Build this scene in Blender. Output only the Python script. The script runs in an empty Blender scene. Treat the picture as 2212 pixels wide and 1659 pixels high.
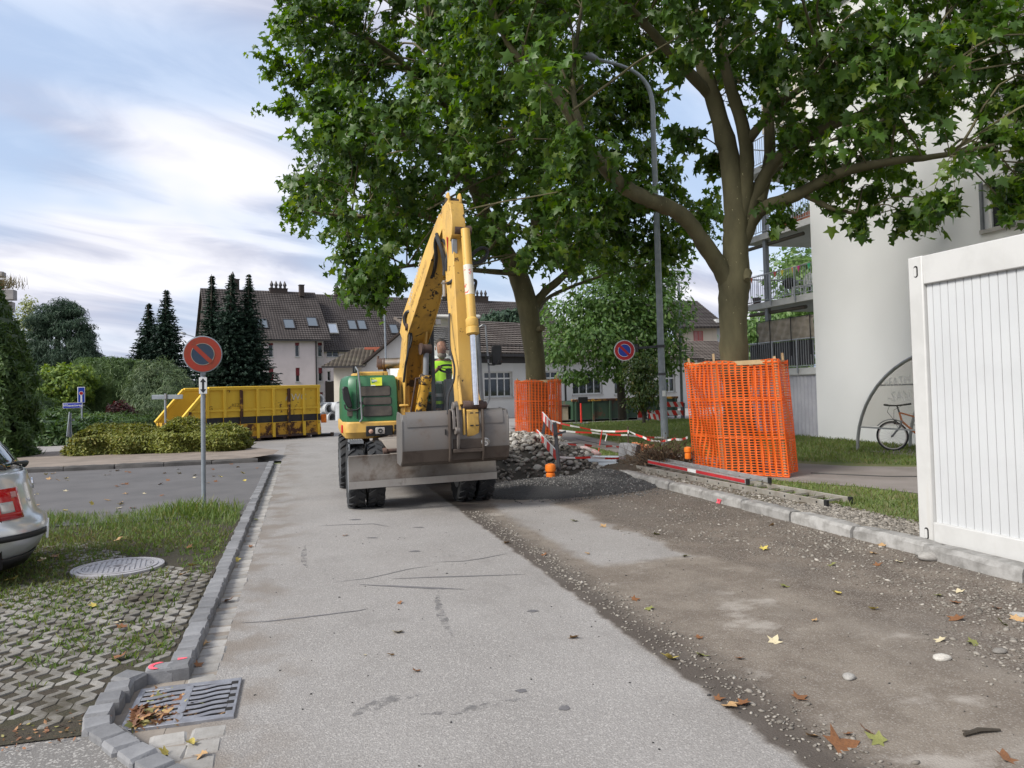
import bpy, bmesh, math, random
import numpy as np
from mathutils import Vector, Matrix
R=math.radians; PI=math.pi
rng=np.random.default_rng(7); random.seed(7)
SC=bpy.context.scene; COL=SC.collection

# ------------------------------------------------------------------ camera, sky, sun, exposure
YAW,PITCH,ROLL=R(15.3),R(1.9),R(1.4)
FW=Vector((math.sin(YAW)*math.cos(PITCH),math.cos(YAW)*math.cos(PITCH),math.sin(PITCH)))
R0=Vector((math.cos(YAW),-math.sin(YAW),0)); U0=R0.cross(FW)
RT=R0*math.cos(ROLL)-U0*math.sin(ROLL); UP=U0*math.cos(ROLL)+R0*math.sin(ROLL)
EYE=Vector((0,0,1.6))
cam=bpy.data.objects.new('camera',bpy.data.cameras.new('camera')); COL.objects.link(cam)
cam.matrix_world=Matrix(((RT.x,UP.x,-FW.x,EYE.x),(RT.y,UP.y,-FW.y,EYE.y),(RT.z,UP.z,-FW.z,EYE.z),(0,0,0,1)))
cam.data.sensor_width=36; cam.data.lens=27.03; cam.data.shift_y=-45/2212
cam.data.clip_start=.05; cam.data.clip_end=3000
SC.camera=cam
SUN_EL,SUN_AZ=R(39),R(-110)      # azimuth measured from +Y towards +X
sund=Vector((math.sin(SUN_AZ)*math.cos(SUN_EL),math.cos(SUN_AZ)*math.cos(SUN_EL),math.sin(SUN_EL)))
sun=bpy.data.objects.new('sun',bpy.data.lights.new('sun','SUN')); COL.objects.link(sun)
sun.data.energy=2.4; sun.data.angle=R(20); sun.data.color=(1,.965,.9)
sun.rotation_euler=sund.to_track_quat('Z','Y').to_euler(); sun.location=(0,0,40)
SC.view_settings.view_transform='Standard'; SC.view_settings.look='None'
SC.view_settings.exposure=1.08; SC.view_settings.gamma=1; SC.view_settings.use_curve_mapping=False

# ------------------------------------------------------------------ node helpers
class NT:
    def __init__(s,tree): s.t=tree; s.n=tree.nodes; s.l=tree.links
    def node(s,kind,**kw):
        n=s.n.new(kind)
        for k,v in kw.items(): setattr(n,k,v)
        return n
    def put(s,sock,v):
        if isinstance(v,(int,float)):
            try: sock.default_value=v
            except TypeError: sock.default_value=(v,v,v)
        elif isinstance(v,(tuple,list)):
            v=tuple(v)
            if len(sock.default_value)==4 and len(v)==3: v=v+(1,)
            sock.default_value=v
        elif v is not None: s.l.new(v,sock)
    def math(s,op,a,b=None,c=None):
        n=s.node('ShaderNodeMath',operation=op)
        s.put(n.inputs[0],a); s.put(n.inputs[1],b); s.put(n.inputs[2],c) if c is not None else None
        return n.outputs[0]
    def add(s,a,b): return s.math('ADD',a,b)
    def sub(s,a,b): return s.math('SUBTRACT',a,b)
    def mul(s,a,b): return s.math('MULTIPLY',a,b)
    def step(s,a,b,x):
        n=s.node('ShaderNodeMapRange',interpolation_type='SMOOTHSTEP'); s.put(n.inputs[0],x); s.put(n.inputs[1],a); s.put(n.inputs[2],b); return n.outputs[0]
    def rng(s,x,a,b,c,d):
        n=s.node('ShaderNodeMapRange'); s.put(n.inputs[0],x)
        for i,v in enumerate((a,b,c,d)): s.put(n.inputs[i+1],v)
        return n.outputs[0]
    def mix(s,f,a,b,bt='MIX'):
        n=s.node('ShaderNodeMix',data_type='RGBA',blend_type=bt); s.put(n.inputs[0],f); s.put(n.inputs[6],a); s.put(n.inputs[7],b); return n.outputs[2]
    def obj(s): return s.node('ShaderNodeTexCoord').outputs['Object']
    def scale(s,v,sc,loc=(0,0,0),rot=(0,0,0)):
        n=s.node('ShaderNodeMapping'); s.put(n.inputs[0],v); n.inputs[3].default_value=sc if isinstance(sc,tuple) else (sc,)*3; n.inputs[1].default_value=loc; n.inputs[2].default_value=rot; return n.outputs[0]
    def noise(s,v,scale,detail=4,rough=.55,dist=0):
        n=s.node('ShaderNodeTexNoise'); s.put(n.inputs['Vector'],v); n.inputs['Scale'].default_value=scale; n.inputs['Detail'].default_value=detail; n.inputs['Roughness'].default_value=rough; n.inputs['Distortion'].default_value=dist; return n.outputs['Fac']
    def vor(s,v,scale,feat='F1',out='Distance',rnd=1):
        n=s.node('ShaderNodeTexVoronoi',feature=feat); s.put(n.inputs['Vector'],v); n.inputs['Scale'].default_value=scale; n.inputs['Randomness'].default_value=rnd; return n.outputs[out]
    def xyz(s,v):
        n=s.node('ShaderNodeSeparateXYZ'); s.put(n.inputs[0],v); return n.outputs
    def bump(s,h,strength=.4,dist=.01,normal=None):
        n=s.node('ShaderNodeBump'); n.inputs['Strength'].default_value=strength; n.inputs['Distance'].default_value=dist; s.put(n.inputs['Height'],h); s.put(n.inputs['Normal'],normal); return n.outputs[0]
    def ramp(s,x,pts):
        n=s.node('ShaderNodeValToRGB'); s.put(n.inputs[0],x); e=n.color_ramp.elements
        while len(e)<len(pts): e.new(.5)
        for i,(p,c) in enumerate(pts):
            e[i].position=p; e[i].color=tuple(c)+(1,) if len(c)==3 else c
        return n.outputs[0]
    def island(s): return s.node('ShaderNodeNewGeometry').outputs['Random Per Island']
    def objrand(s): return s.node('ShaderNodeObjectInfo').outputs['Random']

def newmat(name):
    m=bpy.data.materials.new(name); m.use_nodes=True
    t=NT(m.node_tree); b=m.node_tree.nodes['Principled BSDF']
    return m,t,b
def setb(t,b,col=None,rough=None,metal=None,normal=None,spec=None):
    t.put(b.inputs['Base Color'],col); t.put(b.inputs['Roughness'],rough); t.put(b.inputs['Metallic'],metal); t.put(b.inputs['Normal'],normal)
    if spec is not None: b.inputs['Specular IOR Level'].default_value=spec
def plain(name,c1,c2=None,scale=6,rough=.6,metal=0,bump=.15,bdist=.004,bscale=None,spec=.4,detail=5,rv=0,var=0):
    """two tones broken up by noise plus fine relief; var = tone difference from one piece to the next"""
    m,t,b=newmat(name); v=t.obj()
    c2=c2 or tuple(x*.72 for x in c1)
    n=t.noise(v,scale,detail,.6); f=t.step(.32,.7,n)
    col=t.mix(f,c1,c2)
    if var:
        r=t.rng(t.objrand(),0,1,1-var,1+var); n2=t.node('ShaderNodeHueSaturation'); t.put(n2.inputs['Value'],r); t.put(n2.inputs['Color'],col); col=n2.outputs[0]
    setb(t,b,col,t.rng(n,0,1,rough-rv,rough+rv) if rv else rough,metal,t.bump(t.noise(v,bscale or scale*8,4,.65),bump,bdist) if bump else None,spec)
    return m

# ------------------------------------------------------------------ sky
W=bpy.data.worlds.new('World'); SC.world=W; W.use_nodes=True
t=NT(W.node_tree); bg=W.node_tree.nodes['Background']
sky=t.node('ShaderNodeTexSky',sky_type='NISHITA'); sky.sun_disc=False; sky.sun_elevation=SUN_EL; sky.sun_rotation=SUN_AZ; sky.air_density=1.3; sky.dust_density=2.5; sky.ozone_density=1.5
d=t.node('ShaderNodeTexCoord').outputs['Generated']; X,Y,Z=t.xyz(d)[0:3]
zz=t.add(t.math('MAXIMUM',Z,0),.30)
cx=t.math('DIVIDE',X,zz); cy=t.math('DIVIDE',Y,zz)
cmb=t.node('ShaderNodeCombineXYZ'); t.put(cmb.inputs[0],cx); t.put(cmb.inputs[1],cy); pv=cmb.outputs[0]
pr=t.scale(pv,(1,1,1),rot=(0,0,R(-28)))
big=t.noise(t.scale(pr,(.75,1.7,1),loc=(3.1,.7,0)),1.0,4,.48,.5)
mid=t.noise(t.scale(pr,(1.1,2.7,1),loc=(7.3,2.2,1)),1.7,6,.52,.6)
mask=t.step(.40,.62,big)
shade=t.step(.36,.62,mid)
cloud=t.mix(shade,(2.55,2.7,3.45),(4.85,4.85,5.2))
cloud=t.mix(t.mul(t.step(.52,.72,big),.5),cloud,(5.2,5.1,5.2))
blue=t.mix(.75,sky.outputs[0],(2.45,3.25,4.6))
t.put(bg.inputs[0],t.mix(t.rng(mask,0,1,.22,.97),blue,cloud)); bg.inputs[1].default_value=.1

# ------------------------------------------------------------------ object helpers
def tag(o,label=None,cat=None,group=None,kind=None):
    if label: o['label']=label
    if cat: o['category']=cat
    if group: o['group']=group
    if kind: o['kind']=kind
    return o
def thing(name,loc,label,cat,rz=0,group=None):
    o=bpy.data.objects.new(name,None); COL.objects.link(o); o.empty_display_size=.2
    o.location=loc; o.rotation_euler=(0,0,rz); tag(o,label,cat,group); return o
def pmat(o):
    m=Matrix.Translation(o.location)@o.rotation_euler.to_matrix().to_4x4()
    return pmat(o.parent)@m if o.parent else m
class MB:
    def __init__(s): s.v=[]; s.f=[]; s.m=[]
    def add(s,vs,fs,mi=0):
        k=len(s.v); s.v+=[tuple(p) for p in vs]; s.f+=[tuple(i+k for i in f) for f in fs]; s.m+=[mi]*len(fs); return s
    def box(s,x0,x1,y0,y1,z0,z1,mi=0,M=None):
        vs=[Vector(p) for p in((x0,y0,z0),(x1,y0,z0),(x1,y1,z0),(x0,y1,z0),(x0,y0,z1),(x1,y0,z1),(x1,y1,z1),(x0,y1,z1))]
        if M is not None: vs=[M@p for p in vs]
        return s.add(vs,[(0,3,2,1),(4,5,6,7),(0,1,5,4),(1,2,6,5),(2,3,7,6),(3,0,4,7)],mi)
    def bar(s,a,b,w,h,up=(0,0,1),mi=0):
        a,b=Vector(a),Vector(b); t=(b-a).normalized(); sd=t.cross(Vector(up))
        if sd.length<1e-4: sd=t.cross(Vector((1,0,0)))
        sd.normalize(); n=sd.cross(t)
        vs=[]
        for p in(a,b):
            for i,j in((-1,-1),(1,-1),(1,1),(-1,1)): vs.append(p+sd*(i*w/2)+n*(j*h/2))
        return s.add(vs,[(0,1,2,3),(7,6,5,4),(0,4,5,1),(1,5,6,2),(2,6,7,3),(3,7,4,0)],mi)
    def tube(s,pts,r,n=8,mi=0,caps=True,up=None):
        pts=[Vector(p) for p in pts]; k=len(pts)
        rs=[r]*k if isinstance(r,(int,float)) else list(r)
        T=[(pts[min(i+1,k-1)]-pts[max(i-1,0)]).normalized() for i in range(k)]
        a=Vector((0,0,1)) if abs(T[0].z)<.9 else Vector((1,0,0))
        sd=T[0].cross(a).normalized(); vs=[]; fs=[]
        for i in range(k):
            sd=(sd-T[i]*sd.dot(T[i])).normalized(); nn=T[i].cross(sd)
            for j in range(n):
                an=2*PI*j/n; vs.append(pts[i]+(sd*math.cos(an)+nn*math.sin(an))*rs[i])
        for i in range(k-1):
            for j in range(n): fs.append((i*n+j,i*n+(j+1)%n,(i+1)*n+(j+1)%n,(i+1)*n+j))
        if caps: fs.append(tuple(range(n-1,-1,-1))); fs.append(tuple((k-1)*n+j for j in range(n)))
        return s.add(vs,fs,mi)
    def cyl(s,a,b,r0,r1=None,n=16,mi=0,caps=True): return s.tube([a,b],[r0,r0 if r1 is None else r1],n,mi,caps)
    def ring(s,c,axis,ro,ri,h,n=24,mi=0):
        c=Vector(c); ax=Vector(axis).normalized(); a=Vector((0,0,1)) if abs(ax.z)<.9 else Vector((1,0,0)); u=ax.cross(a).normalized(); w=ax.cross(u)
        vs=[];fs=[]
        for j in range(n):
            an=2*PI*j/n; dd=u*math.cos(an)+w*math.sin(an)
            vs+=[c+dd*ro-ax*h/2,c+dd*ro+ax*h/2,c+dd*ri+ax*h/2,c+dd*ri-ax*h/2]
        for j in range(n):
            k=j*4;l=((j+1)%n)*4
            for q in range(4): fs.append((k+q,l+q,l+(q+1)%4,k+(q+1)%4))
        return s.add(vs,fs,mi)
    def lathe(s,c,axis,prof,n=24,mi=0):
        """prof = [(radius, height along axis)]"""
        c=Vector(c); ax=Vector(axis).normalized(); a=Vector((0,0,1)) if abs(ax.z)<.9 else Vector((1,0,0)); u=ax.cross(a).normalized(); w=ax.cross(u)
        vs=[];fs=[]
        for r_,h in prof:
            for j in range(n):
                an=2*PI*j/n; vs.append(c+(u*math.cos(an)+w*math.sin(an))*r_+ax*h)
        for i in range(len(prof)-1):
            for j in range(n): fs.append((i*n+j,i*n+(j+1)%n,(i+1)*n+(j+1)%n,(i+1)*n+j))
        if prof[0][0]>1e-4: fs.append(tuple(range(n-1,-1,-1)))
        if prof[-1][0]>1e-4: fs.append(tuple((len(prof)-1)*n+j for j in range(n)))
        return s.add(vs,fs,mi)
    def prism(s,poly,off,mi=0):
        """closed 3D polygon extruded by the vector off"""
        n=len(poly); off=Vector(off); vs=[Vector(p) for p in poly]; vs+=[p+off for p in vs]
        fs=[tuple(range(n-1,-1,-1)),tuple(range(n,2*n))]+[(i,(i+1)%n,n+(i+1)%n,n+i) for i in range(n)]
        return s.add(vs,fs,mi)
    def loft(s,secs,mi=0,cap=True,closed=True):
        n=len(secs[0]); vs=[p for q in secs for p in q]; fs=[]
        for i in range(len(secs)-1):
            for j in range(n if closed else n-1): fs.append((i*n+j,i*n+(j+1)%n,(i+1)*n+(j+1)%n,(i+1)*n+j))
        if cap and closed: fs.append(tuple(range(n-1,-1,-1))); fs.append(tuple((len(secs)-1)*n+j for j in range(n)))
        return s.add(vs,fs,mi)
    def build(s,name,mats,parent=None,loc=None,smooth=35,bevel=0,seg=2,local=False,recalc=True):
        me=bpy.data.meshes.new(name)
        vs=s.v
        if not local:
            if parent is not None: Mi=pmat(parent).inverted()
            elif loc is not None: Mi=Matrix.Translation(-Vector(loc))
            else: Mi=None
            if Mi is not None: vs=[tuple(Mi@Vector(p)) for p in vs]
        me.from_pydata(vs,[],s.f)
        for m in (mats if isinstance(mats,(list,tuple)) else [mats]): me.materials.append(m)
        if any(s.m): me.polygons.foreach_set('material_index',s.m)
        if recalc:
            bm=bmesh.new(); bm.from_mesh(me); bmesh.ops.recalc_face_normals(bm,faces=bm.faces); bm.to_mesh(me); bm.free()
        if smooth: me.shade_smooth(); me.set_sharp_from_angle(angle=R(smooth))
        me.update()
        return link(name,me,parent,loc if parent is None else None,bevel,seg)
def link(name,me,parent=None,loc=None,bevel=0,seg=2):
    o=bpy.data.objects.new(name,me); COL.objects.link(o)
    if parent is not None: o.parent=parent
    elif loc is not None: o.location=loc
    if bevel:
        b=o.modifiers.new('bevel','BEVEL'); b.width=bevel; b.segments=seg; b.limit_method='ANGLE'; b.angle_limit=R(40); b.harden_normals=False
    return o
def fast(name,V,T,mat,parent=None,loc=None,smooth=False):
    """numpy triangles/quads -> object"""
    V=np.asarray(V,np.float32).reshape(-1,3); T=np.asarray(T,np.int32); k=T.shape[1]
    if parent is not None: V=V-np.array(pmat(parent).translation,np.float32)
    elif loc is not None: V=V-np.array(loc,np.float32)
    me=bpy.data.meshes.new(name); me.vertices.add(len(V)); me.vertices.foreach_set('co',V.ravel())
    me.loops.add(T.size); me.loops.foreach_set('vertex_index',T.ravel())
    me.polygons.add(len(T)); me.polygons.foreach_set('loop_start',np.arange(len(T),dtype=np.int32)*k)
    me.update(calc_edges=True); me.materials.append(mat)
    if smooth: me.shade_smooth()
    return link(name,me,parent,loc if parent is None else None)
def dup(o,loc=None,rot=None,parent=None,label=None,sc=None):
    c=o.copy(); COL.objects.link(c)
    if parent is not None: c.parent=parent
    if loc is not None: c.location=loc
    if rot is not None: c.rotation_euler=rot
    if sc is not None: c.scale=sc if isinstance(sc,tuple) else (sc,)*3
    if label: c['label']=label
    for ch in list(o.children): dup(ch,parent=c)
    return c
def at(x,y,depth):
    """survey point: bearing read off the photograph (2212 px wide) at a distance along the view axis"""
    return EYE+(FW+RT*((x-1106)/1661)-UP*((y-784.5)/1661))*depth
def gr(x,y,z=0):
    d=FW+RT*((x-1106)/1661)-UP*((y-784.5)/1661); return EYE+d*((z-EYE.z)/d.z)
def text_mesh(txt,size,mat,M,parent=None,ext=.002,name='lettering',align='CENTER',bold=0):
    cu=bpy.data.curves.new('txt','FONT'); cu.body=txt; cu.size=size; cu.extrude=ext; cu.align_x=align; cu.align_y='CENTER'; cu.resolution_u=2; cu.offset=bold
    o=bpy.data.objects.new('txt',cu); COL.objects.link(o); dg=bpy.context.evaluated_depsgraph_get(); dg.update()
    me=bpy.data.meshes.new_from_object(o.evaluated_get(dg)); bpy.data.objects.remove(o)
    me.transform((pmat(parent).inverted() if parent is not None else Matrix())@M); me.name=name; me.materials.clear(); me.materials.append(mat)
    return link(name,me,parent)
def frame(o,x,n):
    """matrix with local X along x, local Z along n, at o"""
    x=Vector(x).normalized(); n=Vector(n); n=(n-x*n.dot(x)).normalized(); y=n.cross(x)
    return Matrix(((x.x,y.x,n.x,o[0]),(x.y,y.y,n.y,o[1]),(x.z,y.z,n.z,o[2]),(0,0,0,1)))
def blob(n=1,seed=0,sub=1,amp=.2,flat=1):
    """list of lumpy unit stones (verts, faces) """
    out=[]
    for i in range(n):
        bm=bmesh.new(); bmesh.ops.create_icosphere(bm,subdivisions=sub,radius=1)
        rr=np.random.default_rng(seed+i); A=rr.normal(0,1,(5,3))
        for v in bm.verts:
            q=np.array(v.co); s=1+amp*sum(math.sin(float(a@q)*1.6+k) for k,a in enumerate(A))/2.2
            v.co=Vector((q*s).tolist()); v.co.z*=flat
        out.append((np.array([v.co[:] for v in bm.verts]),np.array([[v.index for v in f.verts] for f in bm.faces]))); bm.free()
    return out
def rotm(a,b,c):
    """(N,3,3) euler zyx"""
    ca,sa,cb,sb,cc,sc=np.cos(a),np.sin(a),np.cos(b),np.sin(b),np.cos(c),np.sin(c); o=np.zeros_like(ca); e=o+1
    Rx=np.stack([e,o,o,o,ca,-sa,o,sa,ca],-1).reshape(-1,3,3); Ry=np.stack([cb,o,sb,o,e,o,-sb,o,cb],-1).reshape(-1,3,3); Rz=np.stack([cc,-sc,o,sc,cc,o,o,o,e],-1).reshape(-1,3,3)
    return Rz@Ry@Rx
def scatter(tmpl,P,S,Rm):
    """place copies of one template (verts, faces) -> V, T"""
    tv,tf=tmpl; N=len(P); S=np.asarray(S); S=S[:,None,None] if S.ndim==1 else S[:,None,:]
    V=np.einsum('nij,nkj->nki',Rm,tv[None]*S)+P[:,None,:]
    T=tf[None]+(np.arange(N)*len(tv))[:,None,None]
    return V.reshape(-1,3),T.reshape(-1,tf.shape[1])
def cat(parts):
    Vs=[];Ts=[];k=0
    for V,T in parts: Vs.append(V);Ts.append(T+k);k+=len(V)
    return np.concatenate(Vs),np.concatenate(Ts)
# ------------------------------------------------------------------ ground, roads
def sheet(name,poly,z,mat,res=None,parent=None):
    mb=MB(); mb.add([(x,y,z) for x,y in poly],[tuple(range(len(poly)))]); return tag(mb.build(name,mat,parent,smooth=0,recalc=False),kind='structure')
def m_asphalt():
    m,t,b=newmat('road_asphalt'); v=t.obj(); X,Y=t.xyz(v)[0:2]
    wob=t.sub(t.noise(t.scale(v,(.7,.7,.7)),1.3,5,.6),.5); wob2=t.sub(t.noise(v,5,5,.65),.5)
    # light worn asphalt with aggregate
    agg=t.noise(v,95,3,.75); agg2=t.vor(v,130,out='Color'); a2=t.xyz(agg2)[0]
    base=t.mix(t.step(.3,.7,t.noise(v,.8,4)),(.232,.218,.205),(.272,.257,.243))
    ag3=t.noise(v,48,4,.8); base=t.mix(t.mul(t.step(.50,.68,ag3),.6),base,(.135,.127,.122)); base=t.mix(t.mul(t.step(.52,.72,agg),.6),base,(.12,.113,.108)); base=t.mix(t.mul(t.step(.72,.95,a2),.55),base,(.42,.40,.375))
    base=t.mix(t.mul(t.step(.56,.7,t.noise(t.scale(v,(1,.6,1)),1.7,6,.6)),.35),base,(.175,.163,.152))
    # dusty verge beside the gutter
    gx=t.add(X,t.mul(wob,.5)); verge=t.mul(t.sub(1,t.step(-.42,.12,gx)),t.step(.42,.62,t.noise(t.scale(v,(1,.9,1),loc=(4,1,0)),2.2,3)))
    base=t.mix(t.mul(verge,.85),base,(.185,.158,.133))
    # the half that was dug up: brown dust over milled asphalt
    xe=t.add(X,t.add(t.mul(wob2,.12),t.mul(wob,.10)))
    dirt=t.step(1.96,2.02,xe)
    dust=t.mix(t.step(.38,.64,t.noise(v,1.9,7,.7)),(.14,.115,.092),(.20,.17,.138))
    dust=t.mix(t.mul(t.step(.5,.66,agg),.55),dust,(.085,.07,.058)); dust=t.mix(t.mul(t.step(.8,.95,a2),.5),dust,(.30,.275,.245))
    pale=t.step(.54,.66,t.noise(t.scale(v,(.9,1.3,1),loc=(2.3,5,0)),1.5,5,.62)); dust=t.mix(t.mul(pale,.75),dust,(.32,.29,.255))
    # clean tongue of old asphalt left between
    ty=t.add(Y,t.mul(wob,1.3)); tx=t.add(X,t.add(t.mul(wob,.7),t.mul(wob2,.2)))
    tong=t.mul(t.mul(t.step(6.35,6.7,ty),t.sub(1,t.step(10.2,10.7,ty))),t.mul(t.step(2.42,2.6,tx),t.sub(1,t.step(3.45,3.62,t.add(tx,t.mul(t.sub(ty,6.5),.06))))))
    dust=t.mix(t.mul(tong,.92),dust,base)
    tong2=t.mul(t.mul(t.sub(1,t.step(2.6,3.0,ty)),t.step(2.6,3.4,tx)),.6); dust=t.mix(tong2,dust,(.24,.222,.20))
    # dark tar-like line along the cut, darker soil by the kerb
    cut=t.mul(t.sub(1,t.step(2.10,2.42,t.add(X,t.add(t.mul(wob,.35),t.mul(wob2,.28))))),dirt); dust=t.mix(t.mul(cut,.88),dust,(.062,.051,.043))
    soilx=t.add(tx,t.mul(t.step(5,8,Y),.25)); soil=t.step(3.62,3.86,soilx); sc=t.mix(t.step(.35,.7,t.noise(v,2.2,5)),(.092,.073,.058),(.15,.122,.097)); sc=t.mix(t.mul(t.step(7.2,9,Y),.6),sc,(.068,.053,.042))
    sc=t.mix(t.mul(t.step(.55,.7,agg),.6),sc,(.06,.05,.04)); sc=t.mix(t.mul(t.step(.7,.9,a2),.6),sc,(.30,.275,.24))
    dust=t.mix(soil,dust,sc)
    col=t.mix(dirt,base,dust)
    far=t.step(10.4,13,t.add(Y,t.mul(wob,4))); near=t.mul(t.mul(far,t.step(.9,2.2,t.add(X,t.mul(wob,2)))),.6); col=t.mix(near,col,(.14,.118,.10))
    col=t.mix(t.mul(t.step(.48,.70,t.noise(t.scale(v,(1,.45,1),loc=(9,3,0)),.9,6,.65)),.28),col,(.15,.135,.12))
    h=t.add(t.mul(agg,.7),t.mul(t.vor(v,110),.8))
    setb(t,b,col,.88,0,t.bump(h,.55,.006,t.bump(t.noise(v,9,4),.25,.01)),.3); return m
M_road=m_asphalt()
M_tarmac=plain('parking_tarmac',(.118,.112,.112),(.092,.088,.088),1.2,.85,bump=.5,bscale=120,bdist=.004)
M_street=plain('street_asphalt',(.27,.254,.24),(.225,.21,.197),.5,.85,bump=.4,bscale=60,bdist=.005)
M_path=plain('path_asphalt',(.22,.195,.18),(.165,.145,.13),1.1,.9,bump=.5,bscale=70,bdist=.005)
M_soil=plain('soil',(.075,.058,.042),(.045,.035,.026),3,.95,bump=.9,bscale=35,bdist=.02)
M_verge=plain('verge_tarmac',(.25,.205,.17),(.17,.14,.115),1.6,.9,bump=.4,bscale=60)
M_grassg=plain('lawn_soil',(.10,.13,.04),(.145,.135,.058),1.3,.95,bump=.8,bscale=40,bdist=.02)
BIG=sheet('ground',[(-500,-200),(500,-200),(500,900),(-500,900)],-.05,M_grassg)
sheet('side_street',[(-60,19.5),(70,19.5),(70,75),(-60,75)],-.006,M_street)
# road as a fine sheet
mb=MB(); xs=np.linspace(-.5,5.38,8); ys=np.linspace(-6,26,12)
mb.v=[(x,y,0) for y in ys for x in xs]; mb.f=[(j*8+i,j*8+i+1,j*8+i+9,j*8+i+8) for j in range(11) for i in range(7)]; mb.m=[0]*len(mb.f)
ROAD=tag(mb.build('road',M_road,smooth=0,recalc=False),kind='structure')
sheet('parking_lane',[(-30,10.6),(-.74,10.6),(-.74,18.62),(-30,18.62)],.056,M_tarmac)
sheet('pavement_verge',[(-16,18.75),(-1.2,18.75),(-.7,19.6),(-.6,21),(-1.4,22.6),(-5.2,24.4),(-6.5,24.4),(-16,22.4)],.15,M_verge)
m,t,b=newmat('concrete_paver'); v=t.node('ShaderNodeNewGeometry').outputs['Position']; n=t.noise(v,3.2,5,.65); c=t.mix(t.step(.35,.7,n),(.25,.237,.215),(.15,.14,.122)); c=t.mix(t.mul(t.step(.46,.62,t.noise(v,1.5,6,.7)),.85),c,(.062,.052,.036)); c=t.mix(t.mul(t.step(.52,.66,t.noise(v,60,3,.7)),.35),c,(.07,.062,.05)); hv=t.node('ShaderNodeHueSaturation'); t.put(hv.inputs['Value'],t.rng(t.objrand(),0,1,.82,1.18)); t.put(hv.inputs['Color'],c); setb(t,b,hv.outputs[0],.9,0,t.bump(t.noise(v,80,4,.7),.6,.004),.25); M_conc=m
M_bay=plain('bay_soil',(.050,.039,.028),(.045,.042,.022),4,.95,bump=.9,bscale=50,bdist=.015)
BAY=sheet('parking_bay',[(-30,4.02),(-1.0,4.02),(-1.03,4.75),(-.77,4.86),(-.77,10.7),(-30,10.7)],.047,M_bay)
m,t,b=newmat('old_tarmac'); v=t.obj(); a=t.noise(v,120,3,.75); c=t.mix(t.step(.5,.7,a),(.15,.14,.13),(.26,.25,.235)); c=t.mix(t.mul(t.step(.78,.92,t.xyz(t.vor(v,110,out='Color'))[0]),.6),c,(.46,.44,.41)); setb(t,b,c,.9,0,t.bump(a,.7,.006)); M_oldtar=m
sheet('driveway',[(-30,-6),(-.64,-6),(-.62,3.7),(-.86,4.1),(-1.3,4.13),(-1.75,3.98),(-30,4.1)],.04,M_oldtar)
# raised ground right of the kerb: lawn, path, far lawn
LAWN=sheet('lawn',[(5.5,-6),(60,-6),(60,30.6),(9.6,30.6),(7.6,27),(6.9,23.5),(6.35,20),(5.9,17),(5.6,14.4),(5.5,13.2)],.09,M_grassg)
sheet('path',[(8.0,7.4),(7.6,9.2),(7.05,10.2),(6.75,12),(6.65,14),(6.85,16.1),(6.95,18),(7.05,21),(7.3,25),(8.1,30.4),(9.3,30.4),(8.95,27.5),(8.55,24.3),(8.2,21),(7.95,18.5),(7.8,16.6),(8.05,14.5),(8.65,12.6),(9.3,11.5),(10.05,10.95),(11.6,10.2),(12,7.4)],.097,M_path)
sheet('soil_strip',[(5.5,4),(6.0,4),(6.3,7.2),(6.1,8.4),(5.98,9.6),(5.9,11),(5.98,12.2),(6.3,13.2),(5.5,13.4)],.094,plain('strip_soil',(.15,.12,.09),(.085,.075,.045),4,.95,bump=.9,bscale=40,bdist=.02))
M_edge=plain('edging_stone',(.12,.11,.10),(.09,.085,.08),6,.9)
mb=MB(); mb.tube([(7.62,21,.1),(7.45,18,.1),(7.35,16.1,.1)],.012,6); mb.tube([(8.0,10.9,.1),(8.7,10.0,.1),(9.6,9.5,.1),(11.4,9.0,.1)],.014,6); mb.build('path_joint',plain('tar_joint',(.03,.028,.026)),bpy.data.objects['path'])

# ------------------------------------------------------------------ kerbs
M_granite=plain('granite_sett',(.20,.20,.205),(.145,.145,.15),9,.8,bump=.5,bscale=70,bdist=.004,var=.22)
M_granl=plain('gutter_sett',(.33,.315,.295),(.24,.225,.205),8,.85,bump=.5,bscale=70,bdist=.004,var=.2)
M_kerb=plain('kerb_granite',(.32,.31,.295),(.18,.172,.16),8,.85,bump=.6,bscale=60,bdist=.006,var=.12)
M_kdark=plain('kerb_dark',(.085,.08,.078),(.06,.057,.055),5,.9,bump=.5,bscale=50,var=.15)
def sett(name,dx,dy,dz,mat,seed):
    """a hewn stone about its own centre, sides slightly uneven"""
    rr=np.random.default_rng(seed); bm=bmesh.new(); bmesh.ops.create_cube(bm,size=1)
    bmesh.ops.bevel(bm,geom=list(bm.edges),offset=.09,segments=1,affect='EDGES')
    me=bpy.data.meshes.new(name)
    for v in bm.verts:
        v.co=Vector((v.co.x*dx,v.co.y*dy,v.co.z*dz))+Vector((rr.normal(0,.004),rr.normal(0,.004),rr.normal(0,.002)))
    bm.to_mesh(me); bm.free(); me.materials.append(mat); return me
LK=tag(thing('kerb',(-.7,11,0),None,None),kind='structure'); mb=MB(); mb.box(-.75,-.65,4.8,18.6,-.1,.055); mb.build('joint_bed',M_soil,LK,smooth=0)
km=[sett('kerb_sett',.125,.146,.2,M_granite,i) for i in range(6)]; gm=[sett('gutter_sett',.165,.145,.12,M_granl,40+i) for i in range(6)]
def place(me,parent,loc,rz=0,name=None,rx=0,ry=0):
    o=bpy.data.objects.new(name or me.name,me); COL.objects.link(o); o.parent=parent
    o.location=Vector(loc)-pmat(parent).translation; o.rotation_euler=(rx,ry,rz); return o
y=4.82; i=0
while y<18.6:
    place(km[i%6],LK,(-.70+rng.normal(0,.004),y,-.022+rng.normal(0,.003)),rng.normal(0,.02),'kerb_sett',rng.normal(0,.02),rng.normal(0,.03)); y+=.157; i+=1
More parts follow.
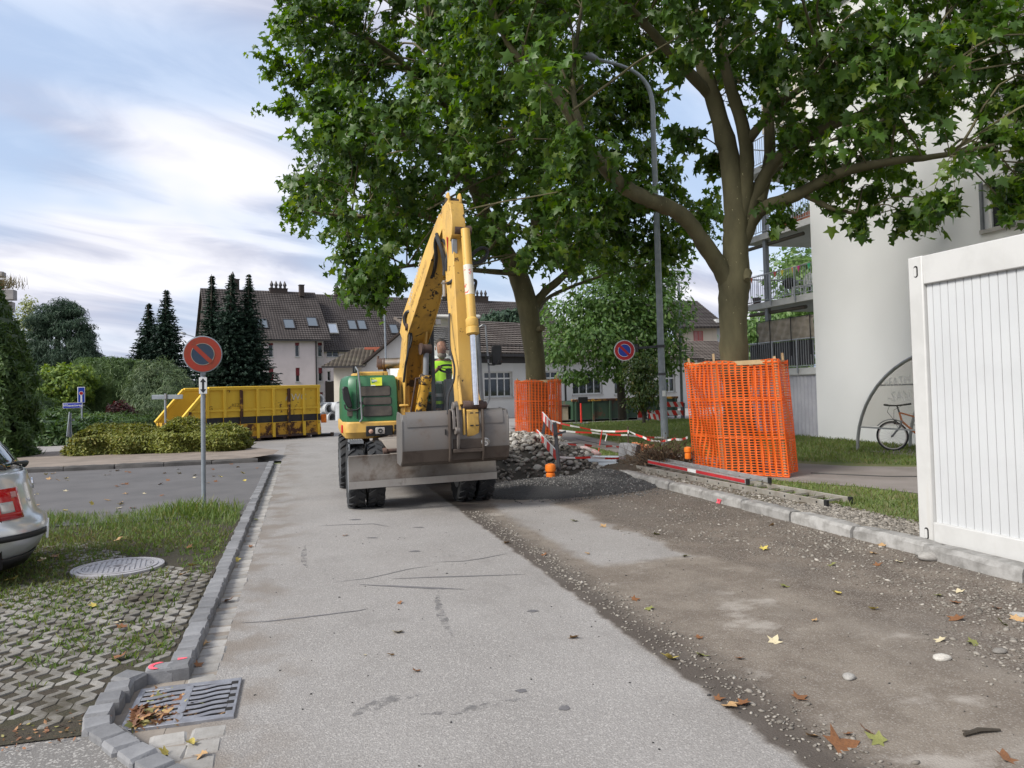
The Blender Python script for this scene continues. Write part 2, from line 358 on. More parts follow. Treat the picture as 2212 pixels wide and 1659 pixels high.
for (x,yy,rz) in ((-.80,4.80,1.60),(-.945,4.72,1.0),(-.965,4.56,.1),(-.975,4.41,.06),(-.985,4.25,.02),(-.96,4.09,.25),(-.885,3.955,.58),(-.80,3.83,.6),(-.71,3.70,.62),(-.62,3.57,.62),(-.53,3.44,.62)):
    place(km[i%6],LK,(x,yy,-.022),rz,'kerb_sett'); i+=1
M_spray=plain('pink_spray_paint',(.85,.13,.17),(.75,.09,.13),30,.7,bump=0)
mb=MB(); mb.tube([(-.80+.05*math.cos(a),4.80+.05*math.sin(a),.0805) for a in np.linspace(1.4,4.6,9)],[.002]+[.013]*7+[.004],6); mb.tube([(-.72,4.88,.081),(-.67,4.885,.081)],[.018,.008],6); mb.v=[(x,y,.08+(z-.0805)*.2) for x,y,z in mb.v]; mb.build('spray_mark',M_spray,LK)
GT=tag(thing('gutter',(-.57,11,0),None,None),kind='structure')
M_mort=plain('mortar',(.26,.225,.19),(.19,.165,.14),6,.95,bump=.5,bscale=60)
mb=MB(); mb.box(-.66,-.46,3,18.6,-.06,-.004); mb.box(-.98,-.661,3.75,4.8,-.06,-.002); mb.build('mortar_bed',M_mort,GT,smooth=0)
y=4.75;i=0
while y<18.6:
    place(gm[i%6],GT,(-.565+rng.normal(0,.006),y,-.058+rng.normal(0,.003)),rng.normal(0,.03),'gutter_sett',rng.normal(0,.02),rng.normal(0,.02)); y+=.156; i+=1
for (x,yy,s) in ((-.45,3.98,0),(-.63,3.96,.1),(-.46,3.82,0),(-.61,3.80,-.1),(-.47,3.66,0),(-.36,3.5,.1),(-.5,3.48,-.3)):
    place(gm[i%6],GT,(x,yy,-.056),s,'gutter_sett'); i+=1
RK=tag(thing('kerb',(5.45,8,0),None,None),kind='structure')
rr=np.random.default_rng(3)
def kerbstone(L,mat,seed,w=.19,h=.24,name='kerb_stone'):
    r2=np.random.default_rng(seed); n=8; secs=[]
    for i in range(n):
        yy=-L/2+L*i/(n-1); e=.012 if i in(0,n-1) else 0
        j=lambda s=.005: r2.normal(0,s)
        secs.append([(-w/2+e+j(),yy,-h/2),(w/2-e+j(),yy,-h/2),(w/2-e+j(),yy,h/2-.02-e+j()),(w/2-.02-e+j(),yy,h/2-e+j(.003)),(-w/2+.03+e+j(),yy,h/2-e+j(.003)),(-w/2+.006+e+j(),yy,h/2-.035-e+j())])
    m_=MB(); m_.loft(secs); me_=m_.build(name,mat,local=True,smooth=30); d=me_.data; bpy.data.objects.remove(me_); return d
ks=[kerbstone(.985,M_kerb,i) for i in range(4)]
ylist=[3.0,4.0,5.0,5.95,6.95,7.98,9.0,10.0,11.02,12.02]
for i,yy in enumerate(ylist): place(ks[i%4],RK,(5.44+rr.normal(0,.008),yy+.3-.05,.004),rr.normal(0,.006)+.004,'kerb_stone',0,rr.normal(0,.02))
place(ks[1],RK,(5.36,13.3,-.005),.16,'kerb_stone',.04,0)
for k,yy in enumerate((-.9,.1,1.1,2.1)): place(ks[k],RK,(5.44,yy+.2,-.022),0,'kerb_stone')
mb=MB()
for k,s in ((0,1),(1,-1)):
    for q in range(3): mb.tube([(5.345,9.18+.1*k+q*.02*s,.06),(5.343,9.2+.1*k+s*.03+q*.015,-.0)],[.004,.008],5)
mb.build('spray_mark',M_spray,RK)
FK=tag(thing('kerb',(-5,18.7,0),None,None),kind='structure')
kd=[kerbstone(.985,M_kdark,20+i,.16,.26) for i in range(3)]
for i in range(13):
    x=-13.5+i; place(kd[i%3],FK,(x,18.70+rr.normal(0,.006),.03+(.0 if x<-2 else -.02*(x+2))),PI/2,'kerb_stone')
pass
# ------------------------------------------------------------------ grass pavers
def paver_mesh():
    a,bh,wy,g=.09,.085,.033,.0022; k=a*wy/bh
    P=[(g,0+g),(k,g),(a-g,bh-wy),(a-g,bh+wy),(k,2*bh-g),(g,2*bh-g),(g,2*bh-wy),(a*(bh-wy)/bh,bh),(g,wy)]
    m_=MB(); n=len(P); m_.v=[(x,y,-.05) for x,y in P]+[(x+(.0 if 0 else 0),y,0) for x,y in P]
    c=(sum(p[0] for p in P)/n,sum(p[1] for p in P)/n)
    m_.v[n:]=[(x+(c[0]-x)*.0,y,-.006) for x,y in P]; m_.v+=[(x+(.055-x)*.06,y+(bh-y)*.05,0) for x,y in P]
    m_.f=[tuple(range(2*n,3*n))]+[(i+q*n,(i+1)%n+q*n,n+(i+1)%n+q*n,n+i+q*n) for q in(0,1) for i in range(n)]; m_.m=[0]*len(m_.f)
    o=m_.build('paver',M_conc,local=True,smooth=0); d=o.data; bpy.data.objects.remove(o); return d
pm=paver_mesh(); cand=[]
for k in range(0,52):
    for j in range(-1,36):
        x=-.785-.09*(k+1); yy=4.15+.17*j+(.085 if k%2 else 0)
        if yy<4.12+max(0,(-1.1-x))*.0 or (x>-1.08 and yy<4.86) or (x<-1.3 and yy<4.2) or math.hypot(x+1.64,yy-7.77)<.43: continue
        cand.append((x,yy))
def infr(x,y):
    d=Vector((x,y,.06))-EYE; z=d.dot(FW); return abs(d.dot(RT)/z)<.69
cand.sort(key=lambda p:(not infr(*p),p[0]**2+p[1]**2))
def pz(x,y): return .057-.028*min(1,max(0,(y-6.6-.35*math.sin(x*2))/1.6))*(.6+.4*math.sin(x*3.3+y*2.1))+.006*math.sin(x*2.1+1)*math.sin(y*1.7)
for x,yy in cand[:300]:
    o=bpy.data.objects.new('paver',pm); COL.objects.link(o); o.parent=BAY; o.location=(x,yy,pz(x,yy)+rng.normal(0,.002)); o.rotation_euler=(rng.normal(0,.012),rng.normal(0,.012),0)
pv=np.array([v.co[:] for v in pm.vertices]); pt=[]; 
mb=MB()
for x,yy in cand[300:]:
    if yy>9.2: continue
    z=pz(x,yy)+rng.normal(0,.002); k=len(mb.v); mb.v+=[(a+x,b_+yy,c+z) for a,b_,c in pv]; mb.f+=[tuple(i+k for i in p.vertices) for p in pm.polygons]
mb.m=[0]*len(mb.f); tag(mb.build('pavers',M_conc,BAY,smooth=0,recalc=False),kind='stuff')
mb=MB(); mb.tube([(-1.98,5.03,.064),(-1.93,5.0,.064),(-1.87,5.05,.064)],[.012,.02,.008],6); mb.v=[(x,y,.066+(z-.064)*.15) for x,y,z in mb.v]; mb.build('spray_mark',M_spray,BAY)
# ------------------------------------------------------------------ manhole cover
M_iron=plain('cast_iron',(.42,.405,.41),(.34,.325,.33),12,.55,.3,bump=.3,bscale=120,bdist=.002)
M_black=plain('dark_gap',(.018,.016,.015),(.012,.011,.01),8,.9,bump=0)
mh=thing('manhole_cover',(-1.64,7.77,.05),'round cast iron manhole cover with parallel ribs set in the grass pavers','manhole cover',rz=R(8))
mb=MB(); mb.lathe((0,0,0),(0,0,1),[(.385,-.05),(.385,.022),(.36,.026),(.355,.018),(.335,.018)],40); mb.build('frame',M_iron,mh,local=True)
mb=MB(); mb.lathe((0,0,0),(0,0,1),[(.33,-.03),(.33,.016)],40); mb.build('plate',plain('iron_groove',(.13,.115,.11),(.10,.085,.08),10,.8),mh,local=True)
mb=MB(); mb.ring((0,0,.02),(0,0,1),.33,.30,.014,40); mb.ring((0,0,.02),(0,0,1),.29,.275,.012,40)
for i in range(-6,7):
    x=i*.042; h=math.sqrt(max(0,.268**2-x*x)); 
    for y0,y1 in (((-h,-.055),(.055,h)) if abs(i)<3 else ((-h,h),)): mb.box(x-.013,x+.013,y0,y1,.012,.026)
mb.ring((0,0,.02),(0,0,1),.072,.045,.014,20); mb.build('rib',M_iron,mh,local=True)
mb=MB(); mb.lathe((0,0,0),(0,0,1),[(.03,.0),(.03,.018)],12); mb.build('key_hole',M_black,mh,local=True)
# ------------------------------------------------------------------ drain grate
dg=thing('drain_grate',(-.6,4.37,.003),'cast iron gutter grate with wavy slots and dead leaves on it','drain grate')
mb=MB(); mb.box(-.262,.242,-.262,.262,-.14,.0); mb.build('pit_shade',M_black,dg,local=True)  # solid black block painted as the shade below the bars
mb=MB(); M_gr=plain('grate_iron',(.33,.335,.36),(.24,.24,.26),14,.5,.6,bump=.3,bscale=100)
for x0,x1,y0,y1 in ((-.27,.25,-.27,-.225),(-.27,.25,.225,.27),(-.27,-.24,-.23,.23),(.205,.25,-.23,.23)): mb.box(x0,x1,y0,y1,-.1,.012)
mb.build('frame',M_gr,dg,local=True,bevel=.003)
def wavy(x0,x1,y,w,parent):
    m_=MB(); n=9; secs=[]
    for i in range(n):
        x=x0+(x1-x0)*i/(n-1); yy=y+.018*math.tanh((x-(x0+x1)/2)*30); secs.append([(x,yy-w,.006),(x,yy+w,.006),(x,yy+w,.012),(x,yy-w,.012)])
    m_.loft(secs); gb=m_.build('grate_bar',M_gr,parent,local=True,bevel=.0015); m_=MB(); m_.loft([[(p[0],p[1],z_) for p,z_ in zip(s,(-.05,-.05,.0059,.0059))] for s in secs]); m_.build('bar_web_shade',M_black,gb,local=True)  # black web under each bar paints the shade inside the slots
for i in range(7): 
    yy=-.195+i*.065; wavy(-.24,-.03,yy,.0175,dg); wavy(.0,.205,yy,.0175,dg)
mb=MB(); mb.box(-.035,.005,-.23,.23,-.06,.013); mb.build('grate_bar',M_gr,dg,local=True,bevel=.003)
for i in range(5): mb=MB(); mb.box(.20,.235,-.19+i*.092,-.15+i*.092,.0125,.0135); mb.build('lifting_slot',M_black,dg,local=True)
# ------------------------------------------------------------------ crack seal, marks on the road
M_seal=plain('bitumen_seal',(.115,.11,.114),(.15,.144,.146),20,.6,bump=.3,bscale=90)
m,t,b=newmat('road_stain'); v=t.obj(); setb(t,b,(.15,.145,.145),.8); tp=t.node('ShaderNodeBsdfTransparent'); mx=t.node('ShaderNodeMixShader'); t.put(mx.inputs[0],t.mul(t.step(.42,.64,t.noise(v,11,6,.7)),.6)); t.l.new(tp.outputs[0],mx.inputs[1]); t.l.new(b.outputs[0],mx.inputs[2]); t.l.new(mx.outputs[0],m.node_tree.nodes['Material Output'].inputs[0]); M_stain=m
def stripe(pts,w,z=.0025,mat=M_seal,name='crack_seal',ww=None):
    n=len(pts); m_=MB(); 
    P=[Vector((x,y,z)) for x,y in pts]; rr=np.random.default_rng(int(abs(pts[0][0]*1000)))
    Q=[]
    for i in range(n-1):
        for k in range(6): Q.append(P[i].lerp(P[i+1],k/6))
    Q.append(P[-1]); n=len(Q)
    for i,p in enumerate(Q):
        t_=(Q[min(i+1,n-1)]-Q[max(i-1,0)]).normalized(); s=Vector((-t_.y,t_.x,0)); f=(.15+.85*math.sin(PI*min(1,max(.03,i/(n-1)))) )*(1+rr.normal(0,.10)); f=max(.12,f)
        o=s*rr.normal(0,w*.06); m_.v+=[p+s*w*f/2+o,p-s*w*f/2+o]
    m_.f=[(2*i,2*i+1,2*i+3,2*i+2) for i in range(n-1)]; m_.m=[0]*len(m_.f); m_.build(name,mat,ROAD,smooth=0,recalc=False)
def pp(zx,zy): x=(600+zx*1000/2212)*.79; y=(1400+zy*1000/2212)*.79; p=gr(x,y); return (p.x,p.y)
stripe([pp(120,672),pp(270,665),pp(500,640),pp(840,598),pp(900,585)],.022)
stripe([pp(1050,405),pp(1300,395),pp(1560,388),pp(1850,378)],.03); stripe([pp(850,440),pp(1150,455),pp(1300,462),pp(1480,468)],.05)
stripe([pp(700,425),pp(900,402),pp(1000,380),pp(1150,345),pp(1290,325)],.016); stripe([pp(1290,305),pp(1480,298),pp(1600,280),pp(1750,250)],.02)
stripe([pp(610,85),pp(740,78),pp(930,72),pp(1030,90)],.03)
stripe([pp(1325,480),pp(1318,540),pp(1340,620),pp(1375,690),pp(1420,760)],.06,mat=M_stain,name='stain'); stripe([pp(520,200),pp(508,250),pp(510,300),pp(530,340)],.06,mat=M_stain,name='stain')
stripe([pp(800,1235),pp(920,1180),pp(1050,1130),pp(1230,1105)],.10,mat=M_stain,name='stain'); stripe([pp(1200,1225),pp(1420,1215),pp(1600,1175),pp(1930,1110)],.07,mat=M_stain,name='stain')
for a,b_,w in ((1145,240,.07),(1860,602,.06),(1790,1085,.05),(2050,1190,.07),(890,158,.06),(785,48,.08),(1170,95,.05)): stripe([pp(a,b_),pp(a+40,b_-2),pp(a+70,b_)],w,mat=M_seal,name='stain')
# ------------------------------------------------------------------ foliage
def m_leaf(name,c1,c2,c3=None,trans=.35,rough=.45,spec=.45):
    m,t,b=newmat(name); r=t.island()
    col=t.ramp(r,[(0,c1),(.75,c2),(1,c3 or c2)])
    v=t.obj(); col=t.mix(t.mul(t.step(.45,.7,t.noise(v,.45,3)),.45),col,tuple(x*1.35 for x in c2))
    setb(t,b,col,rough,0,None,spec)
    tr=t.node('ShaderNodeBsdfTranslucent'); hs=t.node('ShaderNodeHueSaturation'); hs.inputs['Hue'].default_value=.485; hs.inputs['Saturation'].default_value=1.15; hs.inputs['Value'].default_value=1.7; t.put(hs.inputs['Color'],col); t.put(tr.inputs[0],hs.outputs[0])
    mx=t.node('ShaderNodeMixShader'); mx.inputs[0].default_value=trans; t.l.new(b.outputs[0],mx.inputs[1]); t.l.new(tr.outputs[0],mx.inputs[2])
    t.l.new(mx.outputs[0],m.node_tree.nodes['Material Output'].inputs[0]); return m
def nrm(a): return a/np.maximum(np.linalg.norm(a,axis=-1,keepdims=True),1e-6)
_o=[(0,-.26),(.30,-.40),(.27,-.12),(.58,.12),(.22,.17),(.17,.36),(0,.66)]
_o=_o+[(-x,y) for x,y in _o[-2:0:-1]]
PLANE=(np.array([(0,.02,.05)]+[(x,y,-.35*x*x-.12*y*y) for x,y in _o]),np.array([(0,i+1,(i+1)%len(_o)+1) for i in range(len(_o))]))
_p=[(0,-.5),(.24,-.1),(.2,.2),(0,.55),(-.2,.2),(-.24,-.1)]
OVAL=(np.array([(x,y,-.3*abs(x)) for x,y in _p]),np.array([(0,1,2),(0,2,3),(0,3,4),(0,4,5)]))
NEEDLE=(np.array([(-.09,-.5,0),(.09,-.5,0),(.06,.1,.05),(0,.55,.0),(-.06,.1,.05)]),np.array([(0,1,2),(0,2,4),(4,2,3)]))
def orient(n,tip):
    """rotation with local z = n and local y as near as can be to tip"""
    n=nrm(n); y=nrm(tip-n*np.sum(n*tip,-1,keepdims=True)); x=np.cross(y,n); return np.stack([x,y,n],-1)
def leaves(P,out,size,tmpl,up=.5,spread=.6,tipdown=1.0,rs=None):
    rs=rs or rng; N=len(P)
    n=nrm(out*.8+np.array([0,0,up])+rs.normal(0,spread,(N,3))); tip=nrm(out*.6+np.array([0,0,-tipdown])+rs.normal(0,.6,(N,3)))
    S=size*(1+rs.normal(0,.22,N)).clip(.5,1.5); return scatter(tmpl,P,S,orient(n,tip))
def smoothline(pts,k=5):
    """Catmull-Rom through (x,y,z,r)"""
    P=np.array(pts,float); P=np.vstack([2*P[0]-P[1],P,2*P[-1]-P[-2]]); o=[]
    for i in range(1,len(P)-2):
        for j in range(k):
            u=j/k; a,b,c,d=P[i-1],P[i],P[i+1],P[i+2]
            o.append(.5*((2*b)+(-a+c)*u+(2*a-5*b+4*c-d)*u*u+(-a+3*b-3*c+d)*u**3))
    o.append(P[-2]); return np.array(o)
def limb(mb,pts,seed=0,n=10,k=5,wob=.012):
    q=smoothline(pts,k); r2=np.random.default_rng(seed); q[:,:3]+=np.cumsum(r2.normal(0,wob,(len(q),3)),0)*.4
    q[:,3]=np.maximum(q[:,3],.006)*(1+r2.normal(0,.035,len(q)))
    mb.tube([tuple(p[:3]) for p in q],list(q[:,3]),n); return q
def px(lst): return [tuple(at(x,y,d))+(r,) for x,y,d,r in lst]
def crown(clumps,skel,wood,nl,size,tmpl,seed,twigs=7,tw_r=.012,center=None):
    """clumps = [(xyz, radius)]: twigs fan out from each clump centre and carry the leaves"""
    rs=np.random.default_rng(seed); S=np.vstack(skel); parts=[]
    cen=np.array(center)
    for c,r in clumps:
        c=np.array(c); d=np.linalg.norm(S[:,:3]-c,axis=1)+np.maximum(0,S[:,2]-c[2]+.2)*.8+2*np.maximum(0,c[2]-S[:,2]-1.2); a=S[int(rs.choice(np.argsort(d)[:6]))]; hi=float((c[2]-1.6)/max(1,c[1]*.96+c[0]*.26))>.56; szf=1.5 if hi else 1.0; nk=.5 if hi else 1.0
        mid=(a[:3]+c)/2+np.array([0,0,.14*np.linalg.norm(c-a[:3])])+rs.normal(0,.10*np.linalg.norm(c-a[:3]),3); r0=min(a[3]*.6,.010+.0055*np.linalg.norm(c-a[:3]))
        limb(wood,[tuple(a[:3])+(r0,),tuple(mid)+(r0*.75,),tuple(c)+(tw_r,)],int(rs.integers(1e6)),6,4,.01)
        out=nrm((c-cen)[None])[0]
        for q in range(twigs):
            dr=nrm((out*.55+np.array([0,0,-.1])+rs.normal(0,.75,3))[None])[0]; L=r*rs.uniform(.55,1.15)
            e=c+dr*L; m_=(c+e)/2+np.array([0,0,.12*L]); wood.tube([tuple(c),tuple(m_),tuple(e)],[tw_r*.7,tw_r*.5,.003],4,0,False)
            k=max(2,int(nk*nl/twigs*rs.uniform(.7,1.3))); u=rs.uniform(.15,1.08,k)**.8
            b=(1-u)[:,None]**2*c+2*(u*(1-u))[:,None]*m_+(u**2)[:,None]*e
            off=rs.normal(0,1,(k,3))*np.array([1,1,.7]); P=b+nrm(off)*rs.uniform(.05,.22,k)[:,None]*(r/.8)
            o=nrm(nrm(P-cen)+off*.35); parts.append(leaves(P,o,size*szf,tmpl,rs=rs))
    return cat(parts)
def m_bark(name,c1,c2,pale=None):
    m,t,b=newmat(name); v=t.obj(); n=t.noise(t.scale(v,(1,1,.35)),3.5,6,.6)
    col=t.mix(t.step(.3,.7,n),c1,c2)
    if pale: sp=t.noise(t.scale(v,(1,1,.6)),16,4,.7); col=t.mix(t.mul(t.step(.67,.69,sp),t.step(.50,.56,t.noise(v,1.3,3))),col,pale)
    setb(t,b,col,.85,0,t.bump(t.add(n,t.mul(t.noise(v,30,4),.3)),.5,.02),.25); return m
M_bark=m_bark('plane_bark',(.13,.115,.062),(.082,.073,.04),(.42,.38,.22)); M_barkd=m_bark('dark_bark',(.06,.05,.038),(.035,.03,.024)); M_birch=m_bark('birch_bark',(.55,.53,.5),(.35,.33,.3))
M_pl=m_leaf('plane_leaf',(.03,.072,.010),(.062,.125,.016),(.13,.19,.026),.42,.45)
# near plane tree beside the container
T1=thing('plane_tree',(7.15,11.6,.1),'big plane tree whose trunk stands in the orange net beside the ladders','tree')
wood=MB(); D1=13.0
trunk=[(1606,1010,D1,.30),(1597,900,D1,.25),(1588,790,D1,.235),(1583,690,D1,.235),(1586,620,D1,.265),(1590,540,D1,.215),(1592,450,D1,.2),(1576,330,D1,.165),(1548,230,D1,.14),(1520,130,D1,.12),(1500,0,D1,.10),(1490,-180,D1,.07),(1480,-420,D1,.03)]
L1=[trunk,
 [(1588,640,D1,.19),(1558,580,12.9,.155),(1510,508,12.6,.135),(1465,460,12.4,.125),(1400,432,12.1,.125),(1345,398,11.9,.112),(1298,352,11.7,.1),(1262,300,11.5,.085),(1215,225,11.3,.065),(1150,150,11.1,.05),(1080,60,10.9,.035),(1040,-120,10.8,.03),(1060,-350,11,.02)],
 [(1262,300,11.5,.05),(1240,180,12.2,.04),(1260,20,12.8,.03),(1300,-200,13,.02)],
 [(1812,372,12.1,.05),(1880,280,12.8,.04),(1990,180,13.4,.03),(2060,0,13.6,.03),(2100,-250,13.6,.02)],
 [(1560,60,12.6,.05),(1680,-60,13.4,.04),(1820,-200,14,.03),(1900,-420,14,.02)],
 [(1594,500,D1,.16),(1613,390,12.9,.13),(1610,290,12.8,.115),(1578,170,12.7,.095),(1560,60,12.6,.075),(1600,-80,12.5,.05)],
 [(1535,205,D1,.10),(1455,118,12.6,.085),(1382,35,12.3,.065),(1310,-40,12,.04)],
 [(1600,520,D1,.16),(1640,455,12.9,.125),(1720,418,12.5,.10),(1812,372,12.1,.085),(1930,345,11.7,.062),(2050,328,11.3,.04),(2180,300,11,.02)],
 [(1606,480,D1,.14),(1650,385,12.9,.115),(1695,330,12.7,.095),(1775,282,12.4,.08),(1870,242,12.1,.062),(1965,190,11.8,.045),(2090,150,11.5,.025)],
 [(1640,440,12.9,.11),(1664,330,13.2,.095),(1660,205,13.4,.085),(1680,80,13.6,.06),(1705,-80,13.8,.03)],
 [(1618,300,12.8,.09),(1680,228,12.4,.06),(1745,180,12.0,.05),(1840,115,11.6,.03)],
 [(1735,418,12.45,.06),(1805,452,12.2,.035),(1890,462,12,.02)],
 [(1600,-40,12.7,.05),(1800,-160,12.2,.04),(2000,-220,11.6,.03)],[(1500,20,D1,.06),(1350,-140,12.5,.04),(1150,-240,12,.03)],
 [(1530,200,D1,.07),(1600,100,14.5,.05),(1680,30,16,.03)],[(1590,450,13.1,.08),(1700,350,14.6,.05),(1850,280,16,.03)]]
sk=[limb(wood,px(l),i,14 if i==0 else 10) for i,l in enumerate(L1)]
wood.tube([at(1612,590,12.85),at(1614,605,12.7)],[.10,.05],8)
rs=np.random.default_rng(11); cl=[]
def yb1(x): return np.interp(x,[1000,1120,1240,1300,1400,1500,1560,1640,1700,1790,1880,1980,2030,2090,2150,2240,2400],[250,280,330,330,235,285,300,425,455,440,455,440,345,370,430,420,400])
for x in np.arange(1010,2420,62):
    y=yb1(x)-48+rs.normal(0,14)
    while y>-700:
        dep=np.interp(x,[1000,1300,1600,2300],[11.4,12.3,13.1,12.2])+rs.normal(0,1.15 if y>0 else 2.6); xx=x+rs.normal(0,24)
        keep=.95 if y>-60 else .7
        if 1600<=xx<1660 and y>200: keep=.25
        if 1430<xx<1600 and y>225: keep=.06
        if 1930<xx<2110 and 230<y<400: keep=.45
        if 1640<xx<1780 and 330<y<410: keep=.6
        if xx<1300: keep*=.75
        if 1270<xx<1490 and 40<y<340: keep=.12
        dep=max(dep,10.3)
        if rs.random()<keep: cl.append((tuple(at(xx,y,dep)),rs.uniform(.5,.78)))
        y-=rs.uniform(50,74) if y>-40 else rs.uniform(80,120)
for a in ((1290,345,11.4),(1240,300,11.2),(1330,380,12),(1690,455,12.4),(2170,440,11.1),(2215,400,11.3),(1850,462,12),(1950,455,11.9),(2010,460,11.8),(1470,300,13),(1545,330,13.6),(1380,420,12.4),(1320,430,12.6)): cl.append((tuple(at(*a)),.42))
V,T=crown(cl,sk,wood,125,.155,PLANE,21,8,.009,center=(7.2,11.2,8))
wood.build('trunk',M_bark,T1,smooth=60,recalc=False); fast('crown',V,T,M_pl,T1)
# second plane tree, behind the excavator
T2=thing('plane_tree',(6.35,20.7,.1),'tall spreading plane tree standing in the orange net behind the stone heap','tree')
wood=MB(); D2=21.7
L2=[[(1172,980,D2,.36),(1165,900,D2,.31),(1158,800,D2,.29),(1150,720,D2,.285),(1138,650,D2,.30),(1118,590,D2,.27),(1085,530,D2,.22),(1052,470,D2,.19),(1022,400,21.2,.165),(995,330,20.8,.14),(960,220,20.3,.11),(930,80,19.8,.08),(900,-120,19.4,.04)],
 [(1150,665,D2,.16),(1180,628,D2,.12),(1225,590,D2,.10),(1290,520,D2,.085),(1360,440,D2,.065),(1430,360,D2,.04)],
 [(1125,600,D2,.16),(1150,520,22,.15),(1165,420,22.3,.13),(1170,290,22.5,.11),(1180,140,22.6,.085),(1190,-60,22.6,.05)],
 [(1100,560,D2,.14),(1040,535,21.2,.10),(990,520,20.5,.085),(930,470,19.8,.07),(860,462,19.2,.055),(760,470,18.6,.04),(650,455,18,.02)],
 [(1040,450,21.5,.10),(1085,350,20.8,.09),(1120,240,20.2,.08),(1100,130,18,.06),(1010,95,16.5,.04)],
 [(1000,350,20.8,.10),(900,300,19.8,.08),(800,260,18.8,.06),(700,220,18,.04)],
 [(960,220,20.3,.09),(850,120,19,.07),(740,60,18,.05),(650,30,17.4,.03)],
 [(1165,420,22.3,.10),(1260,320,22.5,.08),(1370,240,22.5,.06),(1460,180,22.5,.04)],
 [(1118,590,21.5,.09),(1000,580,20,.06),(900,570,19,.045),(800,590,18.4,.02)],
 [(1150,690,D2,.08),(1190,640,23,.06),(1290,600,24,.045),(1400,570,24.5,.03)]]
sk=[limb(wood,px(l),50+i,14 if i==0 else 9) for i,l in enumerate(L2)]
wood.tube([at(1164,712,21.5),at(1172,708,21.3)],[.10,.085],10)
cl=[]
def yb2(x): return np.interp(x,[560,600,650,700,760,790,830,880,950,1020,1080,1120,1180,1210,1260,1330,1400,1460,1510,1560],[470,500,535,525,560,615,600,535,545,570,560,520,520,585,570,590,600,585,510,440])
def xl2(y): return np.interp(y,[-500,0,130,260,330,400,455,520,560,610],[770,628,615,646,684,640,605,660,750,780])
def xr2(y): return np.interp(y,[-500,0,100,250,330,400,450,500,560,600],[1350,1400,1430,1405,1410,1465,1505,1490,1460,1435])
y=590
while y>-520:
    x=xl2(y)+38
    while x<xr2(y):
        if y<yb2(x)-20:
            lat=(x-1000)/1661*20; h=max(.15,1-(lat/8.5)**2); dep=20.2+rs.uniform(-1,1)*5.2*math.sqrt(h)
            k=.95
            if 1270<x<1450: dep=max(dep,20.8)
            if 900<x<1060 and 380<y<600: k*=.75
            if 640<x<760 and 470<y: k*=.55
            if y<-60: k=.55
            if rs.random()<k: cl.append((tuple(at(x+rs.normal(0,15),y+rs.normal(0,15),dep)),rs.uniform(.78,1.12)))
        x+=rs.uniform(44,70)
    y-=rs.uniform(40,52)
for a in ((800,600,18),(832,618,18.2),(852,585,18.4),(785,588,18.1),(1440,540,22),(1400,580,22.5),(1490,470,21.5)): cl.append((tuple(at(*a)),.75))
V,T=crown(cl,sk,wood,235,.178,PLANE,22,11,.012,center=(5.2,20,9.5))
wood.build('trunk',M_bark,T2,smooth=60,recalc=False); fast('crown',V,T,M_pl,T2)
# ------------------------------------------------------------------ smaller trees and shrubs
def bushy(name,loc,label,cat_,mat,blobs,n,size,tmpl,seed,trunk=None,bark=None,core=None,up=.5,spread=.6,group=None,crown_name='crown',shell=.55):
    """blobs = [(centre, (rx,ry,rz))]: leaves through the outer part of each blob"""
    rs=np.random.default_rng(seed); T_=thing(name,loc,label,cat_,group=group); parts=[]
    A=np.array([(r[0]*r[1]+r[0]*r[2]+r[1]*r[2]) for c,r in blobs]); A=A/A.sum()
    cen=np.mean([c for c,r in blobs],0)
    for (c,r),w in zip(blobs,A):
        k=max(8,int(n*w)); d=nrm(rs.normal(0,1,(k,3))); lump=1+.14*np.sin(d@np.array([7,3,5.])+seed)+.10*np.sin(d@np.array([-4,9,6.]))
        u=shell+(1.06-shell)*rs.random(k)**.7; P=np.array(c)+d*np.array(r)*(u*lump)[:,None]; ok=P[:,2]>loc[2]+.02
        P=P[ok]; o=nrm(d[ok]*.8+nrm(P-cen)*.4); parts.append(leaves(P,o,size,tmpl,up,spread,rs=rs))
    V,T=cat(parts); fast(crown_name,V,T,mat,T_)
    if core:
        parts=[]
        for c,r in blobs:
            s=blob(1,seed,2,.12)[0]; parts.append((s[0]*np.array(r)*core+np.array(c),s[1]))
        V,T=cat(parts); V[:,2]=np.maximum(V[:,2],loc[2]); fast('opaque_core',V,T,mat,T_)  # solid core added to stop light passing through the leaves
    if trunk:
        wd=MB()
        for i,l in enumerate(trunk): limb(wd,l,seed+i,8,4)
        wd.build('trunk' if T_['category']=='tree' else 'stem',bark or M_barkd,T_,smooth=60,recalc=False)
    return T_
def P4(x,y,d,r): p=at(x,y,d); return (p.x,p.y,p.z,r)
def B(x,y,d,rx,ry,rz): p=at(x,y,d); return ((p.x,p.y,p.z),(rx,ry,rz))
M_map=m_leaf('maple_leaf',(.05,.11,.025),(.09,.165,.04),(.14,.21,.055),.35,.5); M_lt=m_leaf('light_leaf',(.07,.14,.03),(.11,.19,.05),(.15,.22,.06),.35,.5)
M_dk=m_leaf('dark_hedge_leaf',(.034,.07,.018),(.06,.108,.025),(.09,.145,.035),.2,.6); M_br=m_leaf('bright_hedge_leaf',(.065,.12,.02),(.13,.20,.028),(.22,.27,.04),.3,.6)
M_oliv=m_leaf('olive_shrub_leaf',(.10,.12,.024),(.18,.20,.038),(.28,.24,.065),.25,.6); M_red=m_leaf('red_shrub_leaf',(.03,.012,.012),(.055,.018,.016),(.10,.03,.02),.25,.6)
M_spr=m_leaf('spruce_needle',(.008,.02,.012),(.016,.036,.022),(.028,.055,.034),.1,.65,.3); M_pine=m_leaf('pine_needle',(.018,.038,.022),(.032,.06,.034),(.05,.085,.045),.12,.65,.3)
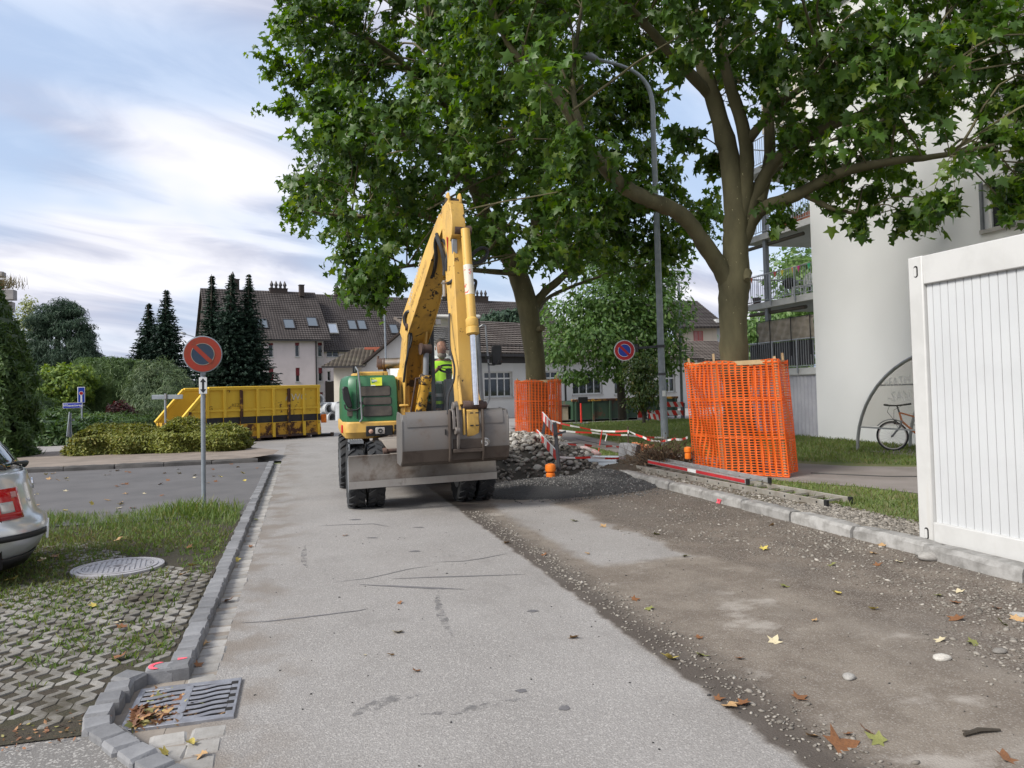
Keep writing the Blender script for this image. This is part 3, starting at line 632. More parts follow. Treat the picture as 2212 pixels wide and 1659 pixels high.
M_bleaf=m_leaf('birch_leaf',(.16,.19,.07),(.22,.25,.10),(.30,.31,.13),.35,.5); M_dry=m_leaf('brown_leaf',(.06,.055,.02),(.10,.07,.03),(.14,.11,.05),.2,.6)
d=33
p=gr(1345,900); p=at(1342,885,d)
bushy('maple_tree',(at(1342,900,d).x,at(1342,900,d).y,0),'bushy green maple tree behind the green skip and beside the white hall','tree',M_map,
 [B(1230,690,d,1.6,1.6,1.1),B(1300,650,d,1.7,1.7,1.1),B(1380,640,d+1,1.8,1.8,1.1),B(1440,680,d,1.3,1.4,1.1),B(1210,760,d-1,.9,1.2,.7),B(1290,740,d-1,1.7,1.7,1.1),B(1370,730,d,1.7,1.7,1.2),B(1440,760,d,1.0,1.2,1.0),B(1240,815,d-1,.9,.9,.35),B(1315,800,d-1,.9,1,.5),B(1410,790,d,1.0,1.0,.7),B(1340,690,d+1.5,2.2,2,1.6),B(1330,570,d+1,1.9,1.9,1.3),B(1420,600,d+1,1.4,1.5,1.0)],
 17000,.20,OVAL,31,trunk=[[P4(1345,905,d,.22),P4(1342,840,d,.18),P4(1335,760,d,.14),P4(1330,650,d,.08)],[P4(1342,800,d,.1),P4(1390,720,d,.07),P4(1420,660,d,.03)],[P4(1338,790,d,.1),P4(1280,720,d,.07),P4(1235,690,d,.03)]],shell=.35)
d=30.4
bushy('young_tree',(at(1391,912,d).x,at(1391,912,d).y,.09),'slim leafy young tree on the lawn with reddish tips beside the lamp post','tree',m_leaf('young_leaf',(.03,.06,.016),(.06,.10,.022),(.14,.12,.03),.35,.5),
 [B(1385,790,d,.75,.75,.55),B(1390,835,d,.85,.85,.5),B(1385,870,d,.7,.7,.4),B(1400,850,d-.5,.6,.6,.5),B(1375,815,d,.7,.7,.6)],3600,.13,OVAL,32,trunk=[[P4(1391,914,d,.07),P4(1389,870,d,.06),P4(1386,800,d,.03)],[P4(1391,905,d,.05),P4(1378,850,d,.03),P4(1365,800,d,.015)],[P4(1391,905,d,.05),P4(1405,850,d,.03),P4(1412,800,d,.015)]],shell=.2)
d=46
bushy('broadleaf_tree',(at(1700,880,d).x,at(1700,880,d).y,0),'pale green broadleaf tree seen through the balconies','tree',M_lt,[B(1735,590,d,2.2,2.2,1.9),B(1700,700,d,2.4,2.4,1.8),B(1640,720,d,2.0,2,1.4),B(1760,680,d,2.2,2.2,2.0),B(1620,780,d,1.6,1.6,1.4),B(1690,790,d,2.4,2.4,2.0)],9000,.28,OVAL,33,trunk=[[P4(1700,890,d,.3),P4(1700,780,d,.22),P4(1715,640,d,.1)]],core=.55)
d=78
bushy('pine_tree',(at(1120,860,d).x,at(1120,860,d).y,0),'distant pine top rising behind the tiled hall roof','tree',M_pine,[B(1085,690,d,2.2,2,.9),B(1130,688,d,2.0,2,1.0),B(1110,720,d,3,2.2,1.6)],2500,.5,OVAL,34,trunk=[[P4(1115,850,d,.3),P4(1112,700,d,.12)]])
def spruce(x,ytop,ybase,d,wpx,seed,label):
    rs=np.random.default_rng(seed); b=at(x,ybase,d); tp=at(x,ytop,d); H=tp.z-b.z; base=Vector((b.x,b.y,0)); H0=b.z; R_=wpx/1661*d
    T_=thing('spruce_tree',base,label,'tree',group=None); parts=[]; lev=int(54)
    P=[];O=[];S=[]
    top=Vector((tp.x,tp.y,tp.z))
    for i in range(lev):
        f=(i+.5*rs.random())/lev; z=H0+H*f; rad=R_*(1-f)**.95*(.8+.3*rs.random())+.10; nb=max(5,int(15*(1-f)+5))
        for k in range(nb):
            a=2*PI*(k+rs.random()*.8)/nb; L=rad*rs.uniform(.75,1.12); q=max(3,int(L/.22))
            u=np.linspace(.12,1,q); dx,dy=math.cos(a),math.sin(a)
            zz_=z-L*.30*u+L*.16*u**2.5
            pts=np.stack([base.x+(top.x-base.x)*f+dx*L*u,base.y+dy*L*u,zz_],-1)
            for s in (-1,0,1):
                w=.20*(1.15-u)*L*.55*s
                P.append(pts+np.stack([-dy*w,dx*w,-np.abs(w)*.35],-1)); O.append(np.tile([dx-.5*s*dy,dy+.5*s*dx,-.25],(q,1))); S.append(.16+.20*(1-u)*min(1,L)+0*u)
    P=np.concatenate(P);O=nrm(np.concatenate(O)+rs.normal(0,.25,(len(P),3)));S=np.concatenate(S)*(d/60)**.5*1.15
    n=nrm(np.array([0,0,1])+rs.normal(0,.55,(len(P),3))); wide=(NEEDLE[0]*np.array([2.6,1.35,1]),NEEDLE[1])
    V,T=scatter(wide,P,S*1.35,orient(n,O)); fast('crown',V,T,M_spr,T_)
    wd=MB(); wd.tube([tuple(base),tuple(base+Vector((0,0,H*.5))),tuple(top)],[.28,.16,.02],8); wd.build('trunk',M_barkd,T_)
spruce(457,592,880,62,62,1,'slim dark spruce at the gable end of the pink apartment block'); spruce(499,590,880,60,82,2,'tallest dark spruce, the middle one in front of the tiled roof'); spruce(537,592,880,61,78,3,'dark spruce beside the pink wall with red shutters')
spruce(320,655,870,70,70,4,'lower spruce of the pair beyond the clipped hedge'); spruce(358,625,870,69,80,5,'pointed taller spruce of the pair beyond the clipped hedge')
d=64
bl=[]; r5=np.random.default_rng(5)
for q in range(150):
    a=r5.uniform(0,PI); rr=r5.uniform(.35,1)**.6; bl.append(B(125+math.cos(a)*85*rr,800-math.sin(a)*150*rr*(1 if True else 1),d+r5.uniform(-1.5,1.5),.8,.8,.36))
bl+= [B(55+q*13,800+r5.uniform(-12,24),d+r5.uniform(-1,1),1,1,.7) for q in range(14)]+[B(60+r5.uniform(0,150),770+r5.uniform(-30,40),d-1+r5.uniform(-1,1),1,1,.7) for q in range(26)]
bushy('pine_tree',(at(120,880,d).x,at(120,880,d).y,0),'broad dark pine with a domed crown behind the hedges','tree',M_pine,bl,48000,.30,NEEDLE,41,trunk=[[P4(120,885,d,.35),P4(122,780,d,.28),P4(128,680,d,.12)],[P4(120,800,d,.2),P4(80,740,d,.1)],[P4(122,790,d,.2),P4(175,720,d,.1)]],shell=.3)
d=72
bushy('birch_tree',(at(68,880,d).x,at(68,880,d).y,0),'thin yellowish birch with hanging twigs beside the dark pine','tree',M_bleaf,[B(62,660,d,.8,.8,1.0),B(55,690,d,1.1,1,1.4),B(72,700,d,.8,.8,1.2),B(45,730,d,.9,.8,1.2),B(95,690,d,.5,.5,.8),B(38,770,d,.8,.8,1)],1500,.28,OVAL,42,trunk=[[P4(72,880,d,.16),P4(70,760,d,.12),P4(64,680,d,.05),P4(60,645,d,.02)],[P4(71,770,d,.07),P4(84,715,d,.04),P4(94,680,d,.02)],[P4(70,780,d,.06),P4(45,740,d,.04),P4(30,720,d,.02)]],bark=M_birch,shell=.1)
# hedges
def hedge(name,loc,label,mat,x0,x1,y0,y1,z1,n,size,seed,rot=0,cat_='hedge',lump=.12,tm=NEEDLE,top=None,up=.35):
    """clipped block in its own frame: leaves over every face, a lumpy body inside"""
    rs=np.random.default_rng(seed); T_=thing(name,loc,label,cat_,rz=rot)
    a=(x1-x0)*(z1);b=(y1-y0)*z1;c=(x1-x0)*(y1-y0); w=np.array([a,a,b,b,c*1.2]); w/=w.sum(); parts=[]
    for f,wk in enumerate(w):
        k=int(n*wk); u=rs.random(k);v=rs.random(k)
        if f<2: P=np.stack([x0+(x1-x0)*u,np.full(k,(y0,y1)[f]),z1*v],-1); o=np.tile([0,(-1,1)[f],0.],(k,1))
        elif f<4: P=np.stack([np.full(k,(x0,x1)[f-2]),y0+(y1-y0)*u,z1*v],-1); o=np.tile([(-1,1)[f-2],0,0.],(k,1))
        else: P=np.stack([x0+(x1-x0)*u,y0+(y1-y0)*v,np.full(k,z1)],-1); o=np.tile([0,0,1.],(k,1))
        s=P*np.array([2.1,2.3,2.6])/max(.5,size*4); dsp=lump*(np.sin(s[:,0]*1.3+seed)+np.sin(s[:,1]*1.7+s[:,2])+np.sin(s[:,2]*1.9+s[:,0]*.7))*.6+rs.normal(0,lump*.35,k)
        cx_,cy_=(x0+x1)/2,(y0+y1)/2; q=np.stack([(P[:,0]-cx_)/(x1-x0)*2,(P[:,1]-cy_)/(y1-y0)*2,P[:,2]/z1],-1)
        rnd=np.maximum(0,np.sort(np.abs(q),-1)[:,-2]-.75)*.9
        P=P+o*dsp[:,None]-np.stack([q[:,0]*rnd*.4,q[:,1]*rnd*.4,np.where(q[:,2]>.5,rnd*.5,0)],-1)*min(1,z1)
        if top is not None: P[:,2]*=top(P[:,0])
        P[:,2]=np.maximum(P[:,2],.02); parts.append(leaves(P,nrm(o+rs.normal(0,.4,o.shape)),size,tm,up,.7,tipdown=-.6,rs=rs))
    V,T=cat(parts)
    M_=pmat(T_); 
    me=fast('foliage',V,T,mat); me.parent=T_
    bb=MB(); i=.16*min(1,z1); nx=10
    for k in range(nx):
        xa=x0+i+(x1-x0-2*i)*k/nx; xb=x0+i+(x1-x0-2*i)*(k+1)/nx; s=top((xa+xb)/2) if top else 1; bb.box(xa,xb,y0+i,y1-i,0.01,(z1-i)*s)
    bb.build('opaque_core',M_dk if mat is not M_oliv else M_oliv,T_,local=True,smooth=0)  # solid boxes added inside so the hedge blocks light
    return T_
def gl(x,y,z=0): p=gr(x,y,z); return (p.x,p.y,z)
hedge('low_hedge',(-3.75,22.6,.15),'low feathery olive hedge on the verge in front of the yellow skip',M_oliv,-2.0,2.25,-.8,.8,.58,60000,.085,61,rot=R(-9),lump=.13,tm=OVAL,up=.7,top=lambda x:1-.22*np.clip(-(x+1.2),0,2)-.08*np.clip(x-.8,0,2)+.03*np.sin(x*5))
hedge('thuja_hedge',(at(-12,960,20).x,at(-12,960,20).y,.1),'tall dark clipped thuja column behind the silver car','' or M_dk,-1.3,.62,-.7,.9,5.0,15000,.26,62,lump=.16,top=lambda x:np.interp(x,[-1.3,-.2,.7],[1.25,.98,.50]),cat_='hedge')
d=44
def hd(x0,x1,ytop,dep): a=at(x0,860,dep);b=at(x1,860,dep); return a,b,at((x0+x1)/2,ytop,dep).z
def hed(name,x0,x1,ytop,dep,thick,label,mat,n,size,seed,**k):
    a,b,z=hd(x0,x1,ytop,dep); c=(a+b)/2; L=(b-a).length; rot=math.atan2(b.y-a.y,b.x-a.x)
    return hedge(name,(c.x,c.y,-.05),label,mat,-L/2,L/2,-thick/2,thick/2,z+.05,n,size,seed,rot=rot,**k)
hed('clipped_hedge',178,305,778,50,3,'tall dark green clipped hedge with a flat top',M_dk,9000,.24,63,lump=.12)
bushy('bright_bush',(at(130,900,47).x,at(130,900,47).y,-.05),'rounded yellow-green bush beside the tall clipped hedge','bush',M_br,[B(125,820,47,1.3,1.2,.9),B(95,840,47,1.0,1,.9),B(165,825,47,1.2,1.2,1.0),B(120,860,47,1.8,1.4,1.0),B(75,860,46,.9,.9,.9)],9000,.24,OVAL,64,core=.65,crown_name='foliage')
bushy('feathery_bush',(at(345,900,48).x,at(345,900,48).y,-.05),'grey-green feathery bush beside the skip end, next to the clipped hedge','bush',m_leaf('feathery_leaf',(.045,.08,.032),(.09,.13,.055),(.14,.18,.08),.25,.6),[B(345,815,48,1.5,1.4,1.1),B(315,850,47,1.3,1.2,1.3),B(375,850,47,1.3,1.2,1.3),B(345,885,46,1.9,1.4,1.0),B(310,800,48,.6,.6,.6)],15000,.24,NEEDLE,65,core=.62,crown_name='foliage')
bushy('red_bush',(at(268,930,43).x,at(268,930,43).y,-.05),'dark red-leaved bush in front of the tall clipped hedge','bush',M_red,[B(265,900,43,.8,.7,.8),B(290,925,42,.8,.7,.5),B(250,895,43,.5,.5,.6)],3500,.18,OVAL,66,core=.6,crown_name='foliage')
bushy('fir_shrub',(at(60,930,42).x,at(60,930,42).y,-.05),'dark green shrub between the thuja and the yellow-green bush','bush',M_dk,[B(60,870,42,.7,.8,1.3),B(75,905,41,.8,.8,.9),B(95,890,43,.9,.8,.9)],5000,.22,NEEDLE,67,core=.65,crown_name='foliage')
hed('ground_shrubs',62,300,905,38,5,'low spreading green shrubs round the street name sign',M_dk,7000,.26,68,lump=.28,cat_='bush',up=.8)
hed('low_shrubs',60,215,918,29,4,'low leafy green shrubs behind the pavement edge',m_leaf('low_shrub_leaf',(.02,.05,.015),(.045,.085,.022),(.08,.12,.03),.25,.5),6500,.20,69,lump=.22,cat_='bush',tm=OVAL,up=.8)
bushy('small_bush',(at(210,935,38).x,at(210,935,38).y,-.05),'small yellow-tipped bush at the foot of the red bush','bush',M_br,[B(205,915,38,.9,.7,.45),B(240,925,37.5,.8,.7,.4)],1800,.18,OVAL,70,core=.75,crown_name='foliage')
# ------------------------------------------------------------------ grass
BLADE=(np.array([(-.5,0,0),(.5,0,0),(.32,.55,.12),(-.32,.55,.12),(0,1,.38)]),np.array([(0,1,2),(0,2,3),(3,2,4)]))
def grass(name,P,h,mat,label,cat_='grass',w=.09,seed=0,lean=.35):
    rs=np.random.default_rng(seed); N=len(P); H=np.broadcast_to(h,(N,))*rs.uniform(.5,1.35,N)
    y=nrm(np.array([0,0,1.])+rs.normal(0,lean,(N,3))*np.array([1,1,.2])); n=rs.normal(0,1,(N,3))*np.array([1,1,.1]); Rm=orient(n,y)
    V,T=scatter(BLADE,P,np.stack([H*w*2,H,H],-1),Rm); o=fast(name,V,T,mat); return tag(o,label,cat_,kind='stuff')
def inpoly(P,poly):
    x,y=P[:,0],P[:,1]; c=np.zeros(len(P),bool); n=len(poly)
    for i in range(n):
        (x0,y0),(x1,y1)=poly[i],poly[(i+1)%n]
        with np.errstate(divide='ignore',invalid='ignore'): c^=((y0>y)!=(y1>y))&(x<(x1-x0)*(y-y0)/(y1-y0)+x0)
    return c
def spread(n,x0,x1,y0,y1,z,seed,poly=None):
    rs=np.random.default_rng(seed); P=np.stack([rs.uniform(x0,x1,n),rs.uniform(y0,y1,n),np.full(n,z)],-1); return P[inpoly(P,poly)] if poly else P
M_gr1=m_leaf('grass_blade',(.07,.125,.026),(.11,.165,.036),(.20,.18,.065),.3,.6); M_gr2=m_leaf('lawn_blade',(.08,.13,.03),(.12,.165,.04),(.21,.19,.075),.3,.6); M_gr3=m_leaf('dry_blade',(.11,.10,.04),(.15,.12,.055),(.22,.17,.09),.3,.7)
# unmown strip between bay and parking lane
P=spread(26000,-6,-.8,8.9,11.6,.05,81); rs=np.random.default_rng(82)
yb=P[:,1]-(P[:,0]+.8)*-.18; k=np.exp(-((yb-10.35)/.8)**2)*(.75+.25*np.sin(P[:,0]*5+P[:,1]*3)); P=P[rs.random(len(P))<k*1.0]; hh=.05+.022*np.sin(P[:,0]*3.1)*np.sin(P[:,1]*4.3+P[:,0])+.13*np.exp(-((P[:,0]+1.4)**2+(P[:,1]-11.1)**2)/.5)+.08*np.exp(-((P[:,0]+3.2)**2+(P[:,1]-11)**2)/.3)
grass('verge_grass',P,hh,M_gr1,'long unmown green grass round the foot of the sign post',seed=83,w=.05)
P=spread(34000,-6,-.8,6.4,10.2,.045,84); n1=np.sin(P[:,0]*2.3+1)+np.sin(P[:,1]*3.1+P[:,0]); P=P[rs.random(len(P))<(.42+.25*n1)*np.clip((P[:,1]-6.6-.5*(P[:,0]+1.6))/1.6,0,1)]; P=P[np.hypot(P[:,0]+1.64,P[:,1]-7.77)>.37]
grass('dry_grass',P,.042,m_leaf('mixed_blade',(.06,.085,.022),(.11,.11,.035),(.19,.15,.07),.3,.7),'short yellowed grass on the parking bay edge',seed=85,w=.10,lean=.7)
# weeds in the paver cells
ww=[]; 
for x,yy in cand:
    dn=.42+.40*np.clip((yy-5.0)/2.5,-.3,1)+.35*np.clip((-x-1.6)/1.5,-.5,1)+.25*math.sin(x*3+yy*2)
    if rng.random()<dn: 
        k=int(rng.uniform(8,26)); ww.append(np.array([x+.01,yy+.085,.045])+rng.normal(0,1,(k,3))*np.array([.036,.036,.004]))
ww=np.concatenate(ww); grass('paver_weeds',ww,.045,M_gr1,'small weeds and grass tufts growing in the paver cells',seed=86,w=.13,lean=.8)
lawnp=[(5.75,7.6),(7.2,7.6),(7.0,10.1),(6.65,12),(6.2,12.6),(5.85,11)]
P=spread(14000,5.6,8,5.2,13,.085,87,[(6.0,5.2),(7.9,5.2),(7.6,9.2),(7.0,10.2),(6.7,12.4),(6.2,12.6),(6.05,10),(6.2,8)]); grass('lawn_grass',P,.06,M_gr2,'short lawn grass between the ladders and the path',seed=88,w=.10,lean=.5)
P=spread(60000,8,16,9,31,.085,89,[(9.0,12.8),(10.2,11.2),(12,10.4),(13.3,10.4),(13.3,18),(16,18),(16,30.5),(9.8,30.5),(9.1,27.5),(8.7,24.3),(8.3,21),(8.1,18.5),(8.0,16.6),(8.2,14.6)]); grass('lawn_grass',P,.075,M_gr2,'lawn beyond the path in front of the white building',seed=90,w=.13,lean=.5)
P=spread(9000,5.6,7.2,13.2,24,.085,91,[(5.75,13.6),(6.5,13.6),(6.75,16.2),(6.85,18.2),(6.9,20.5),(6.6,20.5),(6.1,17)]); grass('lawn_grass',P,.075,M_gr2,'grass strip beside the dug-up kerb',seed=92,w=.10,lean=.5)
# ------------------------------------------------------------------ worn paint and metals
def m_worn(name,c,chip=(.05,.035,.025),lo=.60,hi=.68,sc=5,rough=.5,dirt=(.16,.11,.06),da=.45,metal=0):
    m,t,b=newmat(name); v=t.obj()
    n=t.noise(v,sc,7,.68,.3); ch=t.step(lo,hi,n); dn=t.step(.42,.72,t.noise(t.scale(v,(1,1,.45)),sc*.45,6,.65))
    col=t.mix(t.mul(dn,da),c,dirt); col=t.mix(ch,col,chip)
    setb(t,b,col,t.rng(ch,0,1,rough,.85),metal,t.bump(t.add(t.mul(ch,-.6),t.mul(t.noise(v,60,3),.25)),.3,.003),.4); return m
M_yel=m_worn('excavator_yellow',(.60,.365,.085),lo=.61,hi=.66,sc=8,rough=.48,dirt=(.27,.17,.07),da=.6)
M_yelc=m_worn('scratched_cylinder_yellow',(.56,.31,.04),lo=.50,hi=.56,sc=9,chip=(.03,.022,.018))
M_grn=m_worn('excavator_green',(.022,.115,.048),lo=.70,hi=.76,sc=6,dirt=(.05,.06,.035),da=.35,rough=.35)
M_steel=m_worn('worn_steel',(.15,.143,.137),chip=(.12,.085,.06),lo=.55,hi=.75,sc=3.5,rough=.5,dirt=(.16,.13,.11),da=.7,metal=.25)
M_steeld=m_worn('brown_worn_steel',(.062,.046,.036),chip=(.04,.028,.022),lo=.5,hi=.75,sc=3,rough=.6,dirt=(.09,.072,.06),da=.5,metal=.2); M_bld=m_worn('blade_steel',(.17,.155,.14),chip=(.09,.065,.05),lo=.45,hi=.7,sc=2.6,rough=.55,dirt=(.10,.08,.065),da=.75,metal=.2)
M_blk=plain('black_plastic',(.018,.018,.019),(.012,.012,.012),10,.5,bump=.1); M_rub=plain('tyre_rubber',(.022,.024,.027),(.035,.035,.036),6,.8,bump=.4,bscale=50,bdist=.005); M_hose=plain('rubber_hose',(.016,.016,.018),(.024,.023,.024),20,.55,bump=0)
M_chrome=plain('chrome_rod',(.72,.73,.75),(.6,.6,.62),20,.12,1,bump=0); M_grey=plain('grey_paint',(.22,.23,.245),(.18,.19,.20),5,.45,.2,bump=.05); M_dgrey=plain('dark_cab_frame',(.05,.053,.06),(.04,.042,.048),5,.45,bump=.05)
M_grill=plain('dusty_grille',(.105,.09,.075),(.065,.058,.052),5,.8,bump=.5,bscale=140,bdist=.004); M_exh=plain('exhaust_steel',(.42,.38,.33),(.30,.22,.15),5,.35,.9,bump=.05); M_rusty=plain('rusty_brown',(.10,.06,.045),(.06,.04,.035),9,.8,bump=.3)
M_white=plain('white_paint',(.72,.72,.71),(.66,.66,.65),4,.5,bump=.05); M_redp=plain('red_paint',(.55,.02,.02),(.45,.02,.02),6,.45,bump=.05); M_lens=plain('lamp_lens',(.55,.53,.50),(.45,.42,.4),20,.15,.3,bump=0); M_amber=plain('amber_lens',(.65,.25,.05),(.55,.2,.04),20,.2,bump=0)
m,t,b=newmat('cab_glass'); g=t.node('ShaderNodeBsdfTransparent'); g.inputs[0].default_value=(.93,.96,.95,1); gl_=t.node('ShaderNodeBsdfGlossy'); gl_.inputs['Roughness'].default_value=.02; fr=t.node('ShaderNodeFresnel'); fr.inputs[0].default_value=1.45
mx=t.node('ShaderNodeMixShader'); t.l.new(fr.outputs[0],mx.inputs[0]); t.l.new(g.outputs[0],mx.inputs[1]); t.l.new(gl_.outputs[0],mx.inputs[2]); t.l.new(mx.outputs[0],m.node_tree.nodes['Material Output'].inputs[0]); M_glass=m
EX=thing('excavator',(1.6,12.1,0),'yellow and green wheeled excavator facing us with a wide grading bucket','excavator')
def part(name,mb,mat,parent=None,**k): return mb.build(name,mat,parent or EX,**k)
# ---- tyres
def tyre_mesh(w,r):
    m_=MB(); c=(0,0,0); h=w/2
    m_.lathe(c,(1,0,0),[(r*.56,-h*.8),(r*.80,-h),(r*.93,-h*.98),(r*.965,-h*.8),(r*.975,0),(r*.965,h*.8),(r*.93,h*.98),(r*.80,h),(r*.56,h*.8)],40)
    n=20
    for s in (-1,1):
        for i in range(n):
            a=2*PI*(i+(.5 if s>0 else 0))/n; vs=[]
            for (x,da,rr) in ((.02,-.05,.985),(h*.55,.02,.985),(h*1.0,.12,.95)):
                for q in (-.055,.055):
                    for dr in (-.05,.035): vs.append((s*x,(rr+dr)*r*math.cos(a+da+q),(rr+dr)*r*math.sin(a+da+q)))
            F=[]
            for j in range(2):
                o=j*4; F+=[(o+0,o+4,o+5,o+1),(o+2,o+3,o+7,o+6),(o+1,o+5,o+7,o+3)]
            F+=[(0,1,3,2),(8,10,11,9)]; m_.add(vs,F)
    o=m_.build('tyre',M_rub,local=True,smooth=30); d=o.data; bpy.data.objects.remove(o); return d
def rim_mesh(w,r):
    m_=MB(); h=w/2; m_.lathe((0,0,0),(1,0,0),[(r*.56,-h*.85),(r*.52,-h*.8),(r*.48,-h*.3),(r*.2,-h*.2),(r*.18,-h*.5),(0,-h*.5)],28); m_.lathe((0,0,0),(1,0,0),[(r*.56,h*.85),(r*.52,h*.8),(r*.48,h*.3),(r*.2,h*.2),(0,h*.2)],28)
    o=m_.build('rim',M_grey,local=True); d=o.data; bpy.data.objects.remove(o); return d
tm_,rm_=tyre_mesh(.225,.455),rim_mesh(.225,.455)
for yy in (11.0,13.35):
    for xx in (.70,.965,2.225,2.50):
        e=bpy.data.objects.new('wheel',None); COL.objects.link(e); e.parent=EX; e.location=(xx-1.6,yy-12.1,.45); e.rotation_euler=(random.uniform(0,1),0,0)
        for me_,nm in ((tm_,'tyre'),(rm_,'rim')):
            o=bpy.data.objects.new(nm,me_); COL.objects.link(o); o.parent=e
for yy in (11.0,13.35):
    mb=MB(); mb.cyl((.8,yy,.45),(2.4,yy,.45),.10,n=14); mb.cyl((1.45,yy,.45),(1.75,yy,.45),.19,n=16); part('axle',mb,M_steeld)
# ---- chassis
mb=MB(); mb.box(1.12,2.08,10.75,13.7,.42,.72); mb.box(1.2,2.0,11.0,13.4,.72,.80); part('chassis',mb,M_steeld,bevel=.02)
mb=MB(); mb.lathe((1.6,12.3,.78),(0,0,1),[(.55,0),(.55,.06),(.5,.07),(.5,.13)],32); part('slew_ring',mb,M_rusty)
mb=MB(); mb.prism([(1.30,10.55,.50),(1.05,10.85,.93),(1.42,10.85,.95),(1.45,10.5,.52)],(0,.5,0)); part('blade_bracket',mb,plain('dusty_steel',(.24,.21,.18),(.17,.15,.13),5,.8),bevel=.015); mb=MB(); mb.prism([(1.9,10.6,.42),(2.1,10.8,.75),(2.3,10.8,.75),(2.2,10.6,.42)],(0,.4,0)); part('blade_bracket',mb,M_steeld,bevel=.015)
mb=MB(); mb.box(.60,.80,10.72,10.98,.90,.935)
for i in range(6): mb.box(.605+i*.033,.625+i*.033,10.72,10.98,.935,.95)
mb.box(.60,.615,10.72,10.98,.3,.92); part('step',mb,M_grey)
mb=MB(); mb.cyl((1.06,10.5,.80),(1.5,10.55,.80),.03); mb.cyl((1.04,10.5,.79),(1.09,10.5,.80),.05); part('blade_cylinder',mb,M_rusty)
mb=MB(); mb.cyl((1.15,12.0,.86),(1.42,11.95,.89),.06); mb.lathe((1.28,11.85,.88),(0,-1,0),[(.06,0),(.06,.1),(.03,.12)],12); mb.box(1.05,1.3,12,12.2,.80,.9); part('slew_motor',mb,M_steeld)
# ---- dozer blade, curved plate
prof=[(10.36,.34),(10.345,.42),(10.375,.55),(10.41,.66),(10.39,.765),(10.41,.77),(10.44,.66),(10.41,.52),(10.40,.36)]
mb=MB(); mb.loft([[(x,y,z+dz) for y,z in prof] for x,dz in ((.575,-.005),(1.2,.0),(1.9,.015),(2.575,.03))]); part('dozer_blade',mb,M_bld,bevel=.004)
mb=MB(); mb.loft([[(x,y-.012,z+dz) for y,z in ((10.352,.335),(10.336,.43),(10.346,.43),(10.372,.335))] for x,dz in ((.577,-.005),(2.573,.03))]); part('cutting_edge',mb,m_worn('polished_edge',(.36,.34,.32),chip=(.2,.18,.16),lo=.5,hi=.8,sc=6,rough=.42,dirt=(.25,.22,.2),da=.6,metal=.4))
# ---- upper frame: skirt
def rr_poly(x0,x1,y0,y1,c,n=5):
    P=[]
    for cx_,cy_,a0 in ((x0+c,y0+c,PI),(x1-c,y0+c,1.5*PI),(x1-c,y1-c,0),(x0+c,y1-c,.5*PI)):
        for i in range(n): a=a0+.5*PI*i/(n-1); P.append((cx_+c*math.cos(a),cy_+c*math.sin(a)))
    return P
mb=MB(); sec=rr_poly(.60,1.56,11.95,14.0,.16)
mb.loft([[(1.08+(x-1.08)*s,12.98+(y-12.98)*s,z) for x,y in sec] for z,s in ((.885,.86),(.90,.93),(.99,1.0),(1.13,1.0),(1.15,.985))]); part('skirt',mb,M_yel)
mb=MB(); mb.box(1.5,2.82,12.0,14.0,.95,1.18); mb.box(1.44,1.66,11.78,12.2,.93,1.12); part('deck',mb,M_yel,bevel=.02)
mb=MB(); mb.box(.93,1.34,11.94,11.965,.925,1.085); lp=part('lamp_panel',mb,M_blk,bevel=.01)
mb=MB(); mb.lathe((1.005,11.945,1.0),(0,-1,0),[(.034,0),(.034,.012),(.02,.02),(0,.022)],16); mb.build('indicator',m_lens if False else plain('indicator_lens',(.5,.3,.22),(.42,.25,.18),20,.3,bump=0),lp)
mb=MB(); mb.box(1.075,1.215,11.93,11.945,.955,1.055); hl=mb.build('headlight',M_lens,lp,bevel=.01)
mb=MB(); mb.ring((1.145,11.926,1.005),(0,1,0),.035,.02,.01,16); mb.build('bulb_holder',M_blk,hl)
mb=MB(); mb.box(1.36,1.53,11.93,11.947,.93,1.005); mb.box(1.36,1.53,11.93,11.947,1.015,1.09); part('vent',mb,M_blk)
mb=MB(); mb.box(.575,.60,12.15,12.28,.98,1.10); part('marker_lamp',mb,M_redp,bevel=.006)
# ---- green hood with grilles
mb=MB(); sec=[(.63,14.0),(.60,12.3),(.66,12.08),(.80,12.0),(1.43,11.98),(1.43,14.0)]
mb.loft([[(1.05+(x-1.05)*s,13+(y-13)*s,z) for x,y in sec] for z,s in ((1.14,1.0),(1.30,1.0),(1.66,.985),(1.78,.96),(1.84,.92),(1.86,.86))]); hood=part('hood',mb,M_grn,bevel=.015)
def rpoly(x0,x1,z0,z1,y,c=.025,slope=0):
    return [(x,y+slope*(z-1.2),z) for x,z in rr_poly(x0,x1,z0,z1,c,4)]
for x0,x1,z0,z1 in ((.86,1.31,1.545,1.685),(.90,1.325,1.41,1.515),(.90,1.33,1.235,1.38)):
    mb=MB(); mb.prism(rpoly(x0,x1,z0,z1,11.985,.025,.03),(0,-.012,0)); gg=mb.build('grille',M_grill,hood)
    mb=MB(); mb.prism(rpoly(x0-.008,x1+.008,z0-.008,z1+.008,11.99,.03,.03),(0,-.012,0)); mb.build('rubber_seal',M_blk,gg)
mb=MB(); mb.box(.66,.74,12.03,12.06,1.24,1.36); mb.build('side_grille',M_grill,hood)
mb=MB(); mb.box(.80,.812,11.985,12.0,1.2,1.8); mb.build('seam',M_blk,hood)
st=MB(); st.add([(1.02,11.993,1.695),(1.19,11.990,1.70),(1.19,11.999,1.825),(1.015,12.003,1.82)],[(0,1,2,3)]); 
M_stk=plain('sticker_yellow',(.70,.75,.05),(.66,.70,.05),10,.5,bump=0); st.v=[(x,y-.016,z) for x,y,z in st.v]; sk_=st.build('sticker',M_stk,hood,smooth=0,recalc=False)
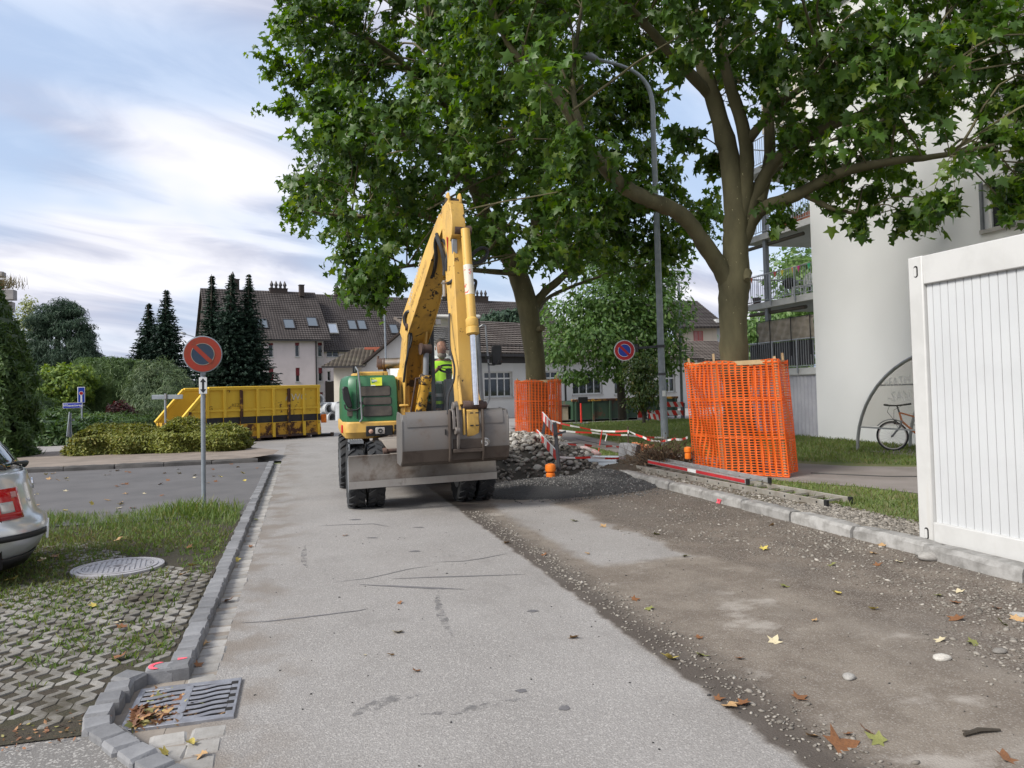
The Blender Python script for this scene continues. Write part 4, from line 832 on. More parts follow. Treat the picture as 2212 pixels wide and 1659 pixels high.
def stk(pts,mat,nm,k=.002): 
    s_=MB(); s_.add([(x,11.978+.075*(z-1.70)-k,z) for x,z in pts],[tuple(range(len(pts)))]); s_.build(nm,mat,sk_,smooth=0,recalc=False)
stk([(1.03,1.735),(1.185,1.735),(1.183,1.82),(1.024,1.815)],plain('sticker_green',(.08,.30,.08),bump=0),'print_field'); stk([(1.035,1.80),(1.155,1.775),(1.05,1.735),(1.10,1.735),(1.175,1.762),(1.175,1.785),(1.05,1.815)],M_stk,'zigzag_mark',.004); stk([(1.02,1.696),(1.19,1.70),(1.19,1.712),(1.02,1.71)],M_white,'white_strip'); stk([(1.04,1.757),(1.10,1.757),(1.115,1.775),(1.10,1.79),(1.04,1.79)],plain('sticker_pale',(.45,.6,.55),bump=0),'name_field',.005)
text_mesh('KERN',.035,M_white,frame((1.073,11.968,1.773),(1,0,0),(0,-1,0)),hood,.001)
# ---- tank beside the boom, top cover, exhaust
mb=MB(); mb.box(1.445,1.64,12.15,13.2,1.15,1.84); mb.box(1.47,1.64,12.02,12.14,1.1,1.36); mb.box(1.45,1.60,11.98,12.1,1.36,1.40); tk=part('tank',mb,M_yel,bevel=.025)
mb=MB(); mb.lathe((1.52,12.3,1.83),(0,0,1),[(.055,0),(.05,.07),(.04,.075),(.04,.11),(.03,.12)],16); mb.build('filler_cap',M_yel,tk); mb=MB(); mb.box(1.46,1.475,12.13,12.145,1.62,1.78); mb.box(1.51,1.525,12.13,12.145,1.5,1.7); mb.build('slot',M_blk,tk)
mb=MB(); mb.box(.82,1.32,12.3,13.6,1.84,1.925); part('top_cover',mb,M_yel,bevel=.02)
mb=MB(); mb.cyl((1.25,12.75,2.06),(1.66,12.65,2.07),.088,n=18); mf=part('exhaust',mb,M_exh)
mb=MB(); mb.cyl((1.21,12.76,2.055),(1.29,12.74,2.058),.094,n=18); mb.cyl((1.20,12.77,2.0),(1.215,12.77,2.19),.018); mb.cyl((1.3,12.74,2.03),(1.34,12.74,1.85),.03); mb.build('exhaust_end',M_rusty,mf)
for k in (1.31,1.375): mb=MB(); mb.ring((k,12.735,2.06),(1,-.2,0),.095,.085,.022,20); mb.build('clamp',M_rusty,mf)
mb=MB(); mb.tube([(.80,12.15,1.93),(.80,12.05,1.99),(.83,11.96,1.93),(.85,11.93,1.7),(.86,11.93,1.48),(.875,11.935,1.2),(.84,11.95,1.15)],.014,8); part('handrail',mb,M_grey)
mb=MB(); mb.box(.765,.83,12.2,12.27,1.9,2.02); part('rail_clamp',mb,M_blk)
mb=MB(); sec=[(.585,1.66),(.61,1.70),(.67,1.69),(.70,1.56),(.735,1.40),(.72,1.36),(.66,1.37),(.60,1.50)]; mb.prism([(x,11.95,z) for x,z in sec],(0,.07,0)); mr=part('mirror',mb,M_blk,bevel=.015); mb=MB(); mb.tube([(.88,11.95,1.45),(.87,11.94,1.38),(.80,11.94,1.335),(.68,11.95,1.325),(.63,11.97,1.36),(.62,11.98,1.42)],.013,8); mb.box(.835,.90,11.92,11.96,1.42,1.46); mb.build('mirror_arm',M_blk,mr)
# ---- boom, arm
SV=Vector((.985,.172,0)).normalized()
def beam(sts,w,sv=SV):
    """sts = [(point, half height, width factor)]"""
    pts=[Vector(s[0]) for s in sts]; m_=MB(); secs=[]
    for i,s in enumerate(sts):
        t_=(pts[min(i+1,len(pts)-1)]-pts[max(i-1,0)]).normalized(); n_=t_.cross(sv).normalized(); k=s[2] if len(s)>2 else 1
        secs.append([pts[i]+sv*(a*w/2*k)+n_*(b_*s[1]) for a,b_ in((-1,-1),(1,-1),(1,1),(-1,1))])
    m_.loft(secs); return m_
mb=MB(); # lower boom: two side plates and a web, open to the front
def plate(poly,x,th=.03):
    m_.prism([Vector((0,y,z))+SV*0+Vector((x+(12.3-y)*.10,0,0)) for y,z in poly],SV*th)
m_=MB()
sp=[(12.62,1.10),(12.20,1.02),(12.0,1.30),(11.98,1.62),(11.88,2.0),(11.74,2.42),(11.70,2.60),(11.76,2.68),(11.90,2.70),(12.1,2.42),(12.30,2.0),(12.55,1.5)]
plate(sp,1.50); plate(sp,1.79); lb=part('lower_boom',m_,M_yel,bevel=.008)
m_=MB(); m_.prism([Vector((1.53+(12.3-y)*.10,y,z)) for y,z in ((12.5,1.2),(12.30,1.2),(12.15,1.65),(11.98,2.2),(11.88,2.55),(12.0,2.58),(12.15,2.3),(12.45,1.6))],SV*.265); m_.build('web',m_worn('shaded_web_yellow',(.42,.23,.035),lo=.5,hi=.6,sc=5,da=.7),lb)  # shade between the side plates put into the web's darker yellow
m_=MB(); m_.cyl(Vector((1.53,11.72,2.58)),Vector((1.55,11.71,2.58))+SV*.02,.055); m_.build('pin',M_rusty,lb); m_=MB(); m_.cyl((1.475,12.2,1.33),(1.50,12.2,1.33),.085,n=20); m_.build('pin',M_rusty,lb)
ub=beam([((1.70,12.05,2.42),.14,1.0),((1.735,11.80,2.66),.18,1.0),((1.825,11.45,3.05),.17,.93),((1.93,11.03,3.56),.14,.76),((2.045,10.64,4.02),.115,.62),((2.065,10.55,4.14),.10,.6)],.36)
M_yelb=m_worn('dirty_shaded_boom_yellow',(.56,.32,.06),lo=.57,hi=.62,sc=8,rough=.5,dirt=(.19,.11,.045),da=.7); UB=part('upper_boom',ub,M_yelb,bevel=.008)  # scratches and dirt, plus the underside's shade, darken this yellow
ust=[((1.70,12.05,2.42),.155,1.0),((1.735,11.80,2.66),.20,1.0),((1.825,11.45,3.05),.19,.93),((1.93,11.03,3.56),.16,.76),((2.045,10.64,4.02),.13,.62)]
for s in (-1,1):
    sq=[]
    pts_=[Vector(q[0]) for q in ust]
    for i,q in enumerate(ust):
        t_=(pts_[min(i+1,4)]-pts_[max(i-1,0)]).normalized(); n_=t_.cross(SV).normalized(); c_=pts_[i]+SV*(s*.18*q[2]); sq.append([c_+SV*a_+n_*(b_*q[1]) for a_,b_ in ((-.008,-1),(.008,-1),(.008,1),(-.008,1))])
    m_=MB(); m_.loft(sq); m_.build('side_plate',M_yel,UB,bevel=.003)
for s in (-1,1):
    m_=MB(); c=Vector((2.07,10.52,4.18))+SV*(s*.085); m_.prism([c+Vector((0,y,z)) for y,z in ((.13,-.12),(-.12,-.10),(-.13,.08),(-.06,.17),(.05,.17),(.12,.06))],SV*.03); m_.build('fork_plate',M_yel,UB,bevel=.006)
m_=MB(); m_.cyl(Vector((2.07,10.5,4.22))-SV*.10,Vector((2.07,10.5,4.22))+SV*.12,.06,n=16); m_.build('pin',M_steeld,UB)
d_=Vector((1.95,10.98,3.56))-Vector((1.78,11.72,2.66)); text_mesh('NEW HOLLAND',.115,plain('faded_white',(.55,.5,.42),(.45,.38,.28),20,.6,bump=0),frame(Vector((1.755,11.58,2.90))-SV*.186,d_,-SV),UB,.002,align='LEFT')
# hydraulic pipes along the boom
for k,(o1,o2) in enumerate(((-.02,.20),(-.055,.205),(-.09,.20),(-.125,.19))):
    m_=MB(); n_=Vector((0,.75,.66)); m_.tube([Vector(p)-SV*(.155+o1)+n_*(o2+.0) for p in ((1.75,11.78,2.66),(1.84,11.42,3.05),(1.92,11.06,3.50))],.018,6); m_.build('pipe',M_steeld,UB)
ar=beam([((2.045,10.50,4.20),.11,1.0),((2.05,10.44,3.95),.17,1.05),((2.05,10.40,3.72),.19,1.0),((2.05,10.28,3.2),.165,1.0),((2.055,10.16,2.5),.145,1.0),((2.06,10.06,1.8),.12,1.0),((2.065,9.99,1.3),.105,1.0),((2.07,9.96,1.02),.09,1.0)],.185)
AR=part('arm',ar,M_yel,bevel=.01)
m_=MB(); m_.prism([Vector((1.965,y,z)) for y,z in ((10.23,3.62),(10.10,3.68),(10.06,3.80),(10.10,3.95),(10.2,4.15),(10.36,4.15))],SV*.20); m_.build('cylinder_mount',M_yel,AR,bevel=.01)
m_=MB(); m_.lathe(Vector((2.0,10.13,3.76)),SV,[(.07,0),(.07,.24),(.03,.245)],18); m_.build('pin',M_rusty,AR)
# bucket cylinder on the front of the arm
BC=MB(); p0,p1=Vector((2.15,10.08,3.76)),Vector((2.165,9.86,2.50)); BC.tube([p0,p1],.062,18); dd=(p1-p0).normalized(); BC.lathe(p1-dd*.05,dd,[(.062,0),(.085,.03),(.085,.12),(.078,.13),(.088,.14),(.088,.22),(.06,.24)],20); bc=part('bucket_cylinder',BC,M_yel)
m_=MB(); m_.tube([p1+dd*.1,Vector((2.17,9.76,1.50)),Vector((2.17,9.75,1.40))],.042,16); m_.build('piston_rod',M_chrome,bc)
m_=MB(); a_=p0.lerp(p1,.40); b__=p0.lerp(p1,.72); m_.tube([a_,b__],.0635,18,0,False); m_.build('faded_decal',m_worn('decal_white',(.60,.56,.50),chip=(.55,.05,.04),lo=.56,hi=.60,sc=9,dirt=(.6,.45,.15),da=.5),bc,recalc=False)
for z0,z1,x,nm in ((3.95,3.0,1.953,'decal'),):
    m_=MB(); m_.add([(x,10.33,3.70),(x,10.42,3.72),(x+.003,10.40,3.2),(x+.003,10.33,3.15)],[(0,1,2,3)]); m_.build('red_decal',M_redp,AR,smooth=0,recalc=False)
# linkage, coupler
m_=MB(); m_.lathe(Vector((2.0,9.80,1.395)),SV,[(.06,0),(.066,.02),(.066,.10),(.058,.105),(.058,.19),(.066,.195),(.066,.28),(.05,.285),(.05,.33)],18); lk=part('link_pin',m_,M_rusty)
for s,o in ((0,-.035),(1,.235)):
    m_=MB(); a_=Vector((2.02,9.98,1.78))+SV*(o if s==0 else .17); b__=Vector((2.02,9.81,1.40))+SV*o; m_.bar(a_,b__,.03,.075,up=(0,1,0)); part('link',m_,M_yel,bevel=.006)
m_=MB(); m_.prism([Vector((2.04,y,z)) for y,z in ((9.84,1.36),(9.74,1.34),(9.70,1.12),(9.74,1.0),(9.90,.98),(9.97,1.1))],SV*.17); m_.box(1.99,2.02,9.72,9.80,1.02,1.36); part('coupler',m_,M_yel,bevel=.012)
for i,(x,z) in enumerate(((2.10,1.14),(2.17,1.14),(2.10,1.30),(2.17,1.30))): m_=MB(); m_.box(x-.02,x+.02,9.693+.06*max(0,z-1.2),9.712,z-.008,z+.008); part('slot',m_,M_blk)
m_=MB(); m_.prism([Vector((1.90,y,z)) for y,z in ((9.78,1.46),(9.70,1.40),(9.66,1.15),(9.65,.92),(9.70,.84),(9.76,.90),(9.80,1.1),(9.82,1.38))],SV*.035); m_.prism([Vector((1.845,y,z)) for y,z in ((9.76,1.40),(9.69,1.30),(9.66,1.1),(9.78,1.1),(9.80,1.34))],SV*.04); m_.lathe(Vector((1.86,9.74,1.40)),SV,[(.05,0),(.05,.06)],16); m_.lathe(Vector((1.87,9.68,1.08)),SV,[(.05,0),(.05,.06)],16); m_.lathe(Vector((1.84,9.71,1.24)),SV,[(.03,0),(.03,.1)],8); part('coupler_plate',m_,M_steel,bevel=.006)
# ---- grading bucket
bp=[(9.80,1.30),(9.76,1.22),(9.75,.84),(9.79,.72),(9.92,.655),(10.26,.66)]
def bxs(o): return [(y+o*.02,z) for y,z in bp]
inn=[(y+.02,z+(.02 if z<.8 else 0)) for y,z in bp]
def dzx(x): return (x-1.25)*.018
mb=MB(); mb.loft([[(x,y,z+dzx(x)) for y,z in bp+inn[::-1]] for x in (1.215,1.7,2.2,2.59)]); bk=part('bucket',mb,M_steel,bevel=.004)
for x in (1.20,2.585):
    mb=MB(); mb.prism([(x,y,z+dzx(x)) for y,z in ((9.83,1.31),(9.755,1.22),(9.743,.83),(9.78,.71),(9.92,.645),(10.28,.65),(10.30,.78),(10.28,1.25),(10.2,1.33))],(.022,0,0)); mb.build('side_plate',M_steel,bk,bevel=.003)
mb=MB(); mb.loft([[(x,y,z+dzx(x)) for y,z in ((9.745,.835),(9.735,.84),(9.772,.69),(9.91,.635),(10.27,.64),(10.27,.655),(9.92,.652),(9.79,.715))] for x in (1.21,2.60)]); mb.build('bottom_edge',M_steeld,bk)  # turned-under bottom, its shade put into the darker brown steel
mb=MB(); mb.loft([[(x,y,z+dzx(x)) for y,z in ((9.80,1.28),(9.765,1.215),(9.755,1.14),(9.748,1.14),(9.753,1.22),(9.785,1.30),(9.82,1.325),(9.90,1.33),(9.90,1.315))] for x in (1.27,2.53)]); mb.build('top_lip',M_steel,bk)
mb=MB(); mb.box(1.9,2.45,10.22,10.30,1.2,1.345); mb.build('rear_lip',M_steel,bk,bevel=.02)
for x,w in ((1.80,.026),(2.235,.026)):
    mb=MB(); mb.prism([(x,y,z) for y,z in ((9.83,1.36),(9.70,1.34),(9.675,1.20),(9.70,.76),(9.735,.68),(9.80,.70),(9.79,1.0))],(w,0,0)); mb.build('hanger_plate',M_steeld,bk,bevel=.006)
mb=MB(); mb.box(1.85,2.25,9.70,9.80,.80,.845); mb.box(1.86,2.24,9.735,9.76,.845,.97); mb.build('hanger_bar',M_steeld,bk,bevel=.005)
mb=MB(); mb.lathe((2.28,9.74,.92),(0,-1,0),[(.055,0),(.055,.012),(.045,.016),(.045,.004),(.0,.004)],22); mb.build('lifting_eye',m_worn('polished_spot',(.5,.48,.46),lo=.6,hi=.8,rough=.25,metal=.8),bk); mb=MB(); mb.ring((2.275,9.715,.905),(.3,1,.2),.034,.018,.018,16); mb.build('shackle',M_chrome,bk)
mb=MB(); mb.box(1.755,1.772,9.742,9.75,1.03,1.1); mb.build('slot',M_blk,bk)
# ---- lift cylinder
LC=MB(); p0,p1,p2=Vector((1.75,11.90,1.20)),Vector((1.83,11.72,1.82)),Vector((1.845,11.70,2.24)); dd=(p1-p0).normalized(); LC.tube([p0,p1],.085,18); LC.lathe(p1-dd*.12,dd,[(.085,0),(.10,.02),(.10,.12),(.075,.15)],18); lc=part('lift_cylinder',LC,M_yelc)
m_=MB(); m_.tube([p1,p2],.045,14); m_.build('piston_rod',M_grey,lc); m_=MB(); m_.cyl(p2-SV*.07,p2+SV*.07,.075,n=18); m_.build('rod_eye',M_rusty,lc); m_=MB(); m_.cyl(p2-SV*.10,p2-SV*.07,.09,n=18); m_.build('pin',M_rusty,lc); m_=MB(); m_.cyl(p0-SV*.14,p0+SV*.16,.05,n=14); m_.build('pin',M_rusty,lc)
m_=MB(); m_.tube([p1-SV*.08+Vector((0,0,-.02)),p1-SV*.16+Vector((0,0,-.03)),p1-SV*.17+Vector((0,0,-.12)),p0-SV*.14+Vector((0,0,.1)),p0-SV*.12],.014,8); m_.build('pipe',M_rusty,lc)
# ---- hoses
def hose(pts,r=.02,mat=M_hose,nm='hose'):
    q=smoothline([p+(0,) if len(p)==3 else p for p in [tuple(p) for p in pts]],6); m_=MB(); m_.tube([tuple(p[:3]) for p in q],r,8); part(nm,m_,mat)
def A(x,y,Yw):
    d=FW+RT*((x-1106)/1661)-UP*((y-784.5)/1661); return tuple(EYE+d*(Yw/d.y))
def z4p(zx,zy): return ((1100+zx*300/1914)*.79,(640+zy*300/1914)*.79)
def H(lst,Yw,r=.02): hose([A(*z4p(*p),Yw+dy) for *p,dy in lst],r*1.35)
H([(500,760,.5),(560,620,.4),(590,420,.2),(575,180,.1),(600,60,.0),(640,150,-.1),(700,330,-.15),(735,560,-.15),(735,720,-.15)],10.6,.021)
H([(690,110,.1),(730,120,0),(780,220,-.05),(795,350,-.1),(775,480,-.12),(775,640,-.12)],10.5,.018); H([(600,0,.05),(640,120,-.05),(700,300,-.1),(750,470,-.12),(775,600,-.12)],10.55,.02)
H([(905,450,0),(930,560,-.02),(935,680,-.03),(900,780,-.02),(830,850,0),(780,865,0)],10.2,.018)
H([(1140,100,0),(1135,250,-.02),(1130,450,-.02),(1125,620,0)],10.4,.02); H([(1135,520,0),(1165,430,.1),(1280,300,.2),(1400,240,.2),(1480,280,.2),(1470,380,.2),(1380,480,.1),(1250,510,.05),(1140,530,0)],10.45,.02)
H([(1130,840,0),(1180,835,0),(1250,805,.05),(1285,840,.05),(1265,950,.05),(1240,1080,.05),(1215,1240,.05)],10.4,.017)
H([(150,1660,0),(60,1580,0),(40,1450,0),(90,1360,-.05),(160,1370,-.1),(210,1450,-.1),(270,1450,-.1)],11.75,.022); H([(120,1660,0),(110,1500,0),(140,1300,0),(190,1230,.05),(215,1300,.05),(240,1370,.05)],11.8,.02); H([(170,1660,0),(170,1480,0),(190,1330,0),(235,1200,.05),(250,1090,.05),(270,1150,.05),(330,1110,.05)],11.8,.018)
def z5p(zx,zy): return ((1100+zx*300/1659)*.79,(850+zy*300/1659)*.79)
hose([A(*z5p(*p),y_) for p,y_ in (((715,40),10.2),((712,300),10.1),((720,560),10.0),((760,720),9.95),((790,870),9.92),((780,1040),9.9),((735,1170),9.9),((700,1260),9.85),((685,1400),9.8),((690,1560),9.75))],.014)
hose([A(*z5p(*p),y_) for p,y_ in (((60,60),11.8),((50,200),11.75),((110,360),11.7),((100,520),11.7),((70,720),11.72),((50,820),11.8),((20,1080),11.9))],.018); hose([A(*z5p(*p),y_) for p,y_ in (((110,40),11.8),((120,250),11.75),((140,420),11.7),((110,560),11.7))],.018)
hose([A(*z5p(*p),y_) for p,y_ in (((1045,700),11.9),((1060,800),11.85),((1110,950),11.8),((1110,1080),11.8),((1080,1160),11.8))],.018); hose([A(*z5p(*p),y_) for p,y_ in (((1055,330),10.2),((1060,500),10.3),((1040,650),10.5),((1045,750),10.8))],.015)
m_=MB(); c=Vector(A(*z4p(762,940),10.42)); m_.cyl(c+Vector((-.02,0,.10)),c+Vector((-.02,0,-.12)),.03); m_.cyl(c+Vector((.03,0,.12)),c+Vector((.03,0,-.12)),.026); m_.box(c.x-.06,c.x+.06,c.y-.04,c.y+.04,c.z+.06,c.z+.075); part('hose_coupling',m_,M_exh); m_=MB(); m_.box(c.x-.055,c.x+.06,c.y-.03,c.y+.03,c.z-.17,c.z-.12); part('hose_cap',m_,M_blk)
m_=MB(); c=Vector(A(*z4p(910,220),10.18)); m_.box(c.x-.035,c.x+.035,c.y-.03,c.y+.05,c.z-.10,c.z+.10); part('valve_block',m_,M_grey,bevel=.006); m_=MB(); c=Vector(A(*z4p(903,380),10.2)); m_.cyl(c+Vector((0,0,.08)),c-Vector((0,0,.08)),.02); part('fitting',m_,M_exh)
# ---- cab
cab=bpy.data.objects.new('cab',None); COL.objects.link(cab); cab.parent=EX; cab.location=(2.36-1.6,12.6-12.1,1.2)
X0,X1,Y0,Y1,Z0,Z1=1.99,2.74,11.98,13.4,1.2,2.74
m_=MB()
for x,y in ((X0,Y0),(X1,Y0),(X0,Y1),(X1,Y1)): m_.bar((x,y,Z0),(x,y+(.06 if y==Y0 else 0),Z1),.06,.06)
m_.bar((X0,Y0,Z0),(X1,Y0,Z0),.05,.05); m_.bar((X0,Y1,1.75),(X1,Y1,1.75),.05,.05); m_.bar((X1,Y0,Z0+.0),(X1,Y1,Z0),.05,.05); m_.bar((X0,Y0,1.55),(X0,Y1,1.55),.04,.04); m_.bar((X1,12.75,Z0),(X1,12.75,Z1),.05,.05); m_.build('cab_frame',M_dgrey,cab,bevel=.01)
m_=MB(); m_.bar((X1+.02,Y0-.02,1.22),(X1-.02,Y0+.05,2.66),.065,.06); m_.build('front_pillar',M_grey,cab,bevel=.012)
m_=MB(); m_.box(X0-.05,X1+.04,Y0-.02,Y1+.05,2.73,2.80); m_.build('cab_roof',plain('cab_roof_white',(.60,.60,.58),(.5,.5,.48),5,.4),cab,bevel=.03)
m_=MB(); m_.box(X0,X1,Y0,Y1,1.14,1.2); m_.build('cab_floor',M_dgrey,cab)
for nm,vs in (('windscreen',[(X0,Y0+.01,1.24),(X1,Y0+.01,1.24),(X1,Y0+.05,2.7),(X0,Y0+.05,2.7)]),('rear_window',[(X0,Y1,1.78),(X1,Y1,1.78),(X1,Y1,2.7),(X0,Y1,2.7)]),('side_window',[(X0,Y0,1.58),(X0,Y1,1.58),(X0,Y1,2.7),(X0,Y0,2.7)]),('door_window',[(X1,Y0,1.25),(X1,Y1,1.25),(X1,Y1,2.7),(X1,Y0,2.7)])):
    m_=MB(); m_.add(vs,[(0,1,2,3)]); m_.build(nm,M_glass,cab,smooth=0,recalc=False)
m_=MB(); m_.box(X0,X1,Y1-.03,Y1+.02,1.2,1.75); m_.build('rear_panel',M_dgrey,cab)
m_=MB(); m_.box(2.06,2.48,12.62,13.05,1.38,1.52); m_.box(2.06,2.48,13.0,13.14,1.5,2.15); m_.box(2.14,2.4,12.7,13.0,1.2,1.4); m_.build('seat',plain('seat_fabric',(.03,.03,.032),bump=.2),cab,bevel=.04,seg=3)
m_=MB(); m_.ring((2.29,12.28,1.95),(0,-.45,1),.165,.14,.026,28); m_.cyl((2.29,12.28,1.93),(2.29,12.20,1.25),.045); m_.cyl((2.29,12.28,1.945),(2.29,12.27,1.90),.05); m_.build('steering_wheel',M_blk,cab)
for a in (.5,2.6,4.7):
    m_=MB(); m_.bar((2.29,12.28,1.94),(2.29+.15*math.cos(a),12.28+.13*math.sin(a),1.94+.06*math.sin(a)),.025,.012); m_.build('spoke',M_blk,cab)
m_=MB(); m_.box(2.20,2.40,12.12,12.3,1.2,1.78); m_.build('console',plain('console_grey',(.16,.17,.175)),cab,bevel=.03)
m_=MB(); m_.tube([(2.85,11.98,2.62),(2.86,11.97,2.4),(2.87,11.96,2.2),(2.89,11.95,1.8),(2.88,11.95,1.45),(2.84,11.97,1.35),(2.76,12.0,1.34)],.016,8); m_.tube([(2.76,12.0,2.6),(2.80,11.98,2.63),(2.85,11.98,2.62)],.016,8); gr_=part('grab_rail',m_,M_grey)
m_=MB(); m_.tube([(2.875,11.95,2.02),(2.88,11.94,1.99),(2.96,11.93,1.985),(3.03,11.93,2.01),(3.05,11.93,2.06)],.011,8); m_.box(2.845,2.90,11.93,11.99,2.08,2.13); m_.build('mirror_arm',M_blk,gr_)
m_=MB(); m_.prism([(x,11.96,z) for x,z in rr_poly(2.945,3.11,1.99,2.30,.03)],(0,.06,0)); part('mirror',m_,M_blk,bevel=.02)
m_=MB(); m_.box(2.02,2.12,11.9,11.97,2.62,2.72); part('work_lamp',m_,M_lens,bevel=.015); m_=MB(); m_.box(2.28,2.38,11.9,11.97,2.62,2.74); part('work_lamp',m_,M_white,bevel=.015)
# ------------------------------------------------------------------ operator
OP=thing('person',(2.27,12.7,1.4),'bearded operator in a bright yellow shirt and green work trousers sitting in the excavator cab','person')
def skin(name,chains,mat,parent,root=0,sub=2):
    """chains = list of [(x,y,z,r),...]; a chain starts on an existing vertex when its first point repeats it"""
    V=[];E_=[];Rr=[];key={}
    for c in chains:
        last=None
        for p in c:
            k=tuple(round(a,4) for a in p[:3])
            if k not in key: key[k]=len(V); V.append(p[:3]); Rr.append(p[3] if isinstance(p[3],tuple) else (p[3],p[3]))
            i=key[k]
            if last is not None and (last,i) not in E_: E_.append((last,i))
            last=i
    o=pmat(parent).translation; me=bpy.data.meshes.new(name); me.from_pydata([tuple(Vector(v)-o) for v in V],E_,[])
    ob=link(name,me,parent); me.materials.append(mat)
    md=ob.modifiers.new('skin','SKIN'); md.use_smooth_shade=True
    for i,r_ in enumerate(Rr): me.skin_vertices[0].data[i].radius=r_; me.skin_vertices[0].data[i].use_root=(i==root)
    s=ob.modifiers.new('sub','SUBSURF'); s.levels=sub; s.render_levels=sub; return ob
M_skin=plain('skin',(.33,.165,.11),(.28,.135,.09),14,.5,bump=.1,bscale=80); M_hv=plain('hi_vis_yellow',(.42,.78,.02),(.36,.68,.02),5,.75,bump=.3,bscale=25,bdist=.01); M_trg=plain('work_green',(.012,.075,.055),(.01,.055,.042),6,.85,bump=.3,bscale=25,bdist=.01); M_refl=plain('reflective_grey',(.42,.44,.44),(.36,.38,.38),8,.45,bump=.1)
pel=(2.27,12.78,1.62,.13); sp=(2.27,12.79,1.80,.14); ch=(2.27,12.78,1.98,.15); nk=(2.265,12.75,2.13,.055)
hd_=[(2.26,12.70,2.175,.062),(2.26,12.69,2.25,.088),(2.255,12.69,2.33,.096),(2.255,12.70,2.40,.085),(2.255,12.71,2.445,.045)]
def arm_(s):
    sh=(2.27+s*.19,12.77,2.03,.068); el=(2.27+s*.27,12.62,1.82,.045); wr=(2.29+s*.15,12.38,1.95,.03); pl=(2.29+s*.148,12.31,1.97,.036)
    return [[ch,sh,el,wr,pl]],pl
chs=[[pel,sp,ch,nk]+hd_,[hd_[2],(2.255,12.585,2.30,.018)]]
for s in (-1,1):
    a_,pl=arm_(s); chs+=a_
    for k in range(4): chs.append([pl,(pl[0]-s*.022+s*.016*k,12.262,1.99,.009),(pl[0]-s*.022+s*.016*k,12.245,1.965,.0085),(pl[0]-s*.02+s*.016*k,12.258,1.94-.003*k,.0075)])
    chs.append([pl,(pl[0]-s*.035,12.305,1.975,.010),(pl[0]-s*.05,12.275,1.965,.008)])
    hp=(2.27+s*.10,12.74,1.60,.10); kn=(2.27+s*.14,12.38,1.66,.068); ft=(2.27+s*.14,12.36,1.30,.045); chs.append([pel,hp,kn,ft,(2.27+s*.14,12.24,1.235,.035)])
skin('body',chs,M_skin,OP)
skin('shirt',[[(2.27,12.78,1.60,.155),(2.27,12.79,1.78,.162),(2.27,12.775,1.97,.168),(2.268,12.765,2.07,.10)],[(2.27,12.775,1.97,.168),(2.465,12.765,2.035,.085),(2.525,12.68,1.90,.068)],[(2.27,12.775,1.97,.168),(2.075,12.765,2.035,.085),(2.015,12.68,1.90,.068)]],M_hv,OP,1)
skin('trousers',[[(2.27,12.78,1.56,.165),(2.27+s*.10,12.70,1.585,.115),(2.27+s*.14,12.37,1.665,.085),(2.27+s*.14,12.355,1.45,.066),(2.27+s*.14,12.35,1.29,.064)] for s in (-1,1)],M_trg,OP)
for s in (-1,1):
    for z in (1.50,1.38): m_=MB(); m_.lathe((2.27+s*.14,12.355,z),(0,0,1),[(.076,0),(.078,.02),(.076,.05)],16); m_.build('reflective_band',M_refl if z>1.4 else M_hv,OP)
    m_=MB(); m_.box(2.27+s*.14-.05,2.27+s*.14+.05,12.16,12.42,1.2,1.29); m_.build('boot',M_blk,OP,bevel=.03)
m_=MB(); m_.lathe((2.27,12.785,1.70),(0,0,1),[(.172,0),(.174,.03),(.172,.055)],20); m_.build('reflective_band',M_refl,OP)
m_=MB(); s_=blob(1,3,2,.04)[0]; m_.add([(2.256+p[0]*.082,12.665+p[1]*.055,2.185+p[2]*.062) for p in s_[0]],[tuple(f) for f in s_[1]]); m_.build('beard',plain('grey_beard',(.16,.12,.095),(.26,.22,.19),40,.9,bump=.5,bscale=120),OP)
m_=MB(); m_.add([(2.255+p[0]*.099,12.722+p[1]*.094,2.405+p[2]*.066) for p in s_[0] if True],[tuple(f) for f in s_[1]]); m_.build('hair',plain('short_hair',(.075,.055,.045),(.05,.04,.03),40,.9,bump=.4,bscale=150),OP)
for s in (-1,1):
    m_=MB(); m_.add([(2.255+s*.033+p[0]*.013,12.602+p[1]*.008,2.318+p[2]*.009) for p in s_[0]],[tuple(f) for f in s_[1]]); m_.build('eye',M_blk,OP); m_=MB(); m_.add([(2.255+s*.098+p[0]*.012,12.70+p[1]*.022,2.30+p[2]*.034) for p in s_[0]],[tuple(f) for f in s_[1]]); m_.build('ear',M_skin,OP)
    m_=MB(); m_.box(2.255+s*.033-.02,2.255+s*.033+.02,12.598,12.612,2.338,2.347); m_.build('eyebrow',plain('brow',(.06,.045,.035)),OP)
m_=MB(); m_.box(2.23,2.28,12.606,12.62,2.225,2.233); m_.build('mouth',plain('lip',(.25,.09,.07)),OP)
